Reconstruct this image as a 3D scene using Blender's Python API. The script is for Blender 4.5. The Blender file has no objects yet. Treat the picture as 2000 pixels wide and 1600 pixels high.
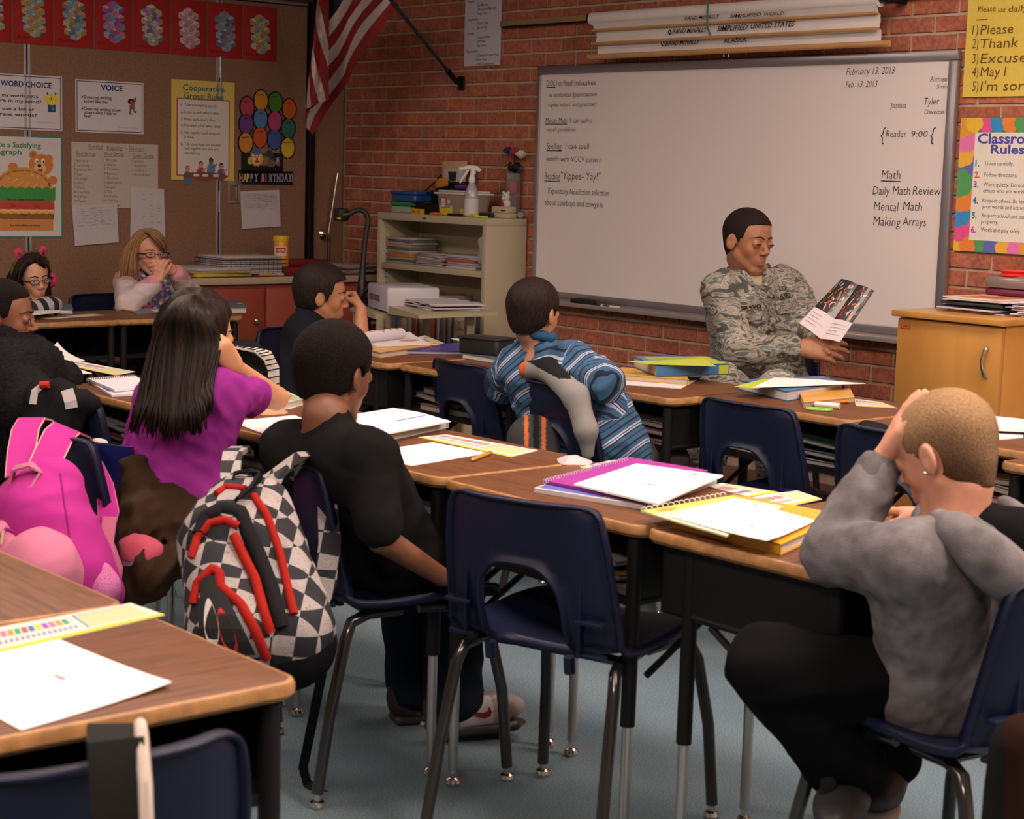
import bpy, bmesh, math, random
import numpy as np
from mathutils import Vector, Matrix, Euler
random.seed(7); np.random.seed(7)
SC = bpy.context.scene; COL = SC.collection; PI = math.pi
# ---------------------------------------------------------------- camera, world, lights, exposure
CAM = np.array([7.742, -5.36, 1.30]); FPX = 3468.0
_yaw, _pit, _rol = -.868355, .1331946, .0278625
_fw = np.array([math.sin(_yaw)*math.cos(_pit), math.cos(_yaw)*math.cos(_pit), -math.sin(_pit)])
_rt = np.array([math.cos(_yaw), -math.sin(_yaw), 0.0]); _up = np.cross(_rt, _fw)
_r2 = math.cos(_rol)*_rt + math.sin(_rol)*_up; _u2 = -math.sin(_rol)*_rt + math.cos(_rol)*_up
cd = bpy.data.cameras.new('camera'); cam = bpy.data.objects.new('camera', cd); COL.objects.link(cam)
cd.sensor_width = 36; cd.lens = FPX/2000*36; cd.clip_start = .05
cam.matrix_world = Matrix(((_r2[0], _u2[0], -_fw[0], CAM[0]), (_r2[1], _u2[1], -_fw[1], CAM[1]), (_r2[2], _u2[2], -_fw[2], CAM[2]), (0, 0, 0, 1)))
cd.dof.use_dof = True; cd.dof.focus_distance = 6.1; cd.dof.aperture_fstop = 10.0
SC.camera = cam
SC.view_settings.view_transform = 'Standard'; SC.view_settings.look = 'None'
SC.view_settings.gamma = 1; SC.view_settings.use_curve_mapping = False; SC.view_settings.exposure = 0.0
SC.render.film_transparent = False
w = bpy.data.worlds.new('world'); SC.world = w; w.use_nodes = True
w.node_tree.nodes['Background'].inputs[0].default_value = (.35, .33, .36, 1); w.node_tree.nodes['Background'].inputs[1].default_value = .10
LIGHTS = [(7.0, -3.0, 30), (7.0, -5.4, 30), (4.6, -3.2, 20), (4.6, -5.6, 18), (2.2, -3.0, 14), (2.2, -5.6, 12), (7.3, -1.4, 46), (4.6, -1.3, 13)]   # x, y, emission strength
# ---------------------------------------------------------------- helpers
def ray(px, py): return (px-1000)/FPX*_r2 - (py-800)/FPX*_u2 + _fw
def hit(px, py, ax, v):
 d = ray(px, py); return CAM + d*((v-CAM[ax])/d[ax])
def G(px, py, z): return hit(px, py, 2, z)          # point of the horizontal plane at height z
def WB(px, py, y=0.): return hit(px, py, 1, y)      # point of a plane parallel to the brick wall
def WL(px, py, x=0.): return hit(px, py, 0, x)      # point of a plane parallel to the partition wall
def PD(px, py, d): return CAM + ray(px, py)*d       # point at a distance into the room
def L(c):
 if isinstance(c, str):
  c = c.lstrip('#'); c = [int(c[i:i+2], 16)/255 for i in (0, 2, 4)]
 return tuple(v/12.92 if v <= .04045 else ((v+.055)/1.055)**2.4 for v in c[:3])
MATS = {}
def nodes(name):
 m = bpy.data.materials.new(name); m.use_nodes = True; nt = m.node_tree
 return m, nt, nt.nodes['Principled BSDF']
def mat(name, color=None, rough=.6, metal=0., bump=0., bscale=200., noise=0., nscale=20., spec=.5, coat=0., alpha=1., trans=0., sheen=0., stretch=None):
 """plain principled material; color None reads the face colour attribute"""
 if name in MATS: return MATS[name]
 m, nt, p = nodes(name); N, K = nt.nodes, nt.links
 p.inputs['Roughness'].default_value = rough; p.inputs['Metallic'].default_value = metal
 p.inputs['Specular IOR Level'].default_value = spec; p.inputs['Coat Weight'].default_value = coat
 p.inputs['Alpha'].default_value = alpha; p.inputs['Transmission Weight'].default_value = trans
 p.inputs['Sheen Weight'].default_value = sheen
 if color is None:
  a = N.new('ShaderNodeVertexColor'); a.layer_name = 'Col'; src = a.outputs[0]
 else:
  a = N.new('ShaderNodeRGB'); a.outputs[0].default_value = (*color, 1); src = a.outputs[0]
 tc = N.new('ShaderNodeTexCoord'); mp = N.new('ShaderNodeMapping'); K.new(tc.outputs['Object'], mp.inputs[0])
 if stretch: mp.inputs['Scale'].default_value = stretch
 if noise > 0:
  n = N.new('ShaderNodeTexNoise'); n.inputs['Scale'].default_value = nscale; n.inputs['Detail'].default_value = 5; K.new(mp.outputs[0], n.inputs[0])
  r = N.new('ShaderNodeMapRange'); r.inputs[1].default_value = .3; r.inputs[2].default_value = .7; r.inputs[3].default_value = 1-noise; r.inputs[4].default_value = 1+noise; K.new(n.outputs[0], r.inputs[0])
  x = N.new('ShaderNodeMix'); x.data_type = 'RGBA'; x.blend_type = 'MULTIPLY'; x.inputs[0].default_value = 1
  K.new(src, x.inputs[6]); K.new(r.outputs[0], x.inputs[7]); src = x.outputs[2]
 K.new(src, p.inputs['Base Color'])
 if bump > 0:
  n = N.new('ShaderNodeTexNoise'); n.inputs['Scale'].default_value = bscale; n.inputs['Detail'].default_value = 4; K.new(mp.outputs[0], n.inputs[0])
  b = N.new('ShaderNodeBump'); b.inputs['Strength'].default_value = bump; b.inputs['Distance'].default_value = .004; K.new(n.outputs[0], b.inputs['Height']); K.new(b.outputs[0], p.inputs['Normal'])
 MATS[name] = m; return m
def ramp(nt, src, stops, interp='LINEAR'):
 r = nt.nodes.new('ShaderNodeValToRGB'); r.color_ramp.interpolation = interp
 e = r.color_ramp.elements
 while len(e) < len(stops): e.new(.5)
 for i, (p, c) in enumerate(stops): e[i].position = p; e[i].color = (*c, 1)
 nt.links.new(src, r.inputs[0]); return r.outputs[0]
matte = lambda: mat('painted_matte', rough=.75, spec=.3)
paper = lambda: mat('paper', rough=.8, spec=.2, noise=.03, nscale=60)
plast = lambda: mat('plastic', rough=.35)
def metalm(): return mat('chrome', (.75, .73, .7), rough=.18, metal=1.)
def basis(d):
 d = Vector(d).normalized(); a = Vector((0, 0, 1)) if abs(d.z) < .9 else Vector((1, 0, 0))
 u = d.cross(a).normalized(); v = d.cross(u); return d, u, v
class MB:
 def __init__(s): s.v = []; s.f = []; s.c = []; s.m = []; s.M = None
 def add(s, vs, fs, c=(.5, .5, .5), m=0):
  o = len(s.v)
  if s.M is not None: vs = [s.M @ Vector(q) for q in vs]
  s.v += [tuple(q) for q in vs]; s.f += [tuple(i+o for i in f) for f in fs]; s.c += [c]*len(fs); s.m += [m]*len(fs); return s
 def box(s, a, b, c=(.5, .5, .5), m=0, M=None):
  x0, y0, z0 = a; x1, y1, z1 = b
  v = [Vector(q) for q in ((x0, y0, z0), (x1, y0, z0), (x1, y1, z0), (x0, y1, z0), (x0, y0, z1), (x1, y0, z1), (x1, y1, z1), (x0, y1, z1))]
  if M is not None: v = [M @ q for q in v]
  return s.add(v, [(0, 3, 2, 1), (4, 5, 6, 7), (0, 1, 5, 4), (1, 2, 6, 5), (2, 3, 7, 6), (3, 0, 4, 7)], c, m)
 def bbox(s, a, b, bv, c=(.5, .5, .5), m=0, M=None):   # box with chamfered edges
  lo = Vector(a); hi = Vector(b); pts = []; fs = []
  bmx = bmesh.new(); bmesh.ops.create_cube(bmx, size=1.0)
  for q in bmx.verts: q.co = Vector(((lo.x+hi.x)/2+q.co.x*(hi.x-lo.x), (lo.y+hi.y)/2+q.co.y*(hi.y-lo.y), (lo.z+hi.z)/2+q.co.z*(hi.z-lo.z)))
  bmesh.ops.bevel(bmx, geom=bmx.edges[:], offset=bv, segments=2, affect='EDGES', profile=.5)
  bmx.verts.index_update(); pts = [q.co.copy() for q in bmx.verts]; fs = [[q.index for q in f.verts] for f in bmx.faces]; bmx.free()
  if M is not None: pts = [M @ q for q in pts]
  return s.add(pts, fs, c, m)
 def tube(s, path, r, n=10, c=(.5, .5, .5), m=0, caps=True, flat=1.):
  path = [Vector(p) for p in path]; k = len(path); rs = r if hasattr(r, '__len__') else [r]*k
  t = [(path[min(i+1, k-1)]-path[max(i-1, 0)]).normalized() for i in range(k)]
  _, u, _ = basis(t[0]); vs = []
  for i in range(k):
   u = (u - t[i]*u.dot(t[i])).normalized(); v = t[i].cross(u)
   for j in range(n):
    a = 2*PI*j/n; vs.append(path[i]+u*math.cos(a)*rs[i]+v*math.sin(a)*rs[i]*flat)
  fs = [(i*n+j, i*n+(j+1) % n, (i+1)*n+(j+1) % n, (i+1)*n+j) for i in range(k-1) for j in range(n)]
  if caps: fs += [tuple(range(n-1, -1, -1)), tuple((k-1)*n+j for j in range(n))]
  return s.add(vs, fs, c, m)
 def ribbon(s, path, wdir, w_, th, c=(.5, .5, .5), m=0):   # flat strap: path with width vectors
  path = [Vector(p) for p in path]; k = len(path); vs = []
  for i in range(k):
   t = (path[min(i+1, k-1)]-path[max(i-1, 0)]).normalized()
   wd = Vector(wdir[i] if isinstance(wdir, list) else wdir); wd = (wd - t*wd.dot(t)).normalized(); nn = t.cross(wd)
   ww = w_[i] if hasattr(w_, '__len__') else w_
   for a, b in ((-1, -1), (1, -1), (1, 1), (-1, 1)): vs.append(path[i]+wd*a*ww/2+nn*b*th/2)
  fs = [(i*4+j, i*4+(j+1) % 4, (i+1)*4+(j+1) % 4, (i+1)*4+j) for i in range(k-1) for j in range(4)]
  fs += [(3, 2, 1, 0), tuple((k-1)*4+j for j in range(4))]
  return s.add(vs, fs, c, m)
 def lathe(s, prof, n=20, c=(.5, .5, .5), m=0, o=(0, 0, 0), ax=(0, 0, 1), sx=1., sy=1.):
  d, u, v = basis(ax); o = Vector(o); vs = []
  if abs(Vector(ax).normalized().z) > .99: u, v = Vector((1, 0, 0)), Vector((0, 1, 0))
  for r, h in prof:
   for j in range(n):
    a = 2*PI*j/n; vs.append(o+d*h+u*math.cos(a)*r*sx+v*math.sin(a)*r*sy)
  k = len(prof)
  fs = [(i*n+j, i*n+(j+1) % n, (i+1)*n+(j+1) % n, (i+1)*n+j) for i in range(k-1) for j in range(n)]
  fs += [tuple(range(n-1, -1, -1)), tuple((k-1)*n+j for j in range(n))]
  return s.add(vs, fs, c, m)
 def ell(s, o, r, n=12, c=(.5, .5, .5), m=0, M=None):
  prof = [(math.sin(PI*i/n), -math.cos(PI*i/n)) for i in range(1, n)]
  vs = []; nn = n*2
  for a, h in prof:
   for j in range(nn): vs.append(Vector((a*math.cos(2*PI*j/nn)*r[0], a*math.sin(2*PI*j/nn)*r[1], h*r[2])))
  vs += [Vector((0, 0, -r[2])), Vector((0, 0, r[2]))]; k = n-1; b = k*nn
  fs = [(i*nn+j, i*nn+(j+1) % nn, (i+1)*nn+(j+1) % nn, (i+1)*nn+j) for i in range(k-1) for j in range(nn)]
  fs += [(b, (j+1) % nn, j) for j in range(nn)] + [(b+1, (k-1)*nn+j, (k-1)*nn+(j+1) % nn) for j in range(nn)]
  if M is not None: vs = [M @ q for q in vs]
  return s.add([q+Vector(o) for q in vs], fs, c, m)
 def slab(s, w_, d, z0, z1, r=.03, bv=.004, c=(.5, .5, .5), m=0, me=None, x0=0, y0=0, n=6, ce=None):   # rounded rectangular board
  def loop(ins, z):
   o = []
   for cx, cy, a0 in ((w_/2-r, d/2-r, 0), (-w_/2+r, d/2-r, PI/2), (-w_/2+r, -d/2+r, PI), (w_/2-r, -d/2+r, 1.5*PI)):
    for j in range(n+1):
     a = a0+PI/2*j/n; q = max(r-ins, .0005); o.append((x0+cx+math.cos(a)*q, y0+cy+math.sin(a)*q, z))
   return o
  k = 4*(n+1); vs = loop(bv, z0)+loop(0, z0+bv)+loop(0, z1-bv)+loop(bv*.4, z1-bv*.2)+loop(bv*1.2, z1)
  side = [(i*k+j, i*k+(j+1) % k, (i+1)*k+(j+1) % k, (i+1)*k+j) for i in range(4) for j in range(k)]
  s.add(vs, side, ce or c, m if me is None else me); o = len(s.v)-len(vs)
  s.f += [tuple(o+j for j in range(k-1, -1, -1)), tuple(o+4*k+j for j in range(k))]; s.c += [ce or c, c]; s.m += [m if me is None else me, m]
  return s
 def poly(s, pts, z=0., c=(.5, .5, .5), m=0):          # flat print shape in the local x,y plane
  return s.add([(p[0], p[1], z) for p in pts], [tuple(range(len(pts)))], c, m)
 def disc(s, x, y, rx, ry, z=0., c=(.5, .5, .5), n=18, m=0, rot=0.):
  return s.poly([(x+math.cos(a)*rx*math.cos(rot)-math.sin(a)*ry*math.sin(rot), y+math.cos(a)*rx*math.sin(rot)+math.sin(a)*ry*math.cos(rot)) for a in (2*PI*i/n for i in range(n))], z, c, m)
 def rect(s, x0, y0, x1, y1, z=0., c=(.5, .5, .5), m=0): return s.poly([(x0, y0), (x1, y0), (x1, y1), (x0, y1)], z, c, m)
 def line(s, pts, wd, z=0., c=(.02, .02, .02), m=0):    # flat stroke
  for (a, b) in zip(pts[:-1], pts[1:]):
   d = Vector((b[0]-a[0], b[1]-a[1])); l = d.length or 1e-6; d /= l; nrm = Vector((-d.y, d.x))*wd/2; e = d*wd*.3
   s.poly([(a[0]-e.x+nrm.x, a[1]-e.y+nrm.y), (a[0]-e.x-nrm.x, a[1]-e.y-nrm.y), (b[0]+e.x-nrm.x, b[1]+e.y-nrm.y), (b[0]+e.x+nrm.x, b[1]+e.y+nrm.y)], z, c, m)
  return s
 def mesh(s, name, mats=None, smooth=35):
  me = bpy.data.meshes.new(name); me.from_pydata(s.v, [], s.f); me.update()
  for q in (mats or [matte()]): me.materials.append(q)
  me.polygons.foreach_set('material_index', s.m)
  ca = me.color_attributes.new('Col', 'FLOAT_COLOR', 'CORNER')
  cnt = [len(f) for f in s.f]; arr = np.repeat(np.array([(*c[:3], 1.) for c in s.c], dtype=np.float32), cnt, axis=0)
  ca.data.foreach_set('color', arr.ravel())
  if smooth:
   me.polygons.foreach_set('use_smooth', [True]*len(s.f))
   try: me.set_sharp_from_angle(angle=math.radians(smooth))
   except Exception: pass
  return me
 def build(s, name, mats=None, parent=None, smooth=35, label=None):
  o = bpy.data.objects.new(name, s.mesh(name, mats, smooth)); COL.objects.link(o)
  if parent: o.parent = parent
  if label: o['label'] = label
  return o
def tag(o, label, cat, group=None, kind=None):
 if label: o['label'] = label
 if cat: o['category'] = cat
 if group: o['group'] = group
 if kind: o['kind'] = kind
 return o
def thing(name, label, cat, loc=(0, 0, 0), rz=0., group=None):
 o = bpy.data.objects.new(name, None); COL.objects.link(o); o.empty_display_size = .1
 o.location = Vector(loc); o.rotation_euler = (0, 0, rz); return tag(o, label, cat, group)
def framed(name, label, cat, o, xd, yd, group=None):     # Empty whose local x, y, z are a surface's right, up and normal
 e = bpy.data.objects.new(name, None); COL.objects.link(e); e.empty_display_size = .1
 x = Vector(xd).normalized(); y = Vector(yd); y = (y-x*y.dot(x)).normalized(); z = x.cross(y)
 m = Matrix((x, y, z)).transposed().to_4x4(); m.translation = Vector(o); e.matrix_world = m
 return tag(e, label, cat, group)
def on_brick(name, label, cat, x, z, group=None, y=-.0085): return framed(name, label, cat, (x, y, z), (1, 0, 0), (0, 0, 1), group)
def on_part(name, label, cat, y, z, group=None, x=.002): return framed(name, label, cat, (x, y, z), (0, 1, 0), (0, 0, 1), group)
def dup(root, loc=None, rz=None, label=None, group=None):
 r = root.copy(); COL.objects.link(r)
 if loc is not None: r.location = Vector(loc)
 if rz is not None: r.rotation_euler = (0, 0, rz)
 if label: r['label'] = label
 if group: r['group'] = group
 def rec(a, b):
  for ch in list(a.children):
   c = ch.copy(); COL.objects.link(c); c.parent = b; rec(ch, c)
 rec(root, r); return r
def struct(name, mb, mats=None, smooth=0):
 o = mb.build(name, mats, None, smooth); o['kind'] = 'structure'; return o
# text: list of (string, x, y, size[, opts]) -> flat letters in the local x,y plane
_tc = {}
def glyphs(st, shear=0., off=0., font_res=2):
 key = (st, shear, off)
 if key not in _tc:
  cu = bpy.data.curves.new('t', 'FONT'); cu.body = st; cu.size = 1; cu.shear = shear; cu.offset = off; cu.resolution_u = font_res; cu.fill_mode = 'FRONT'
  ob = bpy.data.objects.new('t', cu); COL.objects.link(ob)
  dg = bpy.context.evaluated_depsgraph_get(); me = ob.evaluated_get(dg).to_mesh()
  vs = [tuple(v.co) for v in me.vertices]; fs = [tuple(p.vertices) for p in me.polygons]
  ob.evaluated_get(dg).to_mesh_clear(); bpy.data.objects.remove(ob); bpy.data.curves.remove(cu); _tc[key] = (vs, fs)
 return _tc[key]
def text(mb, st, x, y, size, c=(.02, .02, .02), z=.0012, shear=0., off=0., sx=1., rot=0., width=None, align='l', jit=0.):
 vs, fs = glyphs(st, shear, off)
 if not vs: return
 x0 = min(v[0] for v in vs); x1 = max(v[0] for v in vs)
 if width: sx = width/((x1-x0)*size)
 ox = {'l': x0, 'c': (x0+x1)/2, 'r': x1}[align]; cr, sr = math.cos(rot), math.sin(rot); out = []
 for a, b, _ in vs:
  u = (a-ox)*size*sx; v = b*size + (jit*math.sin(u*70/size*.05)*size if jit else 0)
  out.append((x+u*cr-v*sr, y+u*sr+v*cr, z))
 # make the letters face up
 n = 0.
 for f in fs[:8]:
  p = [out[i] for i in f[:3]]; n += (p[1][0]-p[0][0])*(p[2][1]-p[0][1])-(p[2][0]-p[0][0])*(p[1][1]-p[0][1])
 if n < 0: fs = [f[::-1] for f in fs]
 mb.add(out, fs, c)
def lines(mb, x, y, w_, n, dy, c=(.25, .25, .28), th=.0012, z=.0011, seed=0, words=True):   # rows of print too small to read
 rr = random.Random(seed)
 for i in range(n):
  u = x; end = x+w_*(rr.uniform(.75, 1) if i % 4 != 3 else rr.uniform(.3, .6))
  while u < end:
   l = rr.uniform(.006, .02)*(w_/.16 if w_ > .05 else .5); v = min(u+l, end); mb.rect(u, y-i*dy, v, y-i*dy+th, z, c); u = v+.003
BLACK = (.012, .012, .013); WHITE = (.8, .79, .77)
# ---------------------------------------------------------------- room
RX, RY, RZ = 9.3, -8.2, 2.62
m, nt, p = nodes('carpet'); MATS['carpet'] = m
tc = nt.nodes.new('ShaderNodeTexCoord'); n1 = nt.nodes.new('ShaderNodeTexNoise'); n1.inputs['Scale'].default_value = 260; n1.inputs['Detail'].default_value = 4
n2 = nt.nodes.new('ShaderNodeTexNoise'); n2.inputs['Scale'].default_value = 3
nt.links.new(tc.outputs['Object'], n1.inputs[0]); nt.links.new(tc.outputs['Object'], n2.inputs[0])
c1 = ramp(nt, n1.outputs[0], [(.3, (.075, .115, .145)), (.5, (.135, .19, .225)), (.72, (.22, .28, .31))])
c2 = ramp(nt, n2.outputs[0], [(.3, (.85, .87, .9)), (.7, (1.05, 1.05, 1.02))])
mx = nt.nodes.new('ShaderNodeMix'); mx.data_type = 'RGBA'; mx.blend_type = 'MULTIPLY'; mx.inputs[0].default_value = 1
nt.links.new(c1, mx.inputs[6]); nt.links.new(c2, mx.inputs[7]); nt.links.new(mx.outputs[2], p.inputs['Base Color']); p.inputs['Roughness'].default_value = .95
p.inputs['Specular IOR Level'].default_value = .15
bp = nt.nodes.new('ShaderNodeBump'); bp.inputs['Strength'].default_value = .6; bp.inputs['Distance'].default_value = .004; nt.links.new(n1.outputs[0], bp.inputs['Height']); nt.links.new(bp.outputs[0], p.inputs['Normal'])
struct('floor', MB().box((-.3, RY-.2, -.15), (RX+.2, .35, 0)), [m])
struct('ceiling', MB().box((-.3, RY-.2, RZ), (RX+.2, .35, RZ+.12)), [mat('ceiling_tile', (.42, .40, .37), rough=.9, bump=.3, bscale=60)])
struct('wall_right', MB().box((RX, RY-.2, 0), (RX+.15, .35, RZ)), [mat('wall_paint', (.30, .27, .23), rough=.85)])
struct('wall_front', MB().box((-.3, RY-.2, 0), (RX, RY, RZ)), [MATS['wall_paint']])
# brick wall: mortar core plus single bricks
mortar = mat('mortar', (.50, .38, .28), rough=.95, bump=.7, bscale=180, noise=.2, nscale=14)
wb = struct('wall_back', MB().box((-.15, .0035, 0), (RX, .3, RZ)), [mortar])
m, nt, p = nodes('brick'); MATS['brick'] = m; N, K = nt.nodes, nt.links
oi = N.new('ShaderNodeObjectInfo'); ac = N.new('ShaderNodeVertexColor'); ac.layer_name = 'Col'
geo = N.new('ShaderNodeNewGeometry'); n1 = N.new('ShaderNodeTexNoise'); n1.inputs['Scale'].default_value = 60; n1.inputs['Detail'].default_value = 6; K.new(geo.outputs['Position'], n1.inputs[0])
ad = N.new('ShaderNodeMath'); ad.operation = 'ADD'; K.new(oi.outputs['Random'], ad.inputs[0]); sep = N.new('ShaderNodeSeparateColor'); K.new(ac.outputs[0], sep.inputs[0]); K.new(sep.outputs[0], ad.inputs[1])
fr = N.new('ShaderNodeMath'); fr.operation = 'FRACT'; K.new(ad.outputs[0], fr.inputs[0])
c1 = ramp(nt, fr.outputs[0], [(0, (.40, .125, .070)), (.35, (.47, .155, .092)), (.7, (.42, .150, .100)), (1, (.52, .165, .085))])
c2 = ramp(nt, n1.outputs[0], [(.3, (.72, .68, .66)), (.55, (1, 1, 1)), (.8, (1.25, 1.3, 1.35))])
n3 = N.new('ShaderNodeTexNoise'); n3.inputs['Scale'].default_value = 11; K.new(geo.outputs['Position'], n3.inputs[0])
c3 = ramp(nt, n3.outputs[0], [(.35, (.8, .82, .85)), (.6, (1.06, 1.04, 1))])
mx = N.new('ShaderNodeMix'); mx.data_type = 'RGBA'; mx.blend_type = 'MULTIPLY'; mx.inputs[0].default_value = 1; K.new(c1, mx.inputs[6]); K.new(c2, mx.inputs[7])
my = N.new('ShaderNodeMix'); my.data_type = 'RGBA'; my.blend_type = 'MULTIPLY'; my.inputs[0].default_value = 1; K.new(mx.outputs[2], my.inputs[6]); K.new(c3, my.inputs[7])
K.new(my.outputs[2], p.inputs['Base Color']); p.inputs['Roughness'].default_value = .8; p.inputs['Specular IOR Level'].default_value = .3
bp = N.new('ShaderNodeBump'); bp.inputs['Strength'].default_value = .7; bp.inputs['Distance'].default_value = .003; K.new(n1.outputs[0], bp.inputs['Height']); K.new(bp.outputs[0], p.inputs['Normal'])
BW, BH, ZB = .2032, .0646, .13        # brick module; top of the base band
def brick_mb(L_, sd):
 rr = random.Random(sd); mb = MB(); w_ = L_-.0115; h = BH-.0105; j = lambda a: rr.uniform(-a, a)
 f = .0025
 a = [(-w_/2, .004, -h/2), (w_/2, .004, -h/2), (w_/2, .004, h/2), (-w_/2, .004, h/2)]
 b = [(-w_/2+j(.001), -.0005, -h/2+j(.001)), (w_/2+j(.001), -.0005, -h/2+j(.001)), (w_/2+j(.001), -.0005, h/2+j(.001)), (-w_/2+j(.001), -.0005, h/2+j(.001))]
 c = [(q[0]*(1-2*f/w_), -.0035+j(.0005), q[2]*(1-2*f/h)) for q in b]
 return mb.add(a+b+c, [(i, (i+1) % 4, 4+(i+1) % 4, 4+i) for i in range(4)]+[(4+i, 4+(i+1) % 4, 8+(i+1) % 4, 8+i) for i in range(4)]+[(8, 9, 10, 11)], (0, 0, 0))
bm_meshes = [brick_mb(BW, i).mesh('brick', [m], 0) for i in range(6)]
half = [brick_mb(BW/2, 20+i).mesh('brick', [m], 0) for i in range(2)]
far = MB(); cand = []
x_off = .0155; z_ref = 1.4484 % BH
nrow = int((RZ-ZB)/BH)+1
z_start = ZB
# one bed joint sits at z = 1.4484 (left of the white board); the courses are laid out from it
zj = 1.4484
while zj-BH > ZB-.02: zj -= BH
k = 0; z = zj
row_ref = round((1.4484-zj)/BH)-1
while z < RZ-.02:
 zc = z+BH/2; par = (round((z-zj)/BH)-row_ref) % 2
 x = .1538-2*BW + (BW/2 if par else 0)
 while x < RX:
  x0, x1 = max(x, .004), min(x+BW, RX)
  if x1-x0 > .03:
   L_ = x1-x0; xc = (x0+x1)/2
   P = np.array([xc, 0, zc])-CAM; dz = P@_fw; u = 1000+FPX*(P@_r2)/dz; v = 800-FPX*(P@_u2)/dz
   vis = -30 < u < 2030 and -20 < v < 1000 and not (1.60 < xc < 3.80 and .76 < zc < 1.74) and not (1.93 < xc < 3.45 and zc > 1.83) and not (.02 < xc < .70 and zc < .74) and not (.82 < xc < 1.5 and zc < 1.03) and not (xc > 4.0 and zc < .83)
   cand.append((vis, dz, xc, zc, L_))
  x += BW
 z += BH; k += 1
cand.sort(key=lambda q: (not q[0], q[1]))
nfull = 0
for i, (vis, dz, xc, zc, L_) in enumerate(cand):
 if vis and nfull < 300 and L_ > BW-.002:
  o = bpy.data.objects.new('brick', random.choice(bm_meshes)); COL.objects.link(o); o.location = (xc, 0, zc); o.parent = wb; nfull += 1
 else:
  b = brick_mb(L_, i); far.M = Matrix.Translation((xc, 0, zc)); rnd = random.random()
  far.add([Vector(q) for q in b.v], b.f, (rnd, 0, 0)); far.M = None
fo = far.build('bricks', [m], wb, 0); fo['kind'] = 'stuff'
o = struct('baseboard_back', MB().bbox((0, -.012, 0), (RX, .008, .125), .004), [mat('base_wood', (.20, .10, .055), rough=.5, noise=.2, nscale=8, stretch=(1, 8, 12))])
# partition wall on the left: fabric panels between metal edge strips
fab = mat('partition_fabric', (.29, .165, .105), rough=.95, bump=.9, bscale=330, noise=.16, nscale=90, spec=.1)
alu = mat('aluminium_strip', (.42, .41, .40), rough=.4, metal=.6)
wl = struct('wall_left', MB().box((-.25, RY, 0), (-.03, .0, RZ)), [mat('partition_core', (.10, .08, .07), rough=.9)])
ys = [-.006, -.212, -.756, -1.764, -2.77, -3.78, -4.8, -5.8, -6.8, RY+.02]
for i, (a, b) in enumerate(zip(ys[:-1], ys[1:])):
 top = RZ-.02 if i == 0 else 2.10
 g0 = .004 if i == 0 else .012
 MB().bbox((-.03, b+(.012 if i else .004), .02), (0, a-g0 if i != 1 else a-.03, top), .003).build('panel', [fab], wl, 0)
blackm = mat('black_frame', (.006, .006, .0065), rough=.5, spec=.25)
def trim(name, mb, mats):
 o = struct(name, mb, mats); return o
trim('trim_1', MB().bbox((-.01, -.238, .0), (.03, -.205, 2.16), .004), [blackm])
trim('trim_2', MB().bbox((-.02, RY+.05, 2.105), (.012, -.245, 2.155), .003).bbox((-.02, RY+.05, 2.155), (.03, -.205, 2.20), .003, m=1), [alu, blackm])
strips = MB()
for i, y in enumerate((-.756, -1.764, -2.77, -3.78, -4.8)):
 for s_ in (-1, 1): strips.bbox((-.01, y+s_*.010-.006, .02), (.004, y+s_*.010+.006, 2.10), .0015)
 if i % 2 == 0:
  for z in (.62, 1.06, 1.72): strips.tube([(.008, y, z), (.008, y, z+.10)], .006, 8)
trim('trim_3', strips, [alu])
struct('trim_4', MB().box((.0, RY+.05, RZ-.5), (.05, -.24, RZ)), [mat('soffit', (.035, .03, .028), rough=.7)])
# ceiling lights: troffers with a glowing diffuser
def emis(name, strength):
 m, nt, p = nodes(name); p.inputs['Base Color'].default_value = (.8, .8, .8, 1); p.inputs['Emission Color'].default_value = (1, .785, .67, 1); p.inputs['Emission Strength'].default_value = strength; return m
for (x, y, s_), q_ in zip(LIGHTS, ('over the turned desk of the hoodie boy', 'above the camera on the right', 'over the middle of the middle row', 'above the lower left corner desk', 'over the desks by the partition wall', 'farthest back on the left', 'nearest the wooden cabinet and whiteboard corner', 'over the front row before the whiteboard')):
 t = thing('ceiling_light', 'recessed fluorescent ceiling light '+q_, 'ceiling light', (x, y, RZ), 0, 'ceiling lights')
 MB().box((-.63, -.33, -.012), (.63, -.30, 0)).box((-.63, .30, -.012), (.63, .33, 0)).box((-.63, -.3, -.012), (-.60, .3, 0)).box((.60, -.3, -.012), (.63, .3, 0)).build('frame', [alu], t)
 MB().box((-.6, -.3, -.008), (.6, .3, -.002)).build('diffuser', [emis('diffuser_%d' % s_, s_)], t)
# ---------------------------------------------------------------- things on the brick wall
# white board
x0, x1, zt, zb = 1.560, 3.842, 1.773, .748
t = on_brick('whiteboard', 'large whiteboard with grey aluminium frame and handwritten lessons on the brick wall', 'whiteboard', 0, 0)
wbm = mat('whiteboard_enamel', (.78, .71, .69), rough=.42, coat=.15)
MB().box((x0+.02, zb+.02, .004), (x1-.02, zt-.02, .016)).build('board', [wbm], t)
fr = MB(); fw_ = .036
for a, b in (((x0, zt-fw_, 0), (x1, zt, .026)), ((x0, zb+.021, 0), (x0+.022, zt-fw_-.0005, .026)), ((x1-fw_, zb+.021, 0), (x1, zt-fw_-.0005, .026)), ((x0, zb-.01, 0), (x1, zb+.02, .020))): fr.bbox(a, b, .004)
fr.build('frame', [mat('board_frame', (.36, .34, .37), rough=.35, metal=.7)], t)
MB().bbox((x0+.01, zb-.036, 0), (x1-.01, zb-.030, .075), .002).bbox((x0+.01, zb-.036, .068), (x1-.01, zb-.018, .078), .002).bbox((x0+.01, zb-.030, 0), (x1-.01, zb+.0, .012), .002).build('marker_tray', [mat('tray_metal', (.50, .46, .45), rough=.35, metal=.6)], t)
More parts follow.
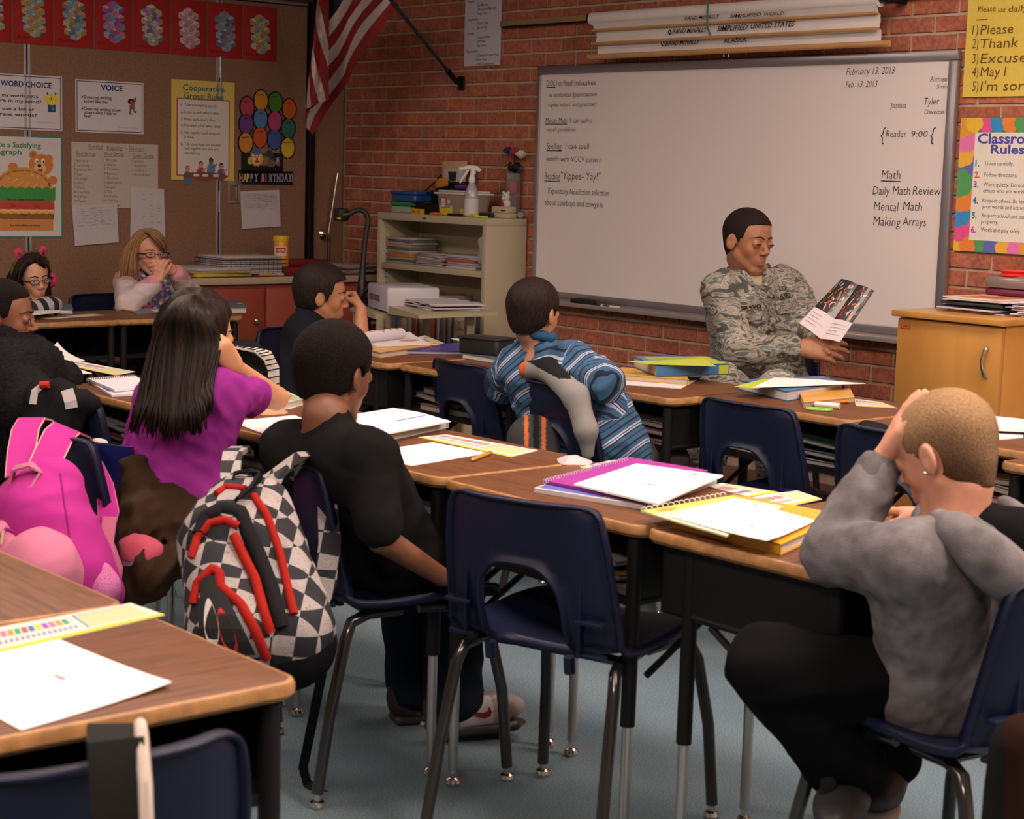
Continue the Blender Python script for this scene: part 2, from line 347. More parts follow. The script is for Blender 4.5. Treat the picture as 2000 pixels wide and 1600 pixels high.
wr = MB(); INK = (.03, .03, .035)
def bp_(px, py):
 q = WB(px, py, -.018); return q[0], q[2]
def hand(px, py, st, px2, hpx, c=INK, under=False, shear=.12, off=-.008):     # handwriting from one point of the board to another
 a = bp_(px, py); b = bp_(px2, py); s_ = hpx/FPX*((np.array([a[0], 0, a[1]])-CAM)@_fw)
 q = WB(px2, py+ (px2-px)*slope(px, py), -.018)
 text(wr, st, a[0], a[1], s_, c, .0172, shear, off, width=b[0]-a[0])
 if under: wr.line([(a[0], a[1]-s_*.18), (b[0], a[1]-s_*.20)], .004, .0172, c)
def slope(px, py): return 0
for st, x_, y_, x2, h, u in (('DOL', 1070, 168, 1087, 15, 1), ('I can', 1089, 168, 1100, 15, 0), ('find mistakes', 1103, 168, 1166, 15, 0), ('in sentences (punctuation', 1075, 190, 1168, 13, 0), ('capital letters, and grammar)', 1073, 209, 1167, 12, 0),
 ('Minute Math', 1068, 240, 1110, 14, 1), ('I can solve', 1116, 240, 1158, 14, 0), ('math problems', 1072, 257, 1127, 12, 0),
 ('Spelling', 1070, 291, 1099, 17, 1), ('I can spell', 1107, 291, 1153, 16, 0), ('words with VCCV pattern', 1069, 315, 1177, 15, 0),
 ('Reading', 1066, 350, 1096, 19, 1), ('"Yippee- Yay!"', 1098, 350, 1175, 21, 0), ('Expository Nonfiction selection', 1073, 378, 1192, 16, 0), ('about cowboys and cowgirls', 1066, 400, 1180, 16, 0),
 ('February 13, 2013', 1655, 147, 1750, 20, 0), ('Feb. 13, 2013', 1654, 171, 1716, 17, 0), ('Aimee', 1818, 160, 1852, 15, 0), ('5min.', 1832, 173, 1856, 11, 0), ('Joshua', 1741, 211, 1772, 15, 0), ('Tyler', 1807, 205, 1837, 20, 0), ('Daveion', 1808, 223, 1845, 13, 0),
 ('{', 1722, 275, 1732, 36, 0), ('Reader', 1733, 268, 1773, 20, 0), ('9:00', 1782, 268, 1814, 18, 0), ('{', 1819, 275, 1829, 36, 0),
 ('Math', 1724, 349, 1761, 24, 1), ('Daily', 1707, 380, 1740, 24, 0), ('Math', 1746, 380, 1780, 24, 0), ('Review', 1785, 380, 1840, 24, 0), ('Mental', 1709, 411, 1757, 25, 0), ('Math', 1766, 411, 1803, 25, 0), ('Making', 1708, 440, 1761, 25, 0), ('Arrays', 1765, 440, 1811, 24, 0)):
 hand(x_, y_, st, x2, h, under=bool(u), shear=.25 if 'Feb' in st else .1)
wr.build('handwriting', [matte()], t, 0)
# eraser and marker lying in the tray
e = on_brick('board_eraser', 'black felt eraser lying in the whiteboard tray', 'eraser', WB(1155, 590)[0], zb-.030)
MB().bbox((-.065, 0, .018), (.065, .030, .062), .006, BLACK).build('felt_pad', [matte()], e); MB().bbox((-.03, .030, .028), (.03, .036, .05), .002, (.05, .05, .05)).build('grip', [plast()], e)
e = on_brick('dry_erase_marker', 'white and black dry erase marker beside the eraser in the tray', 'marker', WB(1208, 597)[0], zb-.022)
MB().tube([(-.045, 0, .05), (.062, 0, .05)], .009, 14, (.7, .68, .66)).build('barrel', [plast()], e)
MB().tube([(-.078, 0, .05), (-.045, 0, .05)], .0095, 14, BLACK).build('cap', [plast()], e)
mb = MB().tube([(-.03, 0, .05), (.008, 0, .05)], .0093, 14, (.03, .03, .04), caps=False); mb.build('label_band', [plast()], e)
mb = MB(); text(mb, 'EXPO', -.028, -.003, .011, WHITE, .0597); mb.build('lettering', [matte()], e, 0)
# pull-down map set
t = on_brick('map_rail', 'bare wooden hanging rail along the brick wall left of the rolled maps', 'rail', 0, 0)
a, b = WB(985, 45), WB(1160, 33)
MB().bbox((a[0], a[2]-.02, 0), (4.6, a[2]+.008, .018), .003).build('strip', [mat('pale_wood', (.36, .22, .11), rough=.6, noise=.12, nscale=10, stretch=(3, 12, 12))], t)
MB().tube([(a[0]+.02, a[2]-.022, .02), (WB(1700, 20)[0], a[2]-.022, .02)], .004, 8).build('wire', [blackm], t)
yd = -.12
def mp_(px, py, y=-.10): q = WB(px, py, y); return q[0], q[2]
t = on_brick('pull_down_maps', 'white roller with three pull down maps in wooden rods above the whiteboard', 'map', 0, 0, y=0)
dow = mat('dowel_wood', (.52, .28, .11), rough=.45, noise=.1, nscale=12)
xl, _ = mp_(1162, 35, -.10); xr, _ = mp_(1728, 20, -.10); zc = mp_(1165, 38, -.10)[1]
mapw = mat('map_cloth', (.72, .67, .64), rough=.7, noise=.03)
MB().tube([(xl, zc, .115), (xr-.01, zc, .115)], .028, 20, WHITE).build('roller', [mapw], t)
MB().tube([(xr-.015, zc, .115), (xr+.03, zc, .115)], .012, 12).bbox((xr+.01, zc-.012, 0), (xr+.024, zc+.02, .13), .002).bbox((xl-.024, zc-.012, 0), (xl-.01, zc+.02, .13), .002).build('bracket', [blackm], t)
z1 = mp_(1168, 60)[1]; z2 = mp_(1168, 86)[1]; z3 = mp_(1168, 108)[1]
def sheet(za, zb_, n0, n1, label_):
 mb = MB(); xs = [xl+.022, xr-.012]; pr = [(zc-.0, n0+.024), (za-.006, n1)] if label_ == 0 else [(za, n0), ((za+zb_)/2, n0-.004), (zb_, n1)]
 return mb, xs
prof = [(zc-.005, .142), (z1+.012, .126), (z1, .120), (z1-.004, .110), ((z1+z2)/2, .106), (z2+.005, .112), (z2-.004, .101), ((z2+z3)/2, .098), (z3, .100)]
mb = MB()
for (za, na), (zb_, nb) in zip(prof[:-1], prof[1:]): mb.add([(xl+.022, za, na), (xr-.012, za, na), (xr-.012, zb_, nb), (xl+.022, zb_, nb)], [(0, 3, 2, 1)])
for (za, na), (zb_, nb) in zip(prof[:-1], prof[1:]): mb.add([(xl+.022, za, na-.002), (xr-.012, za, na-.002), (xr-.012, zb_, nb-.002), (xl+.022, zb_, nb-.002)], [(0, 1, 2, 3)])
mb.build('map_sheet', [mapw], t, 0)
for z_, r_, ex in ((z1, .0065, .0), (z2, .0065, .004)): MB().tube([(xl+.012-ex, z_, .121), (xr-.018, z_, .121)], r_, 10).build('rod', [dow], t)
MB().tube([(xl-.012, z3-.006, .105), (xr+.012, z3-.006, .105)], .011, 14).tube([(xl-.022, z3-.006, .105), (xl-.008, z3-.006, .105)], .0125, 14).tube([(xr+.006, z3-.006, .105), (xr+.032, z3-.006, .105)], .0125, 14).build('dowel', [dow], t)
xh, zh = mp_(1418, 108); MB().tube([(xh-.012, z3+.0, .10), (xh-.012, z3-.03, .10)], .0018, 6, WHITE).tube([(xh+.014, z3, .10), (xh+.014, z3-.03, .10)], .0018, 6, WHITE).build('hook', [plast()], t)
MB().tube([(mp_(1394, 0)[0]+.02, 2.05, .150), (mp_(1394, 30)[0]+.012, zc-.01, .150), (mp_(1393, 48)[0], z1-.01, .135), (mp_(1392, 66)[0], z1-.05, .112)], .0035, 6, (.02, .22, .12)).build('cord', [matte()], t)
mb = MB()
def mt(px, py, st, px2, hpx, sh=.3, c=(.02, .02, .02), nrm=.1155):
 a = mp_(px, py, -nrm); b = mp_(px2, py, -nrm); s_ = hpx/FPX*7.2
 text(mb, st, a[0], a[1], s_, c, nrm, sh, .012, width=b[0]-a[0])
def logo(px, py):
 a = mp_(px, py, -.1155); mb.disc(a[0], a[1], .0105, .0105, .1153, (.02, .02, .02), 16); text(mb, 'A', a[0], a[1]-.007, .020, WHITE, .1158, align='c')
mt(1314, 66, 'RAND M\u1d9cNALLY' if False else 'RAND McNALLY', 1381, 14); mt(1400, 61, 'SIMPLIFIED', 1460, 14); mt(1466, 56, 'UNITED STATES', 1552, 14); logo(1308, 63)
mt(1300, 89, 'RAND McNALLY', 1367, 14); mt(1413, 84, 'ALASKA', 1458, 13, .0); logo(1294, 85)
mb.build('lettering', [matte()], t, 0)
mb = MB()
for st, a_, b_, y_ in (('RAND McNALLY', 1336, 1405, 39), ('SIMPLIFIED', 1425, 1486, 35), ('WORLD', 1492, 1530, 31)):
 a = mp_(a_, y_, -.146); b = mp_(b_, y_, -.146); text(mb, st, a[0], a[1], 9/FPX*7.2, (.02, .02, .02), .1445, .3, .012, width=b[0]-a[0])
mb.build('worn_lettering', [matte()], t, 0)
# papers on the brick wall
def wall_paper(name, label, cat, x0, z0, x1, z1, c, mk=on_brick, th=.0015, curl=0., mats=None):
 t = mk(name, label, cat, x0, z0); w_ = x1-x0; h = z1-z0; mb = MB(); n = 6
 vs = []
 for side in (0, 1):
  for i in range(n+1):
   for j in range(n+1):
    u, v = i/n, j/n; k_ = curl*(abs(u-.5)*2)**3*(1-v)**2+curl*.3*math.sin(u*5+v*3)**2
    vs.append((u*w_, v*h, k_+(th if side else 0)))
 N_ = (n+1)**2; fs = []
 for i in range(n):
  for j in range(n):
   a = i*(n+1)+j; fs += [(N_+a, N_+a+n+1, N_+a+n+2, N_+a+1), (a, a+1, a+n+2, a+n+1)]
 ring = [i*(n+1) for i in range(n+1)]+[n*(n+1)+j for j in range(1, n+1)]+[i*(n+1)+n for i in range(n-1, -1, -1)]+[j for j in range(n-1, 0, -1)]
 for a, b in zip(ring, ring[1:]+ring[:1]): fs.append((a, b, N_+b, N_+a))
 mb.add(vs, fs, c); mb.build('sheet', mats or [paper()], t, 50)
 return t, w_, h, th+max(curl*1.25, 0)+.0006
NAVY = (.03, .035, .16)
t, w_, h, z_ = wall_paper('rules_paper', 'tall white sheet of blue printed rules high on the brick wall', 'paper', .995, 1.79, 1.267, 2.13, (.62, .60, .64), curl=.0)
mb = MB(); yy = h-.045
for i, st in enumerate(('Respect:', '  Use Manners', '  Take Care of Materials', '  Keep it Safe', 'Organization:', '  Keep It Clean', '  Stay on Task', 'Attitude:', '  Cooperate/Share', '  Be Positive', '  Help Others', 'Responsibility:', '  Complete Your Best Work', '  Follow Rules', '  Accept Consequences')):
 ind = st.startswith('  '); text(mb, st.strip(), .095 if ind else .022, yy, .0175, NAVY, z_, off=.004, sx=.85); yy -= .0195 if ind or i < 1 else .0195
 if i in (3, 6, 10): yy -= .006
text(mb, 'RULES', w_/2, h-.022, .03, NAVY, z_, align='c', off=.01); mb.build('lettering', [matte()], t, 0)
# yellow handwritten chart
x0 = WB(1895, 0)[0]; zt = 2.08; zb_ = WB(1887, 190)[2]
t, w_, h, z_ = wall_paper('manners_chart', 'yellow handwritten chart of polite words on the brick wall at the upper right', 'chart', x0, zb_, x0+.55, zt, (.72, .55, .10), curl=.002)
mb = MB()
def wt(mb, px, py, st, hpx, c, px2=None, sh=.1, off=-.006, y=-.002, ox=0, oz=0, zz=.004, d=6.3):
 a = WB(px, py, y); kw = {}
 if px2: kw['width'] = WB(px2, py, y)[0]-a[0]
 text(mb, st, a[0]-ox, a[2]-oz, hpx/FPX*d, c, zz, sh, off, **kw)
BR = (.16, .07, .02)
wt(mb, 1913, 24, 'Please', 16, BR, 1948, ox=x0, oz=zb_, zz=z_); wt(mb, 1953, 24, 'use', 14, BR, 1967, ox=x0, oz=zb_, zz=z_); wt(mb, 1973, 24, 'daily', 17, BR, 2010, ox=x0, oz=zb_, zz=z_)
for y_, n_, st, x2 in ((68, '1)', 'Please', 1982), (95, '2)', 'Thank You', 2050), (124, '3)', 'Excuse me', 2060), (150, '4)', 'May I', 1968), (178, '5)', "I'm sorry", 2030)):
 wt(mb, 1902, y_, n_, 27, BR, 1914, ox=x0, oz=zb_, zz=z_); wt(mb, 1918, y_, st, 27, BR, x2, ox=x0, oz=zb_, zz=z_)
mb.line([(.04, h-.205), (.085, h-.205)], .003, z_, (.5, .05, .03)); mb.build('handwriting', [matte()], t, 0)
# classroom rules poster
x0 = WB(1870, 490)[0]-.012; zb_ = WB(1870, 490)[2]; zt = WB(1885, 230)[2]
t, w_, h, z_ = wall_paper('class_rules_poster', 'white poster of six classroom rules with a border of coloured cloud shapes', 'poster', x0, zb_, x0+.62, zt, (.05, .25, .12))
mb = MB(); rr = random.Random(5)
cols = [(.80, .50, .05), (.75, .10, .30), (.05, .28, .60), (.78, .25, .05), (.10, .35, .12), (.12, .15, .50), (.80, .45, .06), (.75, .2, .45), (.7, .35, .05), (.1, .4, .5)]
k = 0
def cloud(cx, cy, r_, c, zz):
 pts = []
 for i in range(40):
  a = 2*PI*i/40; q = r_*(1+.16*abs(math.sin(a*3+cx*40))); u = min(max(cx+math.cos(a)*q, .001), w_-.001); v = min(max(cy+math.sin(a)*q, .001), h-.001); pts.append((u, v))
 mb.poly(pts, zz, c)
for i in range(9): cloud(.018+.012*(i % 2), .03+i*(h-.05)/8, .045, cols[k % 10], z_+.0001*(k % 5)); k += 1
for i in range(12): cloud(.06+i*.05, h-.018, .032, cols[(k+1) % 10], z_+.0001*(k % 5)); cloud(.06+i*.05, .018, .030, cols[(k+4) % 10], z_+.0001*(k % 5)); k += 1
a = WB(1903, 250); bq = WB(1888, 466)
mb.rect(.066, .042, w_-.06, h-.052, z_+.0008, (.78, .74, .66)); mb.build('border', [paper()], t, 0)
mb = MB(); BLU = (.08, .08, .38)
wt(mb, 1912, 280, 'Classroom', 27, BLU, 2046, 0, .03, ox=x0, oz=zb_, zz=z_+.0012); wt(mb, 1938, 300, 'Rules', 24, BLU, 2004, 0, .03, ox=x0, oz=zb_, zz=z_+.0012)
NC = [(.02, .3, .28), (.7, .15, .05), (.25, .06, .3), (.03, .15, .45), (.03, .28, .12), (.6, .08, .35)]
for i, (y_, n_, ls) in enumerate(((325, '1.', ('Listen carefully.',)), (347, '2.', ('Follow directions.',)), (366, '3.', ('Work quietly. Do not', 'others who are working')), (397, '4.', ('Respect others. Be kind', 'your words and actions')), (426, '5.', ('Respect school and personal', 'property.')), (454, '6.', ('Work and play safely.',)))):
 sx_ = 1908-i*1.8
 wt(mb, sx_, y_, n_, 17, NC[i], None, 0, .035, ox=x0, oz=zb_, zz=z_+.0012)
 for j, l_ in enumerate(ls):
  text(mb, l_, WB(sx_+20, y_)[0]-x0, WB(sx_+20, y_-2+j*12)[2]-zb_, 11/FPX*6.3, (.05, .05, .06), z_+.0012, 0, .0, sx=.95)
mb.build('lettering', [matte()], t, 0)
# ---------------------------------------------------------------- things on the partition wall
RED = (.36, .025, .022)
tones = [[(.5, .35, .45), (.25, .35, .5), (.5, .25, .1), (.4, .45, .3)], [(.45, .30, .12), (.35, .40, .2), (.25, .42, .48), (.5, .25, .15)], [(.12, .22, .32), (.20, .40, .55), (.5, .42, .25), (.45, .25, .08)], [(.30, .10, .42), (.45, .12, .20), (.15, .35, .55), (.5, .3, .35)],
   [(.55, .50, .45), (.5, .30, .40), (.3, .45, .25), (.2, .15, .35)], [(.58, .33, .40), (.6, .42, .48), (.5, .30, .36), (.62, .45, .45)], [(.20, .22, .26), (.28, .32, .38), (.22, .40, .55), (.15, .16, .2)], [(.5, .25, .15), (.35, .45, .2), (.3, .35, .5), (.6, .5, .15)]]
desc = ['cut off by the photo edge', 'in muted gold and teal', 'in blue and cream', 'in purple and orange', 'with many pale and pink facets', 'entirely in pale pink', 'in grey and blue pencil', 'at the right end of the row']
nm = ['', 'Anaeli', 'Emmanuel', 'Faith', 'Alexandra', 'Jason', 'Kyleigh', 'Amaree']
pitch_ = .2012
for i in range(8):
 ya = -.437-(8-i)*.0-(7-i)*pitch_-.185; zb_ = 1.815
 t = on_part('block_drawing', 'red poster of interlocking blocks ' + desc[i], 'poster', ya, zb_, 'red block drawing posters', x=.003)
 MB().bbox((0, 0, 0), (.194, .265, .0016), .0004, RED).build('sheet', [paper()], t)
 mb = MB(); P = tones[i]; rr = random.Random(i)
 s_ = .021; ex = (.87*s_, .42*s_); ey = (-.62*s_, .62*s_)
 def q4(ox, oy, a, b, c, zz=.0020): mb.poly([(ox, oy), (ox+a[0], oy+a[1]), (ox+a[0]+b[0], oy+a[1]+b[1]), (ox+b[0], oy+b[1])], zz, c)
 # a staggered column of cubes, each with three pencilled faces and a stepped groove
 cells = [(0, -4), (1, -3), (-1, -3), (0, -2), (1, -1), (-1, -1), (0, 0), (1, 1), (-1, 1), (0, 2), (1, 3), (-1, 3), (0, 4)]
 for n_, (cx_, cy_) in enumerate(cells):
  ox = .098+cx_*.030+cy_*-.0015; oy = .128+cy_*.0195; u = .026; v = .011; hh = .020
  A_, B_, C_ = P[n_ % 4], P[(n_+1) % 4], P[(n_+2) % 4]
  mb.poly([(ox, oy), (ox+u, oy+v), (ox, oy+2*v), (ox-u, oy+v)], .0020+.00002*n_, tuple(min(1, c*1.35) for c in A_))
  mb.poly([(ox-u, oy+v), (ox-u, oy+v-hh), (ox, oy-hh), (ox, oy)], .0020+.00002*n_, B_)
  mb.poly([(ox, oy), (ox, oy-hh), (ox+u, oy+v-hh), (ox+u, oy+v)], .0020+.00002*n_, tuple(c*.8 for c in C_))
  mb.line([(ox-u*.6, oy+v), (ox, oy+v*1.6), (ox+u*.1, oy+v*.9), (ox+u*.6, oy+v*1.2)], .0014, .0024, (.12, .07, .08))
  mb.line([(ox-u, oy+v), (ox, oy), (ox+u, oy+v)], .0012, .0024, (.12, .07, .08)); mb.line([(ox, oy), (ox, oy-hh)], .0012, .0024, (.12, .07, .08))
 if nm[i]: text(mb, nm[i], .016, .022, .022, (.10, .01, .01), .0022, .2, -.008)
 mb.build('drawing', [paper()], t, 0)
def lt(mb, px, py, st, hpx, c, px2=None, o=(0, 0), zz=.003, d=8.4, **k):
 a = WL(px, py)
 if px2: k['width'] = WL(px2, py)[1]-a[1]
 text(mb, st, a[1]-o[0], a[2]-o[1], hpx/FPX*d, c, zz, **k)
# WORD CHOICE and VOICE signs
def sign(name, label, y0, z0, y1, z1):
 t, w_, h, z_ = wall_paper(name, label, 'sign', y0, z0, y1, z1, (.66, .63, .66), mk=on_part, curl=.0)
 mb = MB(); a = .008
 for p_ in (((a, a), (w_-a, a)), ((w_-a, a), (w_-a, h-a)), ((w_-a, h-a), (a, h-a)), ((a, h-a), (a, a))): mb.line(p_, .0035, z_, (.04, .04, .10))
 return t, w_, h, z_, mb
t, w_, h, z_, mb = sign('word_choice_sign', 'white framed sign reading WORD CHOICE above the burger poster', -1.955, 1.428, -1.593, 1.677)
o = (-1.955, 1.428); D = (.02, .02, .03)
lt(mb, 0, 167, 'WORD CHOICE', 15, NAVY, 100, o, z_, d=8.1, off=.03)
lt(mb, 3, 188, 'my words put a', 9, D, 74, o, z_, d=8.1, off=.02); lt(mb, -28, 197, 'picture in my mind?', 9, D, 80, o, z_, d=8.1, off=.02); lt(mb, -28, 213, 'Did I use a lot of', 9, D, 66, o, z_, d=8.1, off=.02); lt(mb, -28, 224, 'different words?', 9, D, 71, o, z_, d=8.1, off=.02)
lt(mb, 72, 240, 'Created by the teacher', 4, (.3, .3, .35), 114, o, z_, d=8.1)
a = WL(100, 200); ox, oy = a[1]-o[0], a[2]-o[1]
mb.rect(ox-.018, oy-.045, ox+.02, oy-.008, z_+.0002, (.03, .06, .2)); mb.disc(ox, oy+.012, .036, .026, z_+.0003, (.75, .62, .06), 12)
for q in range(7): mb.disc(ox-.03+.01*q, oy+.004+.012*((q*3) % 4), .004, .007, z_+.0004, (.03, .03, .08) if q % 2 else (.8, .7, .1), 8)
mb.disc(ox+.006, oy-.03, .008, .008, z_+.0005, (.1, .35, .25), 10); mb.build('print', [matte()], t, 0)
t, w_, h, z_, mb = sign('voice_sign', 'white framed sign reading VOICE with a small cartoon girl', -1.526, 1.428, -1.173, 1.671)
o = (-1.526, 1.428); lt(mb, 196, 176, 'VOICE', 15, NAVY, 239, o, z_, off=.03)
for px_, py_, st, x2 in ((163, 192, 'Does my writing', 217), (163, 200, 'sound like me?', 211), (163, 215, 'Does my writing show', 235), (163, 222, 'others what I see or', 227), (163, 229, 'feel?', 178)): lt(mb, px_, py_, st, 8.5, D, x2, o, z_, off=.02)
for py_ in (189, 212): a = WL(160, py_); mb.disc(a[1]-o[0], a[2]-o[1], .005, .005, z_, (.25, .05, .05), 8)
lt(mb, 230, 250, 'Created by the teacher', 4, (.3, .3, .35), 270, o, z_)
a = WL(257, 207); ox, oy = a[1]-o[0], a[2]-o[1]
mb.disc(ox-.004, oy+.020, .019, .014, z_+.0002, (.02, .015, .015), 12); mb.disc(ox, oy+.014, .011, .012, z_+.0003, (.25, .10, .05), 12); mb.rect(ox-.014, oy-.016, ox+.013, oy+.004, z_+.0003, (.5, .06, .12))
mb.line([(ox+.008, oy), (ox+.018, oy+.03)], .007, z_+.0004, (.25, .10, .05)); mb.rect(ox+.010, oy+.028, ox+.022, oy+.04, z_+.0005, (.5, .06, .05)); mb.line([(ox-.006, oy-.014), (ox-.012, oy-.032), (ox-.004, oy-.04)], .009, z_+.0003, (.05, .25, .12)); mb.line([(ox+.006, oy-.014), (ox+.016, oy-.03), (ox+.022, oy-.026)], .009, z_+.0003, (.05, .25, .12))
mb.build('print', [matte()], t, 0)
# burger poster
t, w_, h, z_ = wall_paper('burger_poster', 'green edged poster of a hamburger and a bear about writing a paragraph', 'poster', -2.02, .936, -1.593, 1.402, (.05, .25, .16), mk=on_part)
o = (-2.02, .936); mb = MB(); mb.rect(.006, .007, w_-.008, h-.007, z_, (.66, .62, .60))
GR = (.02, .22, .08)
lt(mb, -30, 286, 'Write a Satisfying', 15, GR, 79, o, z_+.001, d=8.0, off=.012); lt(mb, -30, 300, 'Paragraph', 15, GR, 41, o, z_+.001, d=8.0, off=.012)
def pl(px, py): a = WL(px, py); return a[1]-o[0], a[2]-o[1]
OR = (.62, .22, .05); OB = (.60, .24, .06)
cx_, cy_ = pl(76, 322)
for dx, dy in ((-.030, .045), (.048, .028)): mb.disc(cx_+dx, cy_+dy, .020, .020, z_+.001, OR, 14); mb.disc(cx_+dx, cy_+dy, .010, .010, z_+.0012, (.45, .13, .04), 10)
mb.disc(cx_+.008, cy_, .060, .050, z_+.0013, OR, 24); mb.disc(cx_+.002, cy_-.016, .030, .024, z_+.0015, (.75, .50, .25), 18); mb.disc(cx_+.0, cy_-.004, .010, .008, z_+.0017, BLACK, 12)
for dx in (-.014, .018): mb.disc(cx_+dx, cy_+.018, .009, .012, z_+.0016, (.85, .85, .85), 12); mb.disc(cx_+dx+.002, cy_+.015, .0045, .006, z_+.0018, BLACK, 10)
mb.disc(cx_+.004, cy_-.026, .013, .010, z_+.0017, (.45, .05, .05), 12)
for q in (pl(24, 326), pl(102, 352)): mb.disc(q[0], q[1], .024, .020, z_+.0022, OR, 14)
xa, xb_ = pl(-14, 400)[0], pl(104, 400)[0]; xm = (xa+xb_)/2
yb = pl(50, 368)[1]; yt = pl(50, 327)[1]
mb.poly([(xm+math.cos(a_)*(xb_-xa)/2*.96, yb+math.sin(a_)*(yt-yb)) for a_ in [PI*i/20 for i in range(21)]]+[(xa+.006, yb-.008), (xb_-.006, yb-.008)], z_+.002, (.66, .30, .08))
for q in range(22): u = xa+.02+(q*.37 % 1)*(xb_-xa-.04); v = yb+.006+(q*.61 % 1)*(yt-yb)*.6; mb.disc(u, v, .004, .0022, z_+.0022, (.78, .55, .25), 8, rot=.5)
def band(py0, py1, c, wav=0., ex=0., zz=.002, n=24):
 ya, yb2 = pl(50, py1)[1], pl(50, py0)[1]; up, dn = [], []
 for i in range(n+1):
  u = xa-ex+(xb_-xa+2*ex)*i/n; up.append((u, yb2+wav*math.sin(i*1.9))); dn.append((u, ya+wav*math.sin(i*2.3+1)))
 mb.poly(up+dn[::-1], z_+zz, c)
band(385, 398, (.32, .13, .05), .001, .0); band(366, 389, (.05, .30, .07), .006, .008, .0024); band(397, 410, (.55, .06, .04), .001, .003, .0021); band(409, 414, (.72, .60, .58), .001, .0, .0022); band(412, 417, (.80, .45, .04), .003, .004, .0025); band(415, 428, (.28, .11, .04), .002, .0, .0022); band(428, 450, (.62, .26, .07), .001, -.004, .0022)
for st, px_, py_, x2 in (('Give the reader three juicy details', 13, 391, 85), ('One', 21, 404, 30), ('Two', 67, 405, 76), ('Three', 40, 422, 51), ('End with a filling conclusion.', 19, 442, 78)): lt(mb, px_, py_, st, 6, D, x2, o, z_+.003, d=8.1, off=.015)
# arc of words on the bun
wd = 'Begin with a topic sentence that covers all your ideas'
for i, ch in enumerate(wd):
 a_ = PI*(.97-.94*i/len(wd));
 if ch != ' ': text(mb, ch, xm+math.cos(a_)*(xb_-xa)/2*.84, yb+.002+math.sin(a_)*(yt-yb)*.80, .013, D, z_+.003, rot=(a_-PI/2)*.75, off=.01)
mb.build('print', [matte()], t, 0)
# guided reading chart and the two sheets below it
t, w_, h, z_ = wall_paper('reading_groups_chart', 'white chart of handwritten reading groups in three columns', 'chart', -1.547, 1.075, -1.095, 1.381, (.52, .46, .42), mk=on_part)
o = (-1.547, 1.075); mb = MB(); PN = (.13, .09, .08)
for st, a_, b_, y_ in (('Guided', 171, 200, 290), ('Reading', 208, 238, 292), ('Groups', 251, 281, 293), ('Red Group', 148, 186, 303), ('Blue Group', 204, 241, 304), ('Green Group', 258, 299, 307)):
 lt(mb, a_, y_, st, 11, PN, b_, o, z_, off=-.004); q = WL(a_, y_+2); q2 = WL(b_, y_+2); mb.line([(q[1]-o[0], q[2]-o[1]), (q2[1]-o[0], q2[2]-o[1])], .0018, z_, PN)
for ci, (px_, y_, names) in enumerate(((144, 316, 'Enrique,Serenity,Joshua M,Juan,Kyleigh,Allen,Mark,Daveion,Adrian,Faith'), (202, 315, 'Alexiah,Aimee,Tabitha,Ramon,Quinten,Alexandra,Angel,Mia,Isabella,Marina,Brooklyn'), (257, 317, 'Jessica,Amaree,Joshua S,Emmanuel'))):
 for i, nme in enumerate(names.split(',')): lt(mb, px_, y_+i*8.8, '%d %s' % (i+1, nme), 8, PN, None, o, z_, sx=1.0, off=-.004)
for px_ in (199, 252): a = WL(px_, 300); mb.line([(a[1]-o[0], .004), (a[1]-o[0], h-.004)], .0012, z_, (.42, .37, .34))
mb.build('handwriting', [matte()], t, 0)
def grid_sheet(name, label, p0, p1, p2, p3, seed, table):
 P = [WL(*p)[1:] for p in (p0, p1, p2, p3)]; y0 = min(q[0] for q in P); z0 = min(q[1] for q in P)
 t = on_part(name, label, 'paper', y0, z0, x=.005); mb = MB(); V = [(q[0]-y0, q[1]-z0) for q in P]
 mb.add([(v[0], v[1], .0) for v in V]+[(v[0], v[1], .0012+.004*(i in (0, 1))) for i, v in enumerate(V)], [(4, 5, 6, 7), (3, 2, 1, 0), (0, 1, 5, 4), (1, 2, 6, 5), (2, 3, 7, 6), (3, 0, 4, 7)], (.55, .52, .54)); mb.build('sheet', [paper()], t)
 mb = MB(); rr = random.Random(seed)
 bl, br, tr_, tl = [Vector((*v, 0)) for v in V]
 f = lambda u, v: (bl.lerp(br, u)).lerp(tl.lerp(tr_, u), v)
 if table:
  for i in range(7): a, b = f(.08, .93-.1*i*(.9 if table == 1 else .6)), f(.92, .93-.1*i*(.9 if table == 1 else .6)); mb.line([a[:2], b[:2]], .0008, .0065, (.35, .34, .36))
  for i in range(7): a, b = f(.08+.14*i, .93), f(.08+.14*i, .93-.6*(.9 if table == 1 else .6)); mb.line([a[:2], b[:2]], .0008, .0065, (.35, .34, .36))
  for i in range(40): u, v = rr.uniform(.1, .85), .90-.05*rr.randrange(9); a, b = f(u, v), f(u+.06, v); mb.line([a[:2], b[:2]], .0014, .0066, (.25, .24, .27))
 else:
  for i in range(26): u, v = .12+.22*rr.randrange(4), .88-.055*rr.randrange(14); a, b = f(u, v), f(u+rr.uniform(.05, .1), v); mb.line([a[:2], b[:2]], .0016, .0065, (.25, .24, .27))
 mb.build('print', [matte()], t, 0)
grid_sheet('calendar_sheet', 'white sheet with a faint grid curling below the left of the reading chart', (145, 480), (230, 473), (227, 398), (139, 402), 1, 1)
grid_sheet('seating_sheet', 'white sheet of scattered words below the right of the reading chart', (253, 465), (321, 467), (319, 369), (254, 366), 2, 0)
grid_sheet('schedule_sheet', 'white typed schedule pinned under the birthday balloons', (471, 447), (546, 442), (544, 371), (468, 374), 3, 2)
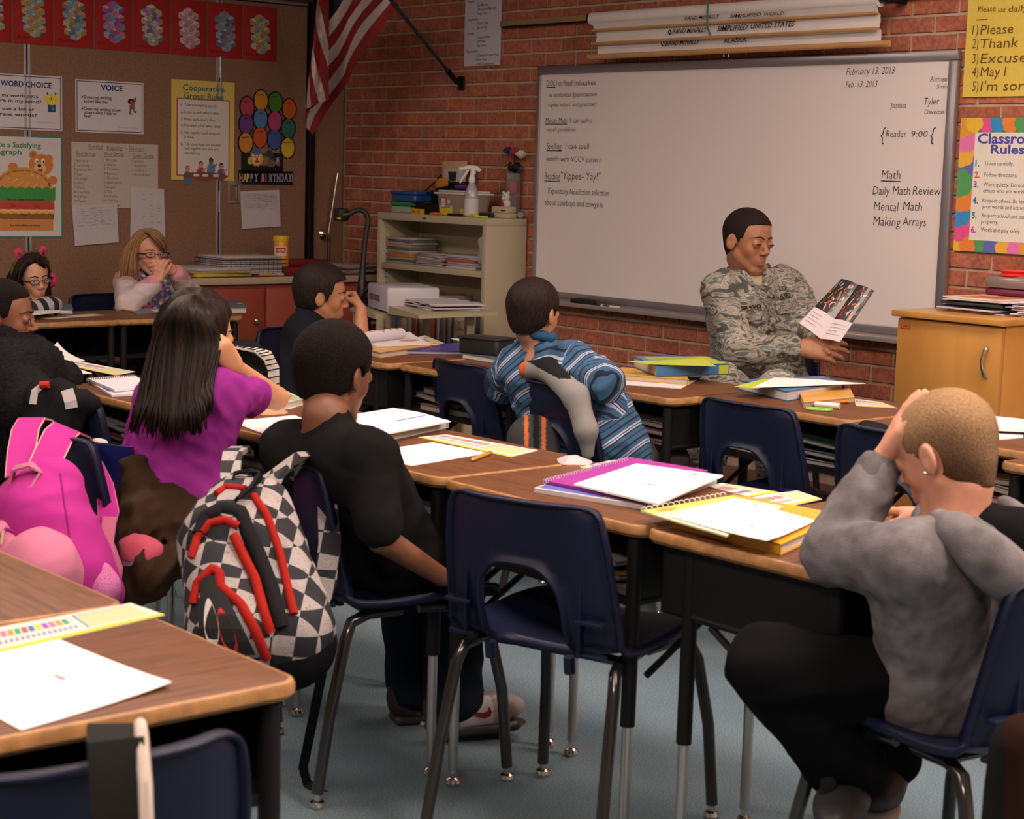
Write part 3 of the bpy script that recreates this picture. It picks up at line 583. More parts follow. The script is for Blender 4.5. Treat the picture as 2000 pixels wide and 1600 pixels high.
# cooperative group rules
t, w_, h, z_ = wall_paper('group_rules_poster', 'yellow poster of six group rules with children round a table', 'poster', -1.023, 1.215, -.670, 1.698, (.70, .55, .14), mk=on_part, curl=.001)
o = (-1.023, 1.215); mb = MB(); TE = (.02, .20, .17)
mb.rect(.028, .02, w_-.028, h-.088, z_, (.52, .07, .07)); mb.rect(.034, .026, w_-.034, h-.094, z_+.0002, (.70, .66, .60))
lt(mb, 356, 176, 'Cooperative', 17, TE, 437, o, z_+.001, d=8.6, off=.01); lt(mb, 358, 192, 'Group Rules', 17, TE, 436, o, z_+.001, d=8.6, off=.01)
for py_, n_, st in ((207, '1.', 'Take turns talking quietly.'), (221, '2.', "Listen to each other's ideas."), (235, '3.', "Praise each other's ideas."), (247, '4.', 'Help each other when asked.'), (261, '5.', 'Stay together until everyone'), (270, '', 'is done.'), (284, '6.', 'Talk about how you worked'), (292, '', 'well together and how you'), (301, '', 'can improve.')):
 if n_: lt(mb, 352, py_, n_, 8, (.03, .12, .35), None, o, z_+.001, d=8.6, off=.01)
 lt(mb, 359, py_, st, 8, (.05, .05, .06), None, o, z_+.001, d=8.6, sx=.88)
for (px_, py_, sk, hc, bc) in ((365, 330, (.55, .3, .18), (.45, .16, .03), (.05, .2, .35)), (391, 322, (.6, .35, .2), (.10, .04, .02), (.5, .05, .05)), (411, 315, (.18, .08, .05), (.02, .02, .02), (.10, .25, .4)), (431, 325, (.5, .3, .2), (.02, .02, .03), (.2, .08, .35))):
 a, b = pl2 = (WL(px_, py_)[1]-o[0], WL(px_, py_)[2]-o[1]); mb.disc(a, b-.042, .024, .034, z_+.0012, bc, 12); mb.disc(a, b+.003, .013, .015, z_+.0014, hc, 12); mb.disc(a, b-.002, .010, .012, z_+.0016, sk, 12); mb.line([(a+.01, b-.03), (a+.03, b-.015)], .008, z_+.0013, sk)
a, b = WL(400, 345)[1]-o[0], WL(400, 345)[2]-o[1]; mb.disc(a, b+.002, .125, .020, z_+.002, (.22, .07, .05), 20)
for dx in (-.05, .0, .06): mb.rect(a+dx-.018, b, a+dx+.014, b+.012, z_+.0022, (.7, .65, .6))
mb.build('print', [matte()], t, 0)
# birthday balloons cut-out
t = on_part('birthday_cutout', 'cut-out of twelve coloured month balloons with a clown and birthday greeting', 'decoration', -.665, 1.19, x=.003)
o = (-.665, 1.19); P2 = lambda px, py: (WL(px, py)[1]-o[0], WL(px, py)[2]-o[1])
BAL = [(482, 209, (.42, .06, .10), 'January'), (509, 196, (.60, .27, .02), 'February'), (537, 200, (.07, .22, .03), 'March'), (564, 213, (.60, .13, .02), 'April'), (480, 242, (.16, .05, .22), 'May'), (508, 232, (.08, .22, .45), 'June'), (536, 237, (.50, .07, .22), 'July'), (562, 251, (.05, .20, .15), 'August'), (479, 279, (.62, .26, .04), 'September'), (507, 268, (.60, .09, .03), 'October'), (535, 272, (.06, .11, .35), 'November'), (561, 289, (.65, .48, .03), 'December')]
bk = MB(); fc = MB()
for px_, py_, c, st in BAL:
 a, b = P2(px_, py_); bk.lathe([(.046, 0), (.046, .0015)], 24, (.012, .012, .014), o=(a, b, 0), sy=1.22)
 fc.disc(a, b, .039, .049, .0022, c, 24); fc.poly([(a-.005, b-.052), (a+.005, b-.052), (a, b-.046)], .0021, c); text(fc, st, a-.002, b+.024, .014, D, .0028, .1, .01, align='c', sx=.8, rot=.1)
for a_, b_ in (((470, 300), (552, 350)), ((465, 335), (572, 360))):
 a, b = P2(a_[0], b_[1]), P2(b_[0], a_[1]); bk.bbox((a[0], a[1], 0), (b[0], b[1], .0015), .0004, (.012, .012, .014))
bk.build('backing', [matte()], t)
for i in range(12): a, b = P2(BAL[i][0], BAL[i][1]+16); q = P2(524, 312); fc.line([(a, b), (q[0], q[1])], .0012, .0017, (.45, .4, .4))
a, b = P2(500, 310)
for q in range(10): fc.disc(a+math.cos(q*.63)*.030, b+math.sin(q*.63)*.028, .011, .011, .0025, (.65, .45, .03), 10)
fc.disc(a, b, .026, .028, .0028, (.70, .55, .48), 18); fc.disc(a+.002, b-.002, .007, .007, .0034, (.6, .04, .03), 10); fc.disc(a+.003, b-.014, .014, .007, .0032, (.55, .04, .04), 12); fc.disc(a-.008, b+.010, .003, .005, .0032, BLACK, 8); fc.disc(a+.010, b+.010, .003, .005, .0032, BLACK, 8)
fc.disc(a-.002, b+.034, .028, .016, .0030, (.06, .15, .42), 14); fc.rect(a-.020, b+.020, a+.02, b+.027, .0031, (.55, .08, .2))
fc.disc(a+.045, b-.010, .040, .026, .0022, (.22, .10, .07), 16); fc.disc(a+.075, b+.02, .026, .026, .0021, (.05, .05, .05), 14); fc.disc(a+.085, b-.02, .030, .02, .0021, (.14, .13, .13), 14)
for q in range(4): fc.line([(a+.02+q*.012, b-.03), (a+.03+q*.012, b+.01)], .003, .0030, (.45, .33, .08))
fc.disc(a-.04, b-.012, .012, .018, .0027, (.65, .5, .05), 10); fc.disc(a+.125, b-.01, .010, .022, .0027, (.3, .3, .6), 10); fc.disc(a+.13, b-.022, .010, .012, .0028, (.6, .05, .05), 10)
cs = [(.65, .10, .05), (.65, .35, .04), (.55, .55, .05), (.10, .35, .08), (.05, .25, .4), (0, 0, 0), (.60, .12, .05), (.45, .06, .2), (.30, .08, .35), (.15, .08, .4), (.06, .15, .4), (.25, .1, .4), (.3, .1, .35), (.1, .05, .2), (.2, .1, .3)]
for i, ch in enumerate('HAPPY BIRTHDAY!'):
 u, v = P2(466+i*7.3, 354);
 if ch != ' ': text(fc, ch, u, v, .052, (.6, .57, .55), .0026, 0, .055, sx=.55); text(fc, ch, u, v, .052, cs[i], .0032, 0, .012, sx=.55)
fc.build('print', [matte()], t, 0)
# recessed latch
t = on_part('partition_latch', 'recessed grey metal latch plate in the partition wall', 'latch', -.705, 1.105, x=.0)
MB().bbox((0, 0, 0), (.075, .012, .006), .001).bbox((0, .088, 0), (.075, .105, .006), .001).bbox((0, .01, 0), (.02, .09, .006), .001).bbox((.058, .01, 0), (.075, .09, .006), .001).bbox((.02, .10, 0), (.06, .118, .004), .001).build('plate', [mat('plate_grey', (.30, .27, .25), rough=.45, metal=.5)], t)
MB().box((.019, .011, -.003), (.059, .089, -.001), BLACK).build('recess', [matte()], t); MB().bbox((.043, .018, -.002), (.055, .08, .008), .002).build('bolt', [MATS['plate_grey']], t)
# chrome pull with a slanted rod
a = WL(630, 457); t = framed('pull_rod', 'chrome swivel knob with a slanted steel rod on the partition beside the bricks', 'rod', (.004, a[1], a[2]), (0, 1, 0), (0, 0, 1))
MB().lathe([(.030, 0), (.030, .010), (.024, .016), (.010, .020), (.010, .034), (.016, .038), (.012, .046)], 24).build('knob', [metalm()], t)
b = WL(659, 338, .05); MB().tube([(.006, .0, .040), (b[1]-a[1], b[2]-a[2], .050)], .0075, 12).build('rod', [metalm()], t)
MB().tube([(.008, -.01, .036), (.008, -.14, .03)], .0022, 6, BLACK).tube([(.022, -.01, .036), (.022, -.16, .03)], .0022, 6, BLACK).build('cord', [matte()], t)
# flag on its pole, from a bracket on the brick wall
t = thing('flag', 'american flag hanging from a slanted black pole in the corner', 'flag', (0, 0, 0))
pb = WB(893, 161, -.035); pe = WB(752, -14, -.62)
pa = Vector(pb); pz = Vector(pe); dv = (pz-pa)
MB().tube([pa+dv*.02, pz+dv*.2], .0085, 12).build('pole', [mat('pole_black', (.015, .03, .03), rough=.35)], t)
MB().tube([pa, pa+dv*.14], .0135, 12).bbox((pa.x-.022, -.016, pa.z-.035), (pa.x+.022, -.006, pa.z+.03), .003).build('bracket', [blackm], t)
# cloth: a surface laid out in folds, hanging down from the pole end
FR, FWc = (.30, .02, .022), (.66, .58, .54); FB = (.012, .016, .045)
def fl(px, py, y): return Vector(WB(px, py, y))
def strip(A, B_, c, dep, n=12):
 def rs(P):
  P = [Vector(p) for p in P]; ls = [0]
  for p, q in zip(P[:-1], P[1:]): ls.append(ls[-1]+(q-p).length)
  o = []
  for k in range(n+1):
   t_ = ls[-1]*k/n; i = max(j for j in range(len(ls)) if ls[j] <= t_+1e-6); i = min(i, len(P)-2); o.append(P[i].lerp(P[i+1], (t_-ls[i])/max(ls[i+1]-ls[i], 1e-6)))
  return o
 a_, b_ = rs(A), rs(B_); vs = []
 for p, q in zip(a_, b_):
  for f_ in (0, .5, 1): r_ = p.lerp(q, f_); vs.append(fl(585+r_.x/3.63, r_.y/3.63, dep(r_.x, r_.y)))
 k = len(vs); vs += [v+Vector(_fw)*.004 for v in vs]; fs = []
 for i in range(n):
  for j in range(2): q = i*3+j; fs += [(q, q+1, q+4, q+3), (k+q, k+q+3, k+q+4, k+q+1)]
 mb2.add(vs, fs, c)
mb2 = MB(); dr = lambda x, y: -.42+.05*math.sin(x*.018+y*.006)-.12*(1-y/980); dl = lambda x, y: -.50+.03*math.sin(x*.05)-.1*(1-y/980)
b_ = [[(700, 30), (640, 120), (540, 260), (460, 360), (380, 500), (320, 620), (220, 745), (150, 860), (92, 960)], [(655, 5), (560, 120), (470, 230), (400, 340), (345, 430), (320, 530), (270, 600), (208, 680), (120, 790), (66, 925)], [(615, -20), (510, 90), (430, 180), (370, 290), (330, 400), (270, 490), (206, 575)], [(545, -30), (440, 90), (370, 190), (320, 300), (275, 390), (206, 467)], [(465, -30), (400, 60), (350, 130), (310, 215), (260, 300), (206, 362)], [(390, -30), (340, 70), (290, 150), (250, 210), (206, 264)], [(325, -30), (270, 70), (206, 152)]]
strip(b_[0], b_[1], FR, dr); strip(b_[1][:8], b_[2], FWc, dr)
for i in range(2, 6): strip(b_[i], b_[i+1], FR if i % 2 == 0 else FWc, dr)
strip(b_[6], [(206, -30), (206, 60), (206, 150)], FB, dr)
strip([(208, 680), (170, 740), (110, 810), (68, 925)], [(150, 720), (75, 775), (52, 840), (48, 905)], FWc, dr); strip([(75, 772), (52, 840), (48, 905)], [(60, 772), (42, 800), (40, 860)], FR, dr)
c_ = [[(209, -30), (209, 200), (207, 400), (211, 705)], [(208, 310), (208, 330), (208, 340)], [(133, -30), (140, 30), (165, 120), (190, 240), (206, 330)], [(122, 20), (113, 120), (125, 230), (160, 350), (190, 430), (206, 495)], [(99, 290), (100, 380), (130, 500), (160, 590), (187, 712)], [(82, 440), (90, 540), (110, 630), (138, 727)], [(68, 530), (72, 640), (83, 757)], [(64, 560), (55, 650), (48, 772)]]
strip(c_[2], [(209, -30), (209, 60), (208, 150), (208, 240), (208, 330)], FR, dl); strip(c_[3], c_[2], FWc, dl); strip([(98, 290), (100, 380), (130, 500), (160, 590), (187, 712)], [(113, 120), (125, 230), (160, 350), (195, 450), (211, 705)], FR, dl)
strip(c_[5], c_[4], FWc, dl); strip(c_[6], c_[5], FR, dl); strip(c_[7], c_[6], FWc, dl)
mb2.build('cloth', [mat('flag_cloth', rough=.8, noise=.05)], t, 80)
q = fl(648, 6, -.56); st_ = MB()
ctr = Vector(q); u_ = Vector(_rt);
pts = []
for i in range(10): r_ = .016 if i % 2 == 0 else .0065; a_ = PI/2+i*PI/5; pts.append(ctr+Vector(_r2)*math.cos(a_)*r_+Vector(_u2)*math.sin(a_)*r_-Vector(_fw)*.0)
pts2 = [p_+Vector(_fw)*.002 for p_ in pts]; st_.add(pts+pts2, [tuple(range(10)), tuple(range(19, 9, -1))]+[(i, 10+i, 10+(i+1) % 10, (i+1) % 10) for i in range(10)], FWc); st_.build('star', [matte()], t, 0)
# ---------------------------------------------------------------- student desks
def woodmat(name, stops, sc=(2.2, 26, 26), rough=.35, ns=3.2, coat=.0):
 m, nt, p = nodes(name); N, K = nt.nodes, nt.links
 tc = N.new('ShaderNodeTexCoord'); mp = N.new('ShaderNodeMapping'); mp.inputs['Scale'].default_value = sc; K.new(tc.outputs['Object'], mp.inputs[0])
 oi = N.new('ShaderNodeObjectInfo'); K.new(oi.outputs['Random'], mp.inputs['Location'])
 n = N.new('ShaderNodeTexNoise'); n.inputs['Scale'].default_value = ns; n.inputs['Detail'].default_value = 8; n.inputs['Distortion'].default_value = .6; K.new(mp.outputs[0], n.inputs[0])
 K.new(ramp(nt, n.outputs[0], stops), p.inputs['Base Color']); p.inputs['Roughness'].default_value = rough; p.inputs['Coat Weight'].default_value = coat; p.inputs['Specular IOR Level'].default_value = .3
 return m
deskm = woodmat('desk_laminate', [(.30, (.070, .025, .009)), (.48, (.130, .048, .018)), (.60, (.160, .062, .025)), (.75, (.095, .035, .013))], rough=.5)
edgem = mat('desk_edge', (.36, .175, .06), rough=.5, noise=.28, nscale=45)
chromeleg = mat('chrome_leg', (.55, .52, .50), rough=.28, metal=.9)
DH = .66
def make_desk():
 t = thing('student_desk', 'x', 'desk')
 MB().slab(.598, .456, DH-.024, DH, .035, .007, m=0, me=1).build('desk_top', [deskm, edgem], t)
 bx = MB(); t_ = .004; x0, x1, y0, y1, z0, z1 = -.27, .27, -.20, .20, DH-.155, DH-.024
 bx.box((x0, y0, z0), (x1, y1, z0+t_)).box((x0, y1-t_, z0), (x1, y1, z1)).box((x0, y0, z0), (x0+t_, y1, z1)).box((x1-t_, y0, z0), (x1, y1, z1)).box((x0, y0-.004, z0-.006), (x1, y0+.004, z0+.010))
 bx.build('book_box', [blackm], t)
 for sx in (-1, 1):
  for sy in (-1, 1):
   x = sx*.262; y = sy*.205 - (0 if sy < 0 else .07)
   lg = MB().tube([(x, y*.98, DH-.03), (x, y, .27)], .0145, 14, BLACK).build('leg', [blackm], t)
   MB().tube([(x, y, .28), (x, y, .035)], .0105, 12).build('leg_insert', [chromeleg], lg)
   MB().lathe([(.006, .04), (.008, .026), (.007, .02), (.014, .016), (.017, .008), (.014, 0)][::-1], 14, o=(x, y, 0)).build('glide', [metalm()], lg)
  MB().tube([(sx*.262, -.19, DH-.15), (sx*.262, .12, DH-.15)], .010, 8, BLACK).tube([(sx*.262, -.16, .36), (sx*.262, .08, .50)], .007, 8, BLACK).build('side_rail', [blackm], t)
 return t
desk0 = make_desk(); first = [True]
def desk(x, y, rz, label, group):
 if first[0]: first[0] = False; desk0.location = (x, y, 0); desk0.rotation_euler = (0, 0, rz); desk0['label'] = label; desk0['group'] = group; return desk0
 return dup(desk0, (x, y, 0), rz, label, group)
YA, YB = -2.882, -1.46
DA = [desk(3.35, YA, 0, 'desk in front of the child in the black furry jacket', 'desks of the middle row'),
  desk(3.952, YA, 0, 'desk under the elbows of the girl in the purple shirt', 'desks of the middle row'),
  desk(4.555, YA, 0, 'desk in front of the boy in the black t-shirt', 'desks of the middle row'),
  desk(5.157, YA, 0, 'desk behind the empty front chair, with a purple notebook on it', 'desks of the middle row'),
  desk(5.69, YA+.07, PI/2, 'turned desk at the row end under the elbow of the boy in the grey hoodie', 'desks of the middle row')]
DA[4].rotation_euler.z = PI/2
DB = [desk(2.80, -1.62, -PI/2, 'turned desk of the boy in the dark polo, with an open book', 'desks of the front row'),
  desk(3.335, -1.655, 0, 'desk carrying a blue binder behind the empty chair', 'desks of the front row'),
  desk(3.85, -1.49, 0, 'desk in front of the boy in the blue striped shirt', 'desks of the front row'),
  desk(4.42, -1.375, 0, 'desk nearest the seated airman, with a thick textbook and papers', 'desks of the front row'),
  desk(5.03, -1.435, 0, 'desk beyond the head of the boy in the grey hoodie', 'desks of the front row'),
  desk(5.64, -1.61, 0, 'desk at the right edge beside the boy in the grey hoodie', 'desks of the front row')]
DL = [desk(1.008, -2.235, PI/2, 'desk of the girl with the animal ear headband', 'desks by the partition wall'),
  desk(1.008, -1.655, PI/2, 'desk of the blonde girl with glasses by the partition wall', 'desks by the partition wall')]
DC = [desk(5.70, -4.45, PI/2, 'turned desk in the lower left corner with a white worksheet', 'desks of the rear row'),
  desk(5.16, -4.375, PI, 'desk at the left edge behind the lower left corner desk', 'desks of the rear row')]
# ---------------------------------------------------------------- student chairs: moulded shell with a cut-out on tube legs
navy = mat('navy_plastic', (.005, .008, .032), rough=.42, spec=.35, noise=.08, nscale=90, bump=.15, bscale=900)
def make_chair(S=1.0):
 t = thing('student_chair', 'x', 'chair')
 # shell profile along the middle: y (front +), z ; from front lip over the seat up the back
 P = [(.205, .392), (.190, .408), (.12, .410), (.02, .402), (-.08, .396), (-.145, .402), (-.180, .428), (-.197, .47), (-.212, .54), (-.228, .62), (-.238, .675), (-.240, .692), (-.236, .700)]
 Wd = [.165, .185, .198, .202, .200, .196, .192, .190, .186, .178, .168, .158, .146]
 def pt(u, v):   # u 0..1 along profile, v -1..1 across
  k = u*(len(P)-1); i = min(int(k), len(P)-2); f = k-i
  y = P[i][0]*(1-f)+P[i+1][0]*f; z = P[i][1]*(1-f)+P[i+1][1]*f; w_ = Wd[i]*(1-f)+Wd[i+1]*f
  back = min(max((u-.42)/.12, 0), 1); cup = .020*abs(v)**2.4
  flare = .020*abs(v)**6*min(max((u-.3)/.2, 0), 1)
  return Vector((v*w_, y+cup*back+flare*back, z+cup*(1-back)*1.2))
 NU, NV = 48, 24; keep = {}
 def hole(u, v):
  # cut-out in the lower back: rounded trapezoid
  a = (u-.375)/(.70-.375); q = max(abs(v)/.47-.62, 0)/.38; w_ = max(abs(2*a-1)-.62, 0)/.38
  return 0 < a < 1 and abs(v) < .47 and q*q+w_*w_ < 1
 vs = []; idx = {}
 for i in range(NU+1):
  for j in range(NV+1):
   u = i/NU; v = -1+2*j/NV
   # rounded upper corners
   top = max((u-.90)/.10, 0); vv = v*(1-.10*top**2)
   idx[i, j] = len(vs); vs.append(pt(u, vv))
 fs = []
 for i in range(NU):
  for j in range(NV):
   u = (i+.5)/NU; v = -1+2*(j+.5)/NV
   if not hole(u, v): fs.append((idx[i, j], idx[i, j+1], idx[i+1, j+1], idx[i+1, j]))
 mb = MB(); mb.add(vs, fs)
 me = mb.mesh('seat_shell', [navy], 60)
 o = bpy.data.objects.new('seat_shell', me); COL.objects.link(o); o.parent = t
 bmx = bmesh.new(); bmx.from_mesh(me); bmesh.ops.delete(bmx, geom=[v for v in bmx.verts if not v.link_faces], context='VERTS')
 # smooth the border loops so that the cut-out is round, then give it thickness and a rolled rim
 for _ in range(4):
  bd_ = [v for v in bmx.verts if v.is_boundary]; new = {}
  for v in bd_:
   nb = [e.other_vert(v) for e in v.link_edges if e.is_boundary]
   if len(nb) == 2: new[v] = v.co*.5+(nb[0].co+nb[1].co)*.25
  for v, c in new.items(): v.co = c
 bmesh.ops.recalc_face_normals(bmx, faces=bmx.faces)
 be = [e for e in bmx.edges if e.is_boundary]; r = bmesh.ops.extrude_edge_only(bmx, edges=be)
 nv = [g for g in r['geom'] if isinstance(g, bmesh.types.BMVert)]
 for v in nv:
  u_back = v.co.z > .43
  v.co += Vector((0, -.016, -.002)) if u_back else Vector((0, 0, -.016))
 bmx.to_mesh(me); bmx.free(); me.polygons.foreach_set('use_smooth', [True]*len(me.polygons))
 sm = o.modifiers.new('s', 'SOLIDIFY'); sm.thickness = .006; sm.offset = 0
 # moulded ribs and pads on the rear of the shell
 for sx in (-1, 1):
  rb = MB(); rb.bbox((sx*.128-.0025, -.207, .42), (sx*.128+.0025, -.19, .56), .002).bbox((sx*.148-.030, -.208, .475), (sx*.148+.030, -.185, .484), .003)
  rb.bbox((sx*.145-.030, -.197, .410), (sx*.145+.030, -.175, .420), .004)
  rb.build('rib', [navy], t)
 tubes = mat('black_tube', (.02, .019, .019), rough=.22, coat=.5)
 for sx in (-1, 1):
  fp = [(sx*.150, .02, .386), (sx*.158, .10, .386), (sx*.172, .150, .375), (sx*.180, .172, .340), (sx*.196, .200, .20), (sx*.206, .212, .03)]
  rp = [(sx*.150, -.02, .386), (sx*.158, -.10, .386), (sx*.172, -.142, .375), (sx*.180, -.158, .340), (sx*.190, -.195, .18), (sx*.198, -.222, .03)]
  for pth in (fp, rp):
   lg = MB().tube([Vector(q) for q in pth], .0125, 12).build('leg', [tubes], t)
   e = pth[-1]; MB().lathe([(.013, 0), (.017, .006), (.015, .014), (.008, .018), (.009, .032), (.007, .038)], 14, o=(e[0], e[1], 0)).build('glide', [metalm()], lg)
 MB().tube([(-.158, -.09, .386), (.158, -.09, .386)], .010, 10).tube([(-.158, .08, .386), (.158, .08, .386)], .010, 10).build('stretcher', [tubes], t)
 for sx in (-.09, .09): MB().tube([(sx, -.175, .402), (sx, -.17, .37)], .011, 8).build('bolt_boss', [navy], t)
 return t
chair0 = make_chair(); firstc = [True]
def chair(x, y, rz, label, group='navy student chairs', z=0):
 if firstc[0]: firstc[0] = False; c = chair0; c.location = (x, y, z); c.rotation_euler = (0, 0, rz); c['label'] = label; c['group'] = group; return c
 return dup(chair0, (x, y, z), rz, label, group)
CH = {}
CH['front'] = chair(5.215, -3.035, math.radians(16), 'empty navy plastic chair in the foreground centre before the purple notebook')
CH['tee'] = chair(4.69, -3.135, math.radians(-12), 'navy chair of the boy in the black t-shirt, hung with the checked backpack')
CH['pink'] = chair(4.153, -3.382, math.radians(-8), 'navy chair hung with the pink backpack')
CH['hood'] = chair(3.626, -3.085, math.radians(-11), 'navy chair draped with a black and grey jacket at the left')
CH['fur'] = chair(3.15, -3.20, math.radians(-20), 'navy chair under the child in the black furry jacket')
CH['hoodie'] = chair(6.03, -2.88, math.radians(84), 'navy chair of the boy in the grey hoodie')
CH['b1'] = chair(3.40, -1.672, math.radians(-7), 'empty navy chair between the boys in polo and striped shirt')
CH['b2'] = chair(3.932, -1.77, math.radians(-3), 'navy chair of the striped shirt boy with a grey backpack behind him')
CH['b3'] = chair(4.52, -1.59, math.radians(0), 'empty navy chair in front of the seated airman')
CH['b4'] = chair(5.06, -1.66, math.radians(0), 'navy chair with a black cloth half hidden by the hoodie boy')
CH['polo'] = chair(2.36, -1.70, math.radians(-90), 'navy chair of the boy in the dark polo shirt')
CH['blonde'] = chair(.63, -1.60, math.radians(-90), 'navy chair of the blonde girl with glasses')
CH['band'] = chair(.63, -2.15, math.radians(-90), 'navy chair of the girl with the animal ear headband')
CH['near'] = chair(5.93, -4.535, math.radians(88), 'navy chair back in the lower left corner with a black strap')
CH['air'] = chair(3.40, -.52, math.radians(205), 'chair under the seated airman, almost hidden', z=0)
CH['right'] = chair(6.50, -2.30, math.radians(150), 'navy chair at the right edge with a dark brown jacket')
# ---------------------------------------------------------------- red cabinets and counter
redm = mat('red_paint', (.30, .052, .030), rough=.5, noise=.06, nscale=30); cream = mat('counter_edge', (.42, .33, .22), rough=.45)
t = thing('red_cabinet', 'red painted base cabinet along the partition wall', 'cabinet', (0, -.62, 0))
MB().box((.02, -.55, .0), (.473, .60, .734)).build('body', [redm], t)
for y in (-.54, -.16, .22):
 d = MB().bbox((.473, y, .06), (.490, y+.365, .715), .003).build('door', [redm], t)
 MB().lathe([(.006, 0), (.006, .012), (.014, .02), (.015, .028), (.008, .034)], 16, o=(.490, y+.315, .56), ax=(1, 0, 0)).build('knob', [metalm()], d)
t = thing('countertop', 'brown topped counter with a cream edge over the red cabinets', 'countertop', (0, -.62, 0))
MB().bbox((.008, -.575, .7355), (.505, .61, .769), .003).build('edge_board', [cream], t)
MB().box((.01, -.573, .769), (.503, .608, .772)).build('laminate', [deskm], t)
CT = .7725
# ---------------------------------------------------------------- tan metal bookshelf
tan = mat('tan_metal', (.46, .40, .28), rough=.5, noise=.04, nscale=200)
sx0, sx1, sy0, sy1, sh = .655, 1.495, -.254, -.012, 1.087
t = thing('metal_bookshelf', 'tan metal bookshelf against the brick wall, cluttered with papers', 'bookshelf', ((sx0+sx1)/2, (sy0+sy1)/2, 0))
hx, hy = (sx1-sx0)/2, (sy1-sy0)/2
MB().bbox((-hx, -hy, sh-.035), (hx, hy, sh), .003).build('top_board', [tan], t)
for s_ in (-1, 1):
 p_ = MB().bbox((s_*hx-(.0 if s_ < 0 else .028), -hy, 0), (s_*hx+(.028 if s_ < 0 else 0), hy, sh-.035), .002).build('side_panel', [tan], t)
 mb = MB()
 for k in range(34): mb.disc(-hy+.035, .10+k*.028, .003, .004, 0, (.03, .03, .03), 6); mb.disc(hy-.05, .10+k*.028, .003, .004, 0, (.03, .03, .03), 6)
 M = Matrix(((0, 0, 1, s_*(hx-.0285)), (1, 0, 0, 0), (0, 1, 0, 0), (0, 0, 0, 1)))
 mb.v = [tuple(M @ Vector(q)) for q in mb.v]; mb.build('slot_row', [matte()], p_, 0)
MB().box((-hx+.02, hy-.008, 0), (hx-.02, hy, sh-.03)).build('back_panel', [tan], t)
SHZ = (.06, .45, .845)
for z in SHZ: MB().bbox((-hx+.028, -hy+.002, z-.028), (hx-.028, hy-.01, z), .002).build('shelf', [tan], t)
MB().bbox((-.05, -hy-.004, sh-.022), (-.03, -hy, sh-.013), .001, (.1, .05, .03)).build('label_slot', [matte()], t)
# ---------------------------------------------------------------- tan cart with a side leaf
cart = mat('cart_metal', (.50, .45, .29), rough=.45)
t = thing('metal_cart', 'tan metal equipment cart with a side leaf before the bookshelf', 'cart', (1.40, -.66, 0))
U = Vector((.934, -.358, 0)); V = Vector((0, 1, 0))
def quadslab(mb, o, u0, u1, v0, v1, z0, z1, c=(.5, .5, .5), m=0, drop=0):
 vs = [o+U*a+V*b+Vector((0, 0, z)) for z in (z0, z1) for a, b in ((u0, v0), (u1, v0), (u1, v1), (u0, v1))]
 if drop: vs[0] = vs[0]-Vector((0, 0, drop)); vs[3] = vs[3]-Vector((0, 0, drop))
 return mb.add(vs, [(3, 2, 1, 0), (4, 5, 6, 7), (0, 1, 5, 4), (1, 2, 6, 5), (2, 3, 7, 6), (3, 0, 4, 7)], c, m)
o_ = Vector((.014, -.08, 0)); Z0 = Vector((0, 0, 0))
quadslab(MB(), o_, 0, .505, .0, .42, .685, .700, drop=.022).build('side_leaf', [cart], t)
quadslab(MB(), o_, -.47, -.015, -.06, .24, .640, .662).build('top_shelf', [cart], t)
quadslab(MB(), o_, -.46, -.02, -.05, .23, .13, .15).build('lower_shelf', [cart], t)
quadslab(MB(), o_, -.46, -.02, -.05, .23, .38, .395).build('middle_shelf', [cart], t)
for a, b in ((-.45, -.05), (-.035, -.05), (-.45, .215), (-.035, .215)):
 quadslab(MB(), o_, a, a+.03, b, b+.03, .04, .645).build('leg', [cart], t)
 p_ = o_+U*(a+.015)+V*(b+.015); MB().lathe([(.012, 0), (.02, .01), (.02, .03), (.012, .04)], 12, BLACK, o=(p_.x, p_.y, 0)).build('caster', [plast()], t)
quadslab(MB(), o_, .30, .34, .32, .36, 0, .684).build('leaf_leg', [cart], t)
# ---------------------------------------------------------------- helpers for things lying about
def gq(pxs, z): return [Vector(G(px, py, z)) for px, py in pxs]
def sheet_q(name, label, cat, q, z, c=WHITE, th=.0012, group=None, fn=None, curl=(0, 0, 0, 0), bend=0., part='sheet', n=8):
 """a sheet lying flat; q = four image corners (far-left, far-right, near-right, near-left) on the plane z"""
 P = gq(q, z); o = sum(P, Vector())/4; t = thing(name, label, cat, o, 0, group); P = [p-o for p in P]; mb = MB()
 vs = []
 def pos(u, v, dz):
  p = P[3].lerp(P[2], u).lerp(P[0].lerp(P[1], u), v); w = [(1-u)*v, u*v, u*(1-v), (1-u)*(1-v)]
  return Vector((p.x, p.y, dz+sum(c_*w_**3 for c_, w_ in zip(curl, w))+bend*math.sin(u*PI)**2))
 for s_ in (0, th): vs += [pos(i/n, j/n, s_+.0002) for j in range(n+1) for i in range(n+1)]
 N_ = (n+1)**2; fs = []
 for j in range(n):
  for i in range(n): a = j*(n+1)+i; fs += [(N_+a, N_+a+1, N_+a+n+2, N_+a+n+1), (a, a+n+1, a+n+2, a+1)]
 ring = list(range(n+1))+[k*(n+1)+n for k in range(1, n+1)]+[n*(n+1)+k for k in range(n-1, -1, -1)]+[k*(n+1) for k in range(n-1, 0, -1)]
 for a, b in zip(ring, ring[1:]+ring[:1]): fs.append((a, b, N_+b, N_+a))
 mb.add(vs, fs, c); mb.build(part, [paper()], t, 60)
 if fn:
  m2 = MB(); fn(m2); m2.v = [tuple(pos(v[0], v[1], th+.0007+v[2])) for v in m2.v]; m2.build('print', [matte()], t, 0)
 return t
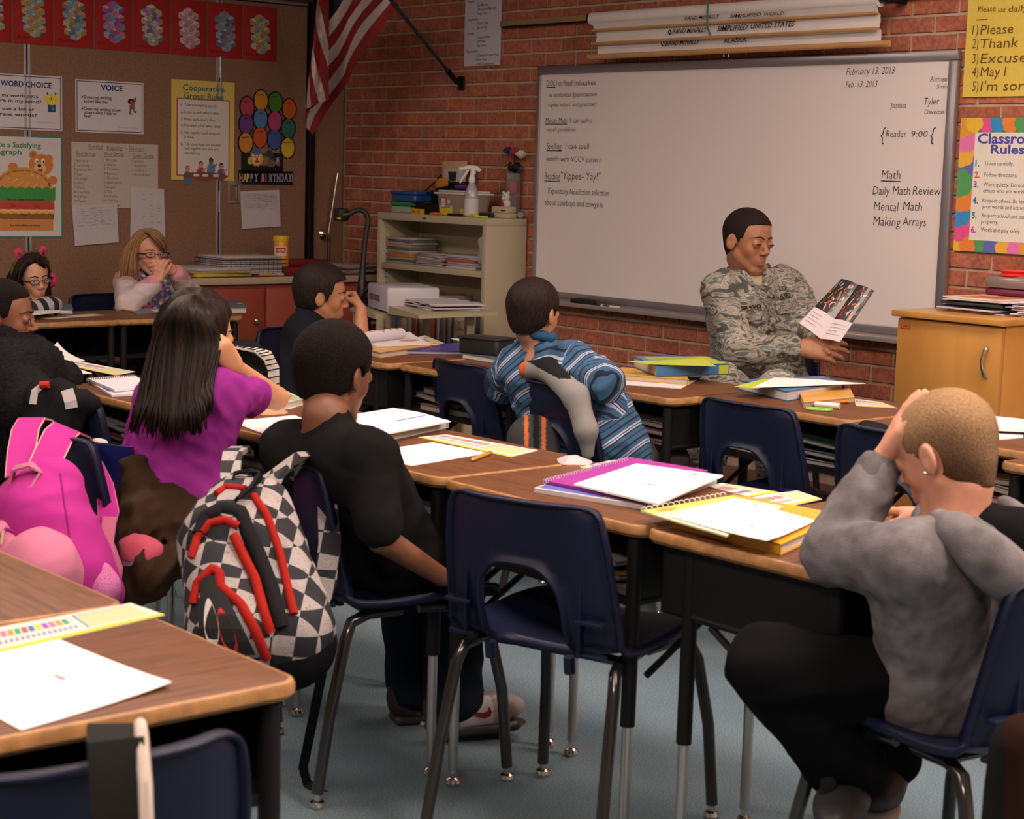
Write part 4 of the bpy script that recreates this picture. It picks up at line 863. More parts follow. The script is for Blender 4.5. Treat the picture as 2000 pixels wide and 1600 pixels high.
def rows(seed, x0=.08, x1=.92, y0=.9, y1=.1, n=14, c=(.35, .35, .38), th=.010, red=()):
 def fn(mb):
  rr = random.Random(seed)
  for i in range(n):
   y = y0+(y1-y0)*i/(n-1); x = x0; e = x0+(x1-x0)*rr.uniform(.55, 1)
   while x < e: l = rr.uniform(.02, .07); mb.rect(x, y-th/2, min(x+l, e), y+th/2, 0, c); x += l+.015
  for a, b in red: mb.disc(a, b, .05, .018, .0001, (.6, .25, .25), 10)
 return fn
def book_q(name, label, cat, q, z, th, cover, page=(.62, .58, .52), spine=0, group=None, top=None, fn=None, lift=0.):
 """a closed book; spine = index of the side (0 far,1 right,2 near,3 left)"""
 P = gq(q, z); o = sum(P, Vector())/4; t = thing(name, label, cat, o, 0, group); P = [p-o for p in P]
 ce = sum(P, Vector())/4; ct = .0022; mb = MB()
 def prism(mb, Q, z0, z1, c):
  vs = [Vector((p.x, p.y, z0)) for p in Q]+[Vector((p.x, p.y, z1)) for p in Q]
  return mb.add(vs, [(0, 1, 2, 3), (7, 6, 5, 4)]+[(i, 4+i, 4+(i+1) % 4, (i+1) % 4) for i in range(4)], c)
 prism(mb, P, 0, ct, cover); prism(mb, P, th-ct, th, top or cover)
 sides = [(0, 1), (1, 2), (2, 3), (3, 0)]; a, b = sides[spine]
 inn = [p.lerp(ce, .035) for p in P]
 d = (ce-(P[a]+P[b])/2).normalized()*.003
 prism(mb, [P[a], P[b], P[b]+d, P[a]+d], 0, th, cover); mb.build('cover', [mat('book_cover', rough=.35, coat=.2)], t, 0)
 pg = MB(); prism(pg, [inn[0], inn[1], inn[2], inn[3]], ct, th-ct, page)
 for k in range(4):
  zz = ct+(th-2*ct)*(k+.5)/4; prism(pg, [p.lerp(ce, .030) for p in P], zz, zz+.0006, tuple(c*.8 for c in page))
 pg.build('pages', [paper()], t, 0)
 if fn:
  m2 = MB(); fn(m2)
  m2.v = [tuple(Vector((*(P[3].lerp(P[2], v[0]).lerp(P[0].lerp(P[1], v[0]), v[1])).xy, th+.0004+v[2]))) for v in m2.v]; m2.build('print', [matte()], t, 0)
 return t
def tagprint(mb):
 YL = (.75, .52, .04)
 mb.rect(0, 0, 1, .13, 0, YL); mb.rect(.0, .13, 1, 1, 0, (.62, .60, .52)); mb.rect(.62, .20, .96, .9, .0001, (.55, .50, .28))
 cs = [(.6, .08, .1), (.06, .15, .45), (.65, .5, .05), (.3, .08, .4), (.6, .15, .3), (.7, .25, .05), (.05, .3, .2)]
 for i in range(14): mb.rect(.04+.038*i, .55, .04+.038*i+.03, .80, .0002, cs[i % 7])
 for i in range(20): mb.rect(.03+.028*i, .28, .03+.028*i+.016, .42, .0002, (.25, .2, .4))
 mb.line([(.62, .2), (.62, .9)], .012, .0003, (.08, .25, .5)); mb.line([(.62, .88), (.96, .88)], .03, .0003, (.08, .25, .5))
T_ = DH+.0004
def nametag(q, label, z=T_): return sheet_q('name_strip', label, 'name strip', q, z, (.60, .58, .50), .0010, 'name strips on the desks', tagprint, n=4)
PENC = (.75, .27, .03)
def pencil(p0, p1, z, label, group='pencils on the desks', r=.0038):
 a, b = Vector(G(*p0, z)), Vector(G(*p1, z)); t = thing('pencil', label, 'pencil', a, 0, group); d = b-a; h = Vector((0, 0, r+.0004))
 MB().tube([h+d*.10, h+d*.90], r, 6, PENC).build('barrel', [plast()], t)
 MB().tube([h, h+d*.06], r*.95, 8, (.6, .15, .15)).build('eraser', [matte()], t); MB().tube([h+d*.06, h+d*.10], r, 8).build('ferrule', [metalm()], t)
 MB().tube([h+d*.90, h+d], [r, .0006], 6, (.55, .38, .2)).build('tip', [matte()], t); return t
# ---------------------------------------------------------------- on the rear row desks
sheet_q('worksheet', 'large bright worksheet on the desk in the lower left corner', 'paper', [(112, 1249), (335, 1343), (42, 1428), (-185, 1310)], T_, (.86, .84, .84), curl=(0, .006, 0, 0), fn=rows(1, n=3, c=(.80, .76, .76), red=((.55, .60),)))
nametag([(-70, 1240), (255, 1180), (322, 1203), (-70, 1293)], 'name strip beside the large worksheet in the lower left corner')
# middle row
YEL = (.72, .36, .015)
book_q('textbook', 'thick yellow book under a worksheet on the grey hoodie boy\'s desk', 'book', [(1432, 985), (1650, 1026), (1524, 1086), (1308, 1031)], T_, .020, YEL, spine=2)
sheet_q('spiral_workbook', 'spiral workbook poking out from under the worksheet on the yellow book', 'workbook', [(1425, 972), (1530, 992), (1418, 1050), (1251, 1001)], DH+.0212, (.62, .58, .40), .003, fn=lambda mb: (mb.rect(0, .0, .15, 1, 0, (.4, .5, .1)), mb.disc(.1, .2, .06, .1, .0001, (.7, .3, .05))))
mb = MB(); a, b = Vector(G(1258, 996, DH+.026)), Vector(G(1412, 967, DH+.026)); t = bpy.data.objects[-1] if False else None
tw = thing('coil_binding', 'white coil along the edge of the spiral workbook', 'coil', a)
for k in range(16): c_ = (b-a)*(k/15.); mb.tube([c_+Vector((math.cos(q)*.005, math.cos(q)*.003, .0+math.sin(q)*.005)) for q in [i*PI/4 for i in range(9)]], .0011, 5, (.65, .62, .6))
co = mb.build('coil', [plast()], tw); tw.name = 'coil_binding'; co['kind'] = 'stuff'
sheet_q('worksheet', 'worksheet lying on the thick yellow book beside the grey sleeve', 'paper', [(1435, 974), (1592, 1018), (1497, 1064), (1312, 1010)], DH+.0252, (.86, .84, .84), curl=(0, 0, .006, 0), fn=rows(2, n=12, c=(.70, .66, .68), th=.008, red=((.65, .35), (.3, .95))))
nametag([(1452, 973), (1557, 960), (1605, 976), (1508, 998)], 'name strip behind the worksheet by the grey hoodie boy')
nametag([(1380, 951), (1410, 945), (1522, 963), (1468, 973)], 'name strip crossing the gap left of the grey hoodie boy\'s desk')
BLUEP = (.10, .12, .40)
sheet_q('workbook', 'white and blue workbook under the purple spiral notebook', 'workbook', [(1200, 906), (1400, 945), (1262, 997), (1043, 962)], T_, (.60, .56, .58), .009, fn=lambda mb: (mb.rect(.02, .02, .6, .5, 0, BLUEP), mb.rect(.6, .02, .97, .25, 0, (.3, .3, .32)), mb.disc(.8, .12, .08, .08, .0001, (.7, .3, .05))))
sheet_q('spiral_notebook', 'purple spiral notebook under a worksheet before the empty chair', 'notebook', [(1228, 898), (1382, 924), (1224, 977), (1060, 944)], DH+.011, (.30, .035, .26), .006)
mb = MB(); a, b = Vector(G(1064, 940, DH+.02)), Vector(G(1222, 898, DH+.02)); tw = thing('notebook_coil', 'fine wire coil on the edge of the purple notebook', 'coil', a)
for k in range(34): c_ = (b-a)*(k/33.); mb.tube([c_+Vector((math.cos(q)*.004, 0, math.sin(q)*.005)) for q in [i*PI/3 for i in range(7)]], .0008, 4, (.6, .55, .6))
co = mb.build('coil', [plast()], tw); co['kind'] = 'stuff'
sheet_q('worksheet', 'worksheet lying on the purple spiral notebook', 'paper', [(1243, 909), (1412, 932), (1284, 988), (1121, 949)], DH+.0185, (.86, .84, .84), .004, curl=(0, .0, 0, 0), fn=rows(3, n=12, c=(.66, .62, .66), th=.008, red=((.6, .4), (.75, .9))))
nametag([(1190, 901), (1240, 907), (1170, 923), (1132, 914)], 'name strip poking out behind the purple notebook')
mb = MB(); rr = random.Random(4); P = gq([(1088, 896), (1112, 892), (1130, 893), (1158, 902), (1150, 909), (1122, 908), (1100, 908), (1090, 903)], T_); o = sum(P, Vector())/8
t = thing('torn_paper', 'torn scrap of pink paper near the front edge of the purple notebook desk', 'paper', o)
vs = [p-o for p in P]+[(p-o)*.5+Vector((0, 0, .008+rr.uniform(0, .006))) for p in P]+[Vector((0, 0, .010))]
mb.add(vs, [(i, (i+1) % 8, 8+(i+1) % 8, 8+i) for i in range(8)]+[(8+i, 8+(i+1) % 8, 16) for i in range(8)], (.78, .42, .44)); mb.build('scrap', [paper()], t)
sheet_q('worksheet', 'blank sheet with a pencil beside it in front of the boy in the black t-shirt', 'paper', [(845, 865), (954, 886), (803, 911), (700, 886)], T_, (.80, .77, .76), fn=None)
pencil((958, 888), (920, 903), T_, 'orange pencil beside the blank sheet in the middle row', r=.0045)
nametag([(873, 850), (1051, 881), (997, 894), (816, 855)], 'long name strip behind the blank sheet and pencil')
book_q('open_workbook', 'thick open workbook before the face of the boy in the black t-shirt', 'book', [(768, 812), (876, 836), (738, 866), (640, 832)], T_, .020, (.55, .53, .50), (.60, .58, .56), spine=0)
sheet_q('worksheet', 'curling pages on top of the thick open workbook', 'paper', [(768, 799), (880, 825), (737, 853), (640, 822)], DH+.0215, (.80, .77, .80), .003, curl=(0, .0, 0, 0), bend=.004, fn=lambda mb: (rows(5, .1, .6, n=10, c=(.62, .60, .66), th=.012)(mb), mb.rect(.62, .5, .66, .95, 0, (.25, .25, .6))))
sheet_q('worksheet', 'plain sheet between the purple shirt girl and the black t-shirt boy', 'paper', [(451, 824), (575, 812), (650, 842), (521, 851)], T_, (.78, .75, .75))
book_q('reader', 'book with an orange pencil beside the girl\'s forearm', 'book', [(512, 784), (560, 776), (592, 792), (540, 805)], T_, .018, (.60, .56, .50), spine=3, fn=lambda mb: mb.rect(.1, .1, .9, .5, 0, (.3, .4, .2)))
pencil((568, 776), (545, 783), DH+.021, 'short orange pencil on the book by the girl\'s forearm')
sheet_q('worksheet', 'printed sheet sticking out beside the book near the girl\'s elbow', 'paper', [(560, 783), (592, 789), (570, 799), (540, 802)], T_, (.66, .62, .66), fn=rows(8, n=4))
sheet_q('magazine', 'open magazine under the elbow of the girl in the purple shirt', 'magazine', [(420, 798), (470, 800), (487, 808), (430, 815)], T_, (.62, .56, .48), .006, fn=lambda mb: mb.rect(.1, .2, .9, .7, 0, (.5, .25, .04)))
sheet_q('workbook', 'blue and white workbook left of the girl in the purple shirt', 'workbook', [(168, 745), (262, 752), (290, 771), (218, 776)], T_, (.60, .57, .60), .006, fn=lambda mb: mb.rect(.05, .2, .95, .95, 0, (.12, .14, .38)))
sheet_q('spiral_notebook', 'spiral notebook open on the blue workbook by the purple shirt girl', 'notebook', [(170, 744), (262, 738), (300, 758), (224, 766)], DH+.008, (.68, .64, .68), .007, fn=rows(9, n=8, c=(.55, .5, .6)))
mb = MB(); a, b = Vector(G(172, 742, DH+.016)), Vector(G(262, 735, DH+.016)); tw = thing('notebook_coil', 'dark wire coil of the notebook left of the purple shirt girl', 'coil', a)
for k in range(22): c_ = (b-a)*(k/21.); mb.tube([c_+Vector((0, math.cos(q)*.005, math.sin(q)*.006)) for q in [i*PI/3 for i in range(7)]], .0010, 4, (.1, .1, .12))
co = mb.build('coil', [plast()], tw); co['kind'] = 'stuff'
sheet_q('worksheet', 'printed sheet near the shoulder of the child in the furry jacket', 'paper', [(60, 716), (132, 714), (180, 730), (70, 738)], T_, (.72, .68, .68), fn=rows(10, n=7))
nametag([(150, 706), (264, 727), (226, 734), (118, 712)], 'name strip behind the sheet on the leftmost desk of the middle row')
sheet_q('folder', 'open folder with a green page at the back of the furry jacket child\'s desk', 'paper', [(66, 692), (112, 687), (166, 706), (88, 712)], T_, (.68, .64, .62), .003, curl=(0, .03, 0, 0), fn=lambda mb: mb.disc(.45, .45, .3, .12, 0, (.18, .28, .10)))
# partition side desks
book_q('textbook', 'book with a dark blue cover under the striped sleeve of the headband girl', 'book', [(85, 602), (140, 603), (143, 614), (60, 614)], T_, .020, (.05, .12, .2), spine=0)
sheet_q('worksheet', 'sheet in front of the girl with the animal ear headband', 'paper', [(50, 607), (120, 607), (138, 609), (54, 617)], DH+.0215, (.72, .68, .66))
nametag([(70, 620), (180, 614), (205, 616), (90, 624)], 'name strip on the desk of the headband girl')
sheet_q('worksheet', 'sheet on the desk of the blonde girl', 'paper', [(235, 604), (315, 603), (310, 611), (262, 611)], T_, (.66, .63, .60))
pencil((222, 604), (264, 610), DH+.003, 'orange pencil on the desk of the blonde girl')
sheet_q('folder', 'dark grey folder under the pencil of the blonde girl', 'folder', [(255, 609), (290, 606), (308, 612), (268, 615)], T_, (.2, .18, .17), .003)
book_q('textbook', 'book with a blue green cover at the right end of the blonde girl\'s desk', 'book', [(415, 598), (470, 597), (482, 612), (425, 613)], T_, .026, (.06, .13, .17), spine=0, fn=lambda mb: mb.disc(.85, .5, .1, .1, 0, (.3, .4, .05)))
# front row
book_q('reader', 'closed book with orange cover under the open pages by the polo boy', 'book', [(660, 676), (775, 668), (842, 686), (742, 700)], T_, .020, (.62, .30, .05), (.58, .54, .48), spine=1)
sheet_q('open_pages', 'open picture pages in front of the boy in the dark polo', 'book', [(690, 664), (800, 656), (840, 674), (735, 678)], DH+.0212, (.66, .60, .60), .006, curl=(0, .01, 0, 0), fn=lambda mb: (mb.disc(.75, .35, .18, .10, 0, (.5, .25, .15)), rows(11, .05, .5, n=6)(mb)))
a, b = Vector(G(700, 662, DH+.045)), Vector(G(783, 652, DH+.045))
t = thing('rolled_page', 'rolled picture page with small orange figures behind the open book', 'paper', a)
MB().tube([Vector((0, 0, 0)), b-a], .021, 22, (.60, .56, .62)).build('roll', [paper()], t)
mb = MB()
for k in range(16): u = (k*.377) % .92+.04; an = 1.1+(k*.73 % 1)*1.2; p = (b-a)*u; n_ = Vector(basis(b-a)[1]); v_ = Vector(basis(b-a)[2]); c_ = (.6, .28, .12); q = p+(Vector((0, 0, 1))*math.sin(an)-Vector((0.6, .8, 0))*-math.cos(an))*.0213; mb.ell(q, (.007, .007, .003), 5, c_)
mb.build('print', [matte()], t);
nametag([(805, 662), (830, 656), (884, 678), (850, 684)], 'name strip right of the open picture book')
sheet_q('worksheet', 'curling sheet at the corner of the polo boy\'s desk', 'paper', [(752, 676), (800, 678), (800, 690), (736, 696)], T_, (.66, .60, .64), curl=(0, 0, 0, .006))
book_q('ring_binder', 'blue ring binder lying open before the empty chair', 'binder', [(790, 681), (936, 676), (918, 694), (786, 692)], T_, .014, (.03, .035, .25), (.5, .48, .5), spine=1)
pencil((785, 676), (860, 676), DH+.016, 'long orange pencil on the blue ring binder')
sheet_q('worksheet', 'large white sheet behind the black tray', 'paper', [(880, 662), (1005, 660), (1010, 680), (930, 676)], T_, (.70, .66, .66))
book_q('textbook', 'white edged book under the black tray beside the striped shirt', 'book', [(915, 690), (985, 694), (1010, 718), (902, 700)], T_, .018, (.10, .14, .2), spine=0)
t = thing('pencil_tray', 'black plastic tray beside the boy in the striped shirt', 'tray', G(950, 690, DH+.020))
MB().slab(.17, .11, 0, .055, .015, .004, BLACK).slab(.182, .122, .050, .057, .018, .002, BLACK).build('tray_body', [plast()], t); t.rotation_euler.z = .25
book_q('textbook', 'yellow book at the bottom of the stack in front of the striped shirt boy', 'book', [(1215, 728), (1345, 738), (1345, 752), (1178, 740)], T_+.003, .018, YEL, (.55, .5, .42), spine=1)
sheet_q('worksheet', 'loose sheets under the yellow book near the airman', 'paper', [(1190, 735), (1370, 738), (1330, 760), (1180, 750)], T_, (.62, .58, .58), .002)
BG = (.04, .16, .34)
def bgprint(mb): mb.rect(.03, .05, .97, .95, 0, (.10, .24, .40)); mb.rect(.1, .6, .9, .9, .0001, (.30, .38, .05)); mb.disc(.4, .3, .25, .2, .0001, (.05, .12, .2)); mb.rect(.8, .05, .97, .95, .0002, (.4, .45, .06))
book_q('textbook', 'thick blue and green textbook on the yellow book near the airman', 'book', [(1235, 716), (1380, 716), (1424, 732), (1282, 736)], DH+.022, .034, BG, (.60, .56, .52), spine=2, fn=bgprint)
mb = MB(); P = gq([(1283, 736), (1424, 732)], DH+.022); t = thing('spine_sticker', 'lime green square on the spine of the upper textbook', 'sticker', P[1])
d = (P[0]-P[1]).normalized(); nrm = Vector((d.y, -d.x, 0)); nrm = nrm if nrm.dot(Vector(CAM)-P[1]) > 0 else -nrm
mb.box((0, 0, 0), (1, 1, 1), (.40, .45, .04)); mb.v = [tuple(d*(.004+q[0]*.035)+nrm*(q[1]*.0012+.0002)+Vector((0, 0, .003+q[2]*.028))) for q in mb.v]; mb.build('sticker', [matte()], t, 0)
sheet_q('worksheet', 'lime green sheet on the upper blue textbook', 'paper', [(1225, 706), (1372, 703), (1400, 716), (1262, 712)], DH+.0585, (.42, .50, .05), .001, curl=(0, .006, 0, 0))
book_q('textbook', 'thick white edged textbook with a sheet on it in front of the airman', 'book', [(1440, 760), (1610, 753), (1648, 768), (1536, 784)], T_+.0, .030, BG, (.66, .62, .62), spine=1)
sheet_q('worksheet', 'white worksheet slanting off the textbook in front of the airman', 'paper', [(1512, 738), (1600, 742), (1690, 750), (1470, 758)], DH+.034, (.82, .78, .78), .001, fn=rows(12, n=8, c=(.68, .64, .64)), curl=(0, 0, 0, 0))
sheet_q('worksheet', 'lime green sheet under the white worksheet before the airman', 'paper', [(1490, 741), (1540, 738), (1480, 760), (1434, 756)], DH+.0315, (.42, .50, .05), .001)
book_q('reader', 'thin orange book under the textbook next to the pencil', 'book', [(1560, 775), (1660, 768), (1668, 786), (1570, 797)], T_, .016, (.65, .32, .04), (.5, .45, .4), spine=0)
pencil((1590, 794), (1662, 786), DH+.002, 'orange pencil before the thin orange book')
t = thing('glue_stick', 'short white tube lying on the front row desk', 'glue stick', G(1592, 796, T_)); d = Vector(G(1640, 800, T_))-Vector(G(1592, 796, T_))
MB().tube([(0, 0, .009), d+Vector((0, 0, .009))], .009, 14, (.68, .62, .58)).build('tube', [plast()], t)
t = thing('scissors_handle', 'lime green plastic ring handle on the front row desk', 'scissors', G(1600, 802, T_));
MB().tube([(math.cos(a)*.036, math.sin(a)*.018, .004) for a in [i*PI/8 for i in range(17)]], .0032, 8, (.25, .55, .08)).build('ring', [plast()], t); t.rotation_euler.z = .7
nametag([(1668, 780), (1720, 786), (1752, 798), (1672, 794)], 'name strip between the thin orange book and the boy\'s raised hand')
sheet_q('worksheet', 'white sheets at the right edge beyond the shaved head', 'paper', [(1942, 820), (2080, 834), (2100, 850), (1950, 842)], T_+.01, (.80, .75, .76), .010)
sheet_q('worksheet', 'folded sheet under the papers at the right edge', 'paper', [(1950, 848), (2000, 846), (1998, 856), (1952, 860)], T_, (.76, .70, .72), .002)
# books in the desk boxes
bc = [(.15, .14, .13), (.2, .19, .17), (.16, .03, .03), (.05, .06, .08), (.22, .20, .18), (.02, .08, .05), (.18, .09, .03), (.05, .05, .14)]
deskn = ['furry jacket child', 'purple shirt girl', 'black t-shirt boy', 'purple notebook', 'grey hoodie boy', 'dark polo boy', 'blue binder', 'striped shirt boy', 'airman', 'far right front', 'right edge']
for di, D_ in enumerate(DA+DB):
 if di in (4,): continue
 rr = random.Random(50+di); z = DH-.150
 M = Matrix.Translation(D_.location) @ Matrix.Rotation(D_.rotation_euler.z, 4, 'Z')
 for k in range(6):
  th = rr.uniform(.008, .020); w_ = rr.uniform(.20, .24); x = rr.uniform(-.03, .03) + (.11 if k % 2 else -.12);
  zz = z+(k//2)*.024; tl = rr.uniform(-.02, .10)*(1 if k//2 else .2)
  t = thing('stored_book', '%s book in the box of the desk with the %s' % (('first', 'second', 'third', 'fourth', 'fifth', 'sixth')[k], deskn[di]), 'book', M @ Vector((x, -.03, zz+.002)), D_.rotation_euler.z+rr.uniform(-.08, .08), 'books stored inside the desks')
  R = Matrix.Rotation(tl, 4, 'Y'); h2 = abs(math.sin(tl))*w_/2
  MB().box((-w_/2, -.15, h2), (w_/2, .13, h2+.0016), bc[(k+di) % 8], M=R).box((-w_/2, -.15, h2+th-.0016), (w_/2, .13, h2+th), bc[(k+di) % 8], M=R).build('cover', [matte()], t, 0)
  MB().box((-w_/2+.003, -.147, h2+.0016), (w_/2-.003, .128, h2+th-.0016), (.24, .22, .21), M=R).build('pages', [paper()], t, 0)
# ---------------------------------------------------------------- counter top things
def cp(px, py, z=CT): return Vector(G(px, py, z))
o = Vector((.33, -.81, CT)); t = thing('wire_basket', 'wire letter basket full of white papers on the counter', 'basket', (o.x-.03, o.y, CT))
wb_ = mat('wire_metal', (.08, .07, .065), rough=.4, metal=.6); mb = MB(); bw, bl, bh = .13, .18, .075
for z in (.002, .03, .055, bh): mb.tube([(-bw, -bl, z), (bw, -bl, z), (bw, bl, z), (-bw, bl, z), (-bw, -bl, z)], .0016 if z < bh else .0028, 5)
for k in range(15): y = -bl+2*bl*k/14; mb.tube([(bw, y, bh), (bw, y, .002), (-bw, y, .002), (-bw, y, bh)], .0012, 4)
for k in range(1, 10): x = -bw+2*bw*k/10; mb.tube([(x, -bl, bh), (x, -bl, .002), (x, bl, .002), (x, bl, bh)], .0012, 4)
mb.build('wire_frame', [wb_], t); pp = MB(); rr = random.Random(3)
for k in range(9): pp.bbox((-.115, -.165, .006+k*.0095), (.115, .165, .013+k*.0095), .001, (.52, .48, .48), M=Matrix.Rotation(rr.uniform(-.03, .03), 4, 'Z'))
t2 = thing('paper_stack', 'stack of white papers inside the wire basket', 'papers', (o.x-.03, o.y, CT)); pp.build('sheets', [paper()], t2)['kind'] = 'stuff'
# wipes tub
o = Vector((.31, -.585, CT)); t = thing('wipes_tub', 'yellow tub of wipes with a yellow lid on the counter', 'tub', (o.x, o.y, CT+.032))
TY = (.80, .30, .02)
MB().lathe([(.034, 0), (.037, .004), (.037, .125), (.035, .128)], 24, TY).build('body', [plast()], t)
MB().lathe([(.039, .126), (.040, .130), (.040, .146), (.036, .151), (.02, .152)], 24, (.80, .55, .03)).build('lid', [plast()], t)
lb = MB();
for (a0, a1, z0, z1, c) in ((-.9, .9, .055, .10, (.70, .58, .5)), (-.55, .75, .07, .095, (.55, .03, .03))):
 n = 10; vs = [(math.cos(a)*.0376, math.sin(a)*.0376, z) for z in (z0, z1) for a in [a0+(a1-a0)*i/n-.72 for i in range(n+1)]]
 off_ = .0003 if c[0] < .6 else 0; vs = [(x*(1+off_*20), y*(1+off_*20), z) for x, y, z in vs]
 lb.add(vs, [(i, i+1, n+2+i, n+1+i) for i in range(n)], c)
lb.build('label', [matte()], t); mb = MB(); text(mb, 'CLOR', 0, 0, .016, (.80, .76, .74), 0, off=.03, align='c', sx=.9)
mb.v = [(math.cos(v[0]/.038-.62)*.0385, math.sin(v[0]/.038-.62)*.0385, .076+v[1]) for v in mb.v]; mb.build('lettering', [matte()], t, 0)
o2 = Vector((.30, -.56, CT)); t = thing('red_file_box', 'flat dark red box under the tub of wipes', 'box', (o2.x-.03, o2.y+.02, CT))
MB().bbox((-.13, -.13, 0), (.12, .16, .030), .003, (.22, .012, .012)).build('box_body', [plast()], t); MB().bbox((-.12, .02, .031), (.02, .25, .062), .004, (.20, .010, .012)).build('lid', [plast()], t)
o = cp(440, 535)
for k, (lb_, c, th, dx, rz) in enumerate((('yellow spiral notebook on the counter behind the blonde girl', (.55, .45, .04), .016, 0, .1), ('tan folders on the yellow spiral notebook', (.40, .28, .15), .010, .01, -.05), ('loose grey papers on top of the folders', (.45, .43, .46), .012, -.01, .15))):
 t = thing('notebook_stack', lb_, 'notebook', (.33+dx, -1.005, CT+[0, .0165, .027][k]), rz, 'notebooks on the counter')
 MB().bbox((-.14, -.17, 0), (.14, .15, th), .002, c).build('sheets', [paper()], t)
for k, (lb_, c) in enumerate((('orange pencil on the counter beside the notebooks', PENC), ('silver sharpener on the counter edge', (.4, .4, .4)))):
 a = Vector((.45, -.80+.1*k, CT)); t = thing(('pencil', 'sharpener')[k], lb_, ('pencil', 'sharpener')[k], a+Vector((0, 0, .004)))
 MB().tube([(0, 0, 0), (.02, .10 if k == 0 else .03, 0)], .004 if k == 0 else .007, 8, c).build('barrel', [plast()], t)
t = thing('file_folders', 'loose red and grey folders at the corner end of the counter', 'folders', (.30, -.22, CT)); rr = random.Random(2)
for k in range(7): MB().bbox((-.15, -.12, k*.006), (.16, .12, k*.006+.005), .001, [(.3, .05, .03), (.2, .22, .26), (.35, .32, .30), (.08, .1, .2)][k % 4], M=Matrix.Rotation(rr.uniform(-.3, .3), 4, 'Z')).build('folder', [paper()], t)
# ---------------------------------------------------------------- on top of the bookshelf
ST = 1.0875
def sp(px, py, z=ST): return Vector(G(px, py, z))
def rbox(name, label, cat, px, py, sx, sy, h, c, rz=0, dz=0, m=None, r=.012, part='body', dx=0, dy=0):
 o = sp(px, py); t = thing(name, label, cat, (o.x+dx, o.y+dy, ST+dz), rz); MB().slab(sx, sy, 0, h, r, .004, c).build(part, [m or plast()], t); return t
t = thing('green_pencil_box', 'green lidded plastic box at the left end of the bookshelf top', 'box', (.79, -.14, ST), .05)
MB().slab(.20, .13, 0, .030, .02, .003, (.28, .36, .30)).build('base', [plast()], t); MB().slab(.208, .138, .031, .053, .022, .010, (.01, .24, .07)).build('lid', [plast()], t)
t = thing('blue_pencil_box', 'blue plastic box lying on the green box', 'box', (.785, -.14, ST+.054), .02)
MB().slab(.19, .125, 0, .032, .012, .004, (.015, .06, .22)).build('base', [plast()], t); MB().slab(.198, .133, .033, .052, .014, .006, (.015, .07, .25)).build('lid', [plast()], t)
t = thing('crayon_box', 'small yellow crayon box on the shelf edge', 'box', (.955, -.235, ST))
MB().bbox((-.040, -.010, 0), (.040, .010, .024), .001, (.62, .33, .01)).build('box_body', [paper()], t); mb = MB(); mb.disc(.018, .011, .013, .006, 0, (.3, .12, .02), 12); mb.rect(-.03, .006, -.005, .014, 0, (.2, .1, .03)); mb.v = [(v[0], -.0108, v[1]) for v in mb.v]; mb.build('print', [matte()], t, 0)
o = sp(795, 395); t = thing('desk_organizer', 'black mesh organizer holding a folder and papers on the bookshelf', 'organizer', (.985, -.10, ST))
mb = MB(); W2 = .125
for sx in (-1, 1):
 mb.tube([(sx*W2, -.10, .0), (sx*W2, -.10, .05), (sx*W2, .04, .155), (sx*W2, .075, .19), (sx*W2, .075, 0), (sx*W2, -.10, 0)], .004, 6, BLACK)
 for k in range(8): y = -.10+.021*k; mb.tube([(sx*W2, y, 0), (sx*W2, y, .05+(y+.10)*.75)], .0010, 4, BLACK)
 for k in range(6): mb.tube([(sx*W2, max(-.10, -.17+k*.045), .02+k*.028), (sx*W2, .075, .02+k*.028)], .0010, 4, BLACK)
for y, z in ((-.10, .05), (-.03, .10), (.04, .155), (.075, .19), (-.10, .0), (.0, .105)): mb.tube([(-W2, y, z), (W2, y, z)], .0035, 6, BLACK)
mb.box((-W2, -.10, 0), (W2, .075, .004), BLACK).box((-W2, .0, .0), (W2, .003, .10), BLACK).box((-W2, .040, 0), (W2, .043, .15), BLACK).box((-W2, -.10, 0), (W2, -.097, .05), (.02, .02, .02)); mb.build('mesh_frame', [blackm], t)
t = thing('manila_folder', 'manila folder standing in the black organizer', 'folder', (.975, -.045, ST+.01))
MB().bbox((-.085, 0, .0), (.105, .004, .245), .0015, (.55, .38, .20)).build('cover', [paper()], t); MB().bbox((-.06, -.006, 0), (.085, -.003, .205), .001, (.50, .48, .52)).build('sheet', [paper()], t)
mb = MB(); mb.poly([(-.02, .15), (.03, .15), (.04, .195), (-.03, .195)], 0, (.03, .03, .03)); mb.disc(.02, .165, .012, .015, .0005, (.02, .02, .02), 10); mb.v = [(v[0], -.0066-v[2], v[1]) for v in mb.v]; mb.f = [f for f in mb.f]; mb.build('print', [matte()], t, 0)
t = thing('orange_slip', 'orange slip of paper in the black organizer', 'paper', (.93, -.075, ST+.14)); MB().bbox((-.05, 0, -.01), (.045, .003, .03), .001, (.65, .22, .03), M=Matrix.Rotation(-.15, 4, 'Y')).build('slip', [paper()], t)
t = thing('dark_notebook', 'black notebook leaning at the right of the manila folder', 'notebook', (1.085, -.05, ST+.008)); MB().bbox((-.022, 0, 0), (.022, .012, .215), .002, (.02, .02, .02), M=Matrix.Rotation(.12, 4, 'Y')).build('cover', [plast()], t)
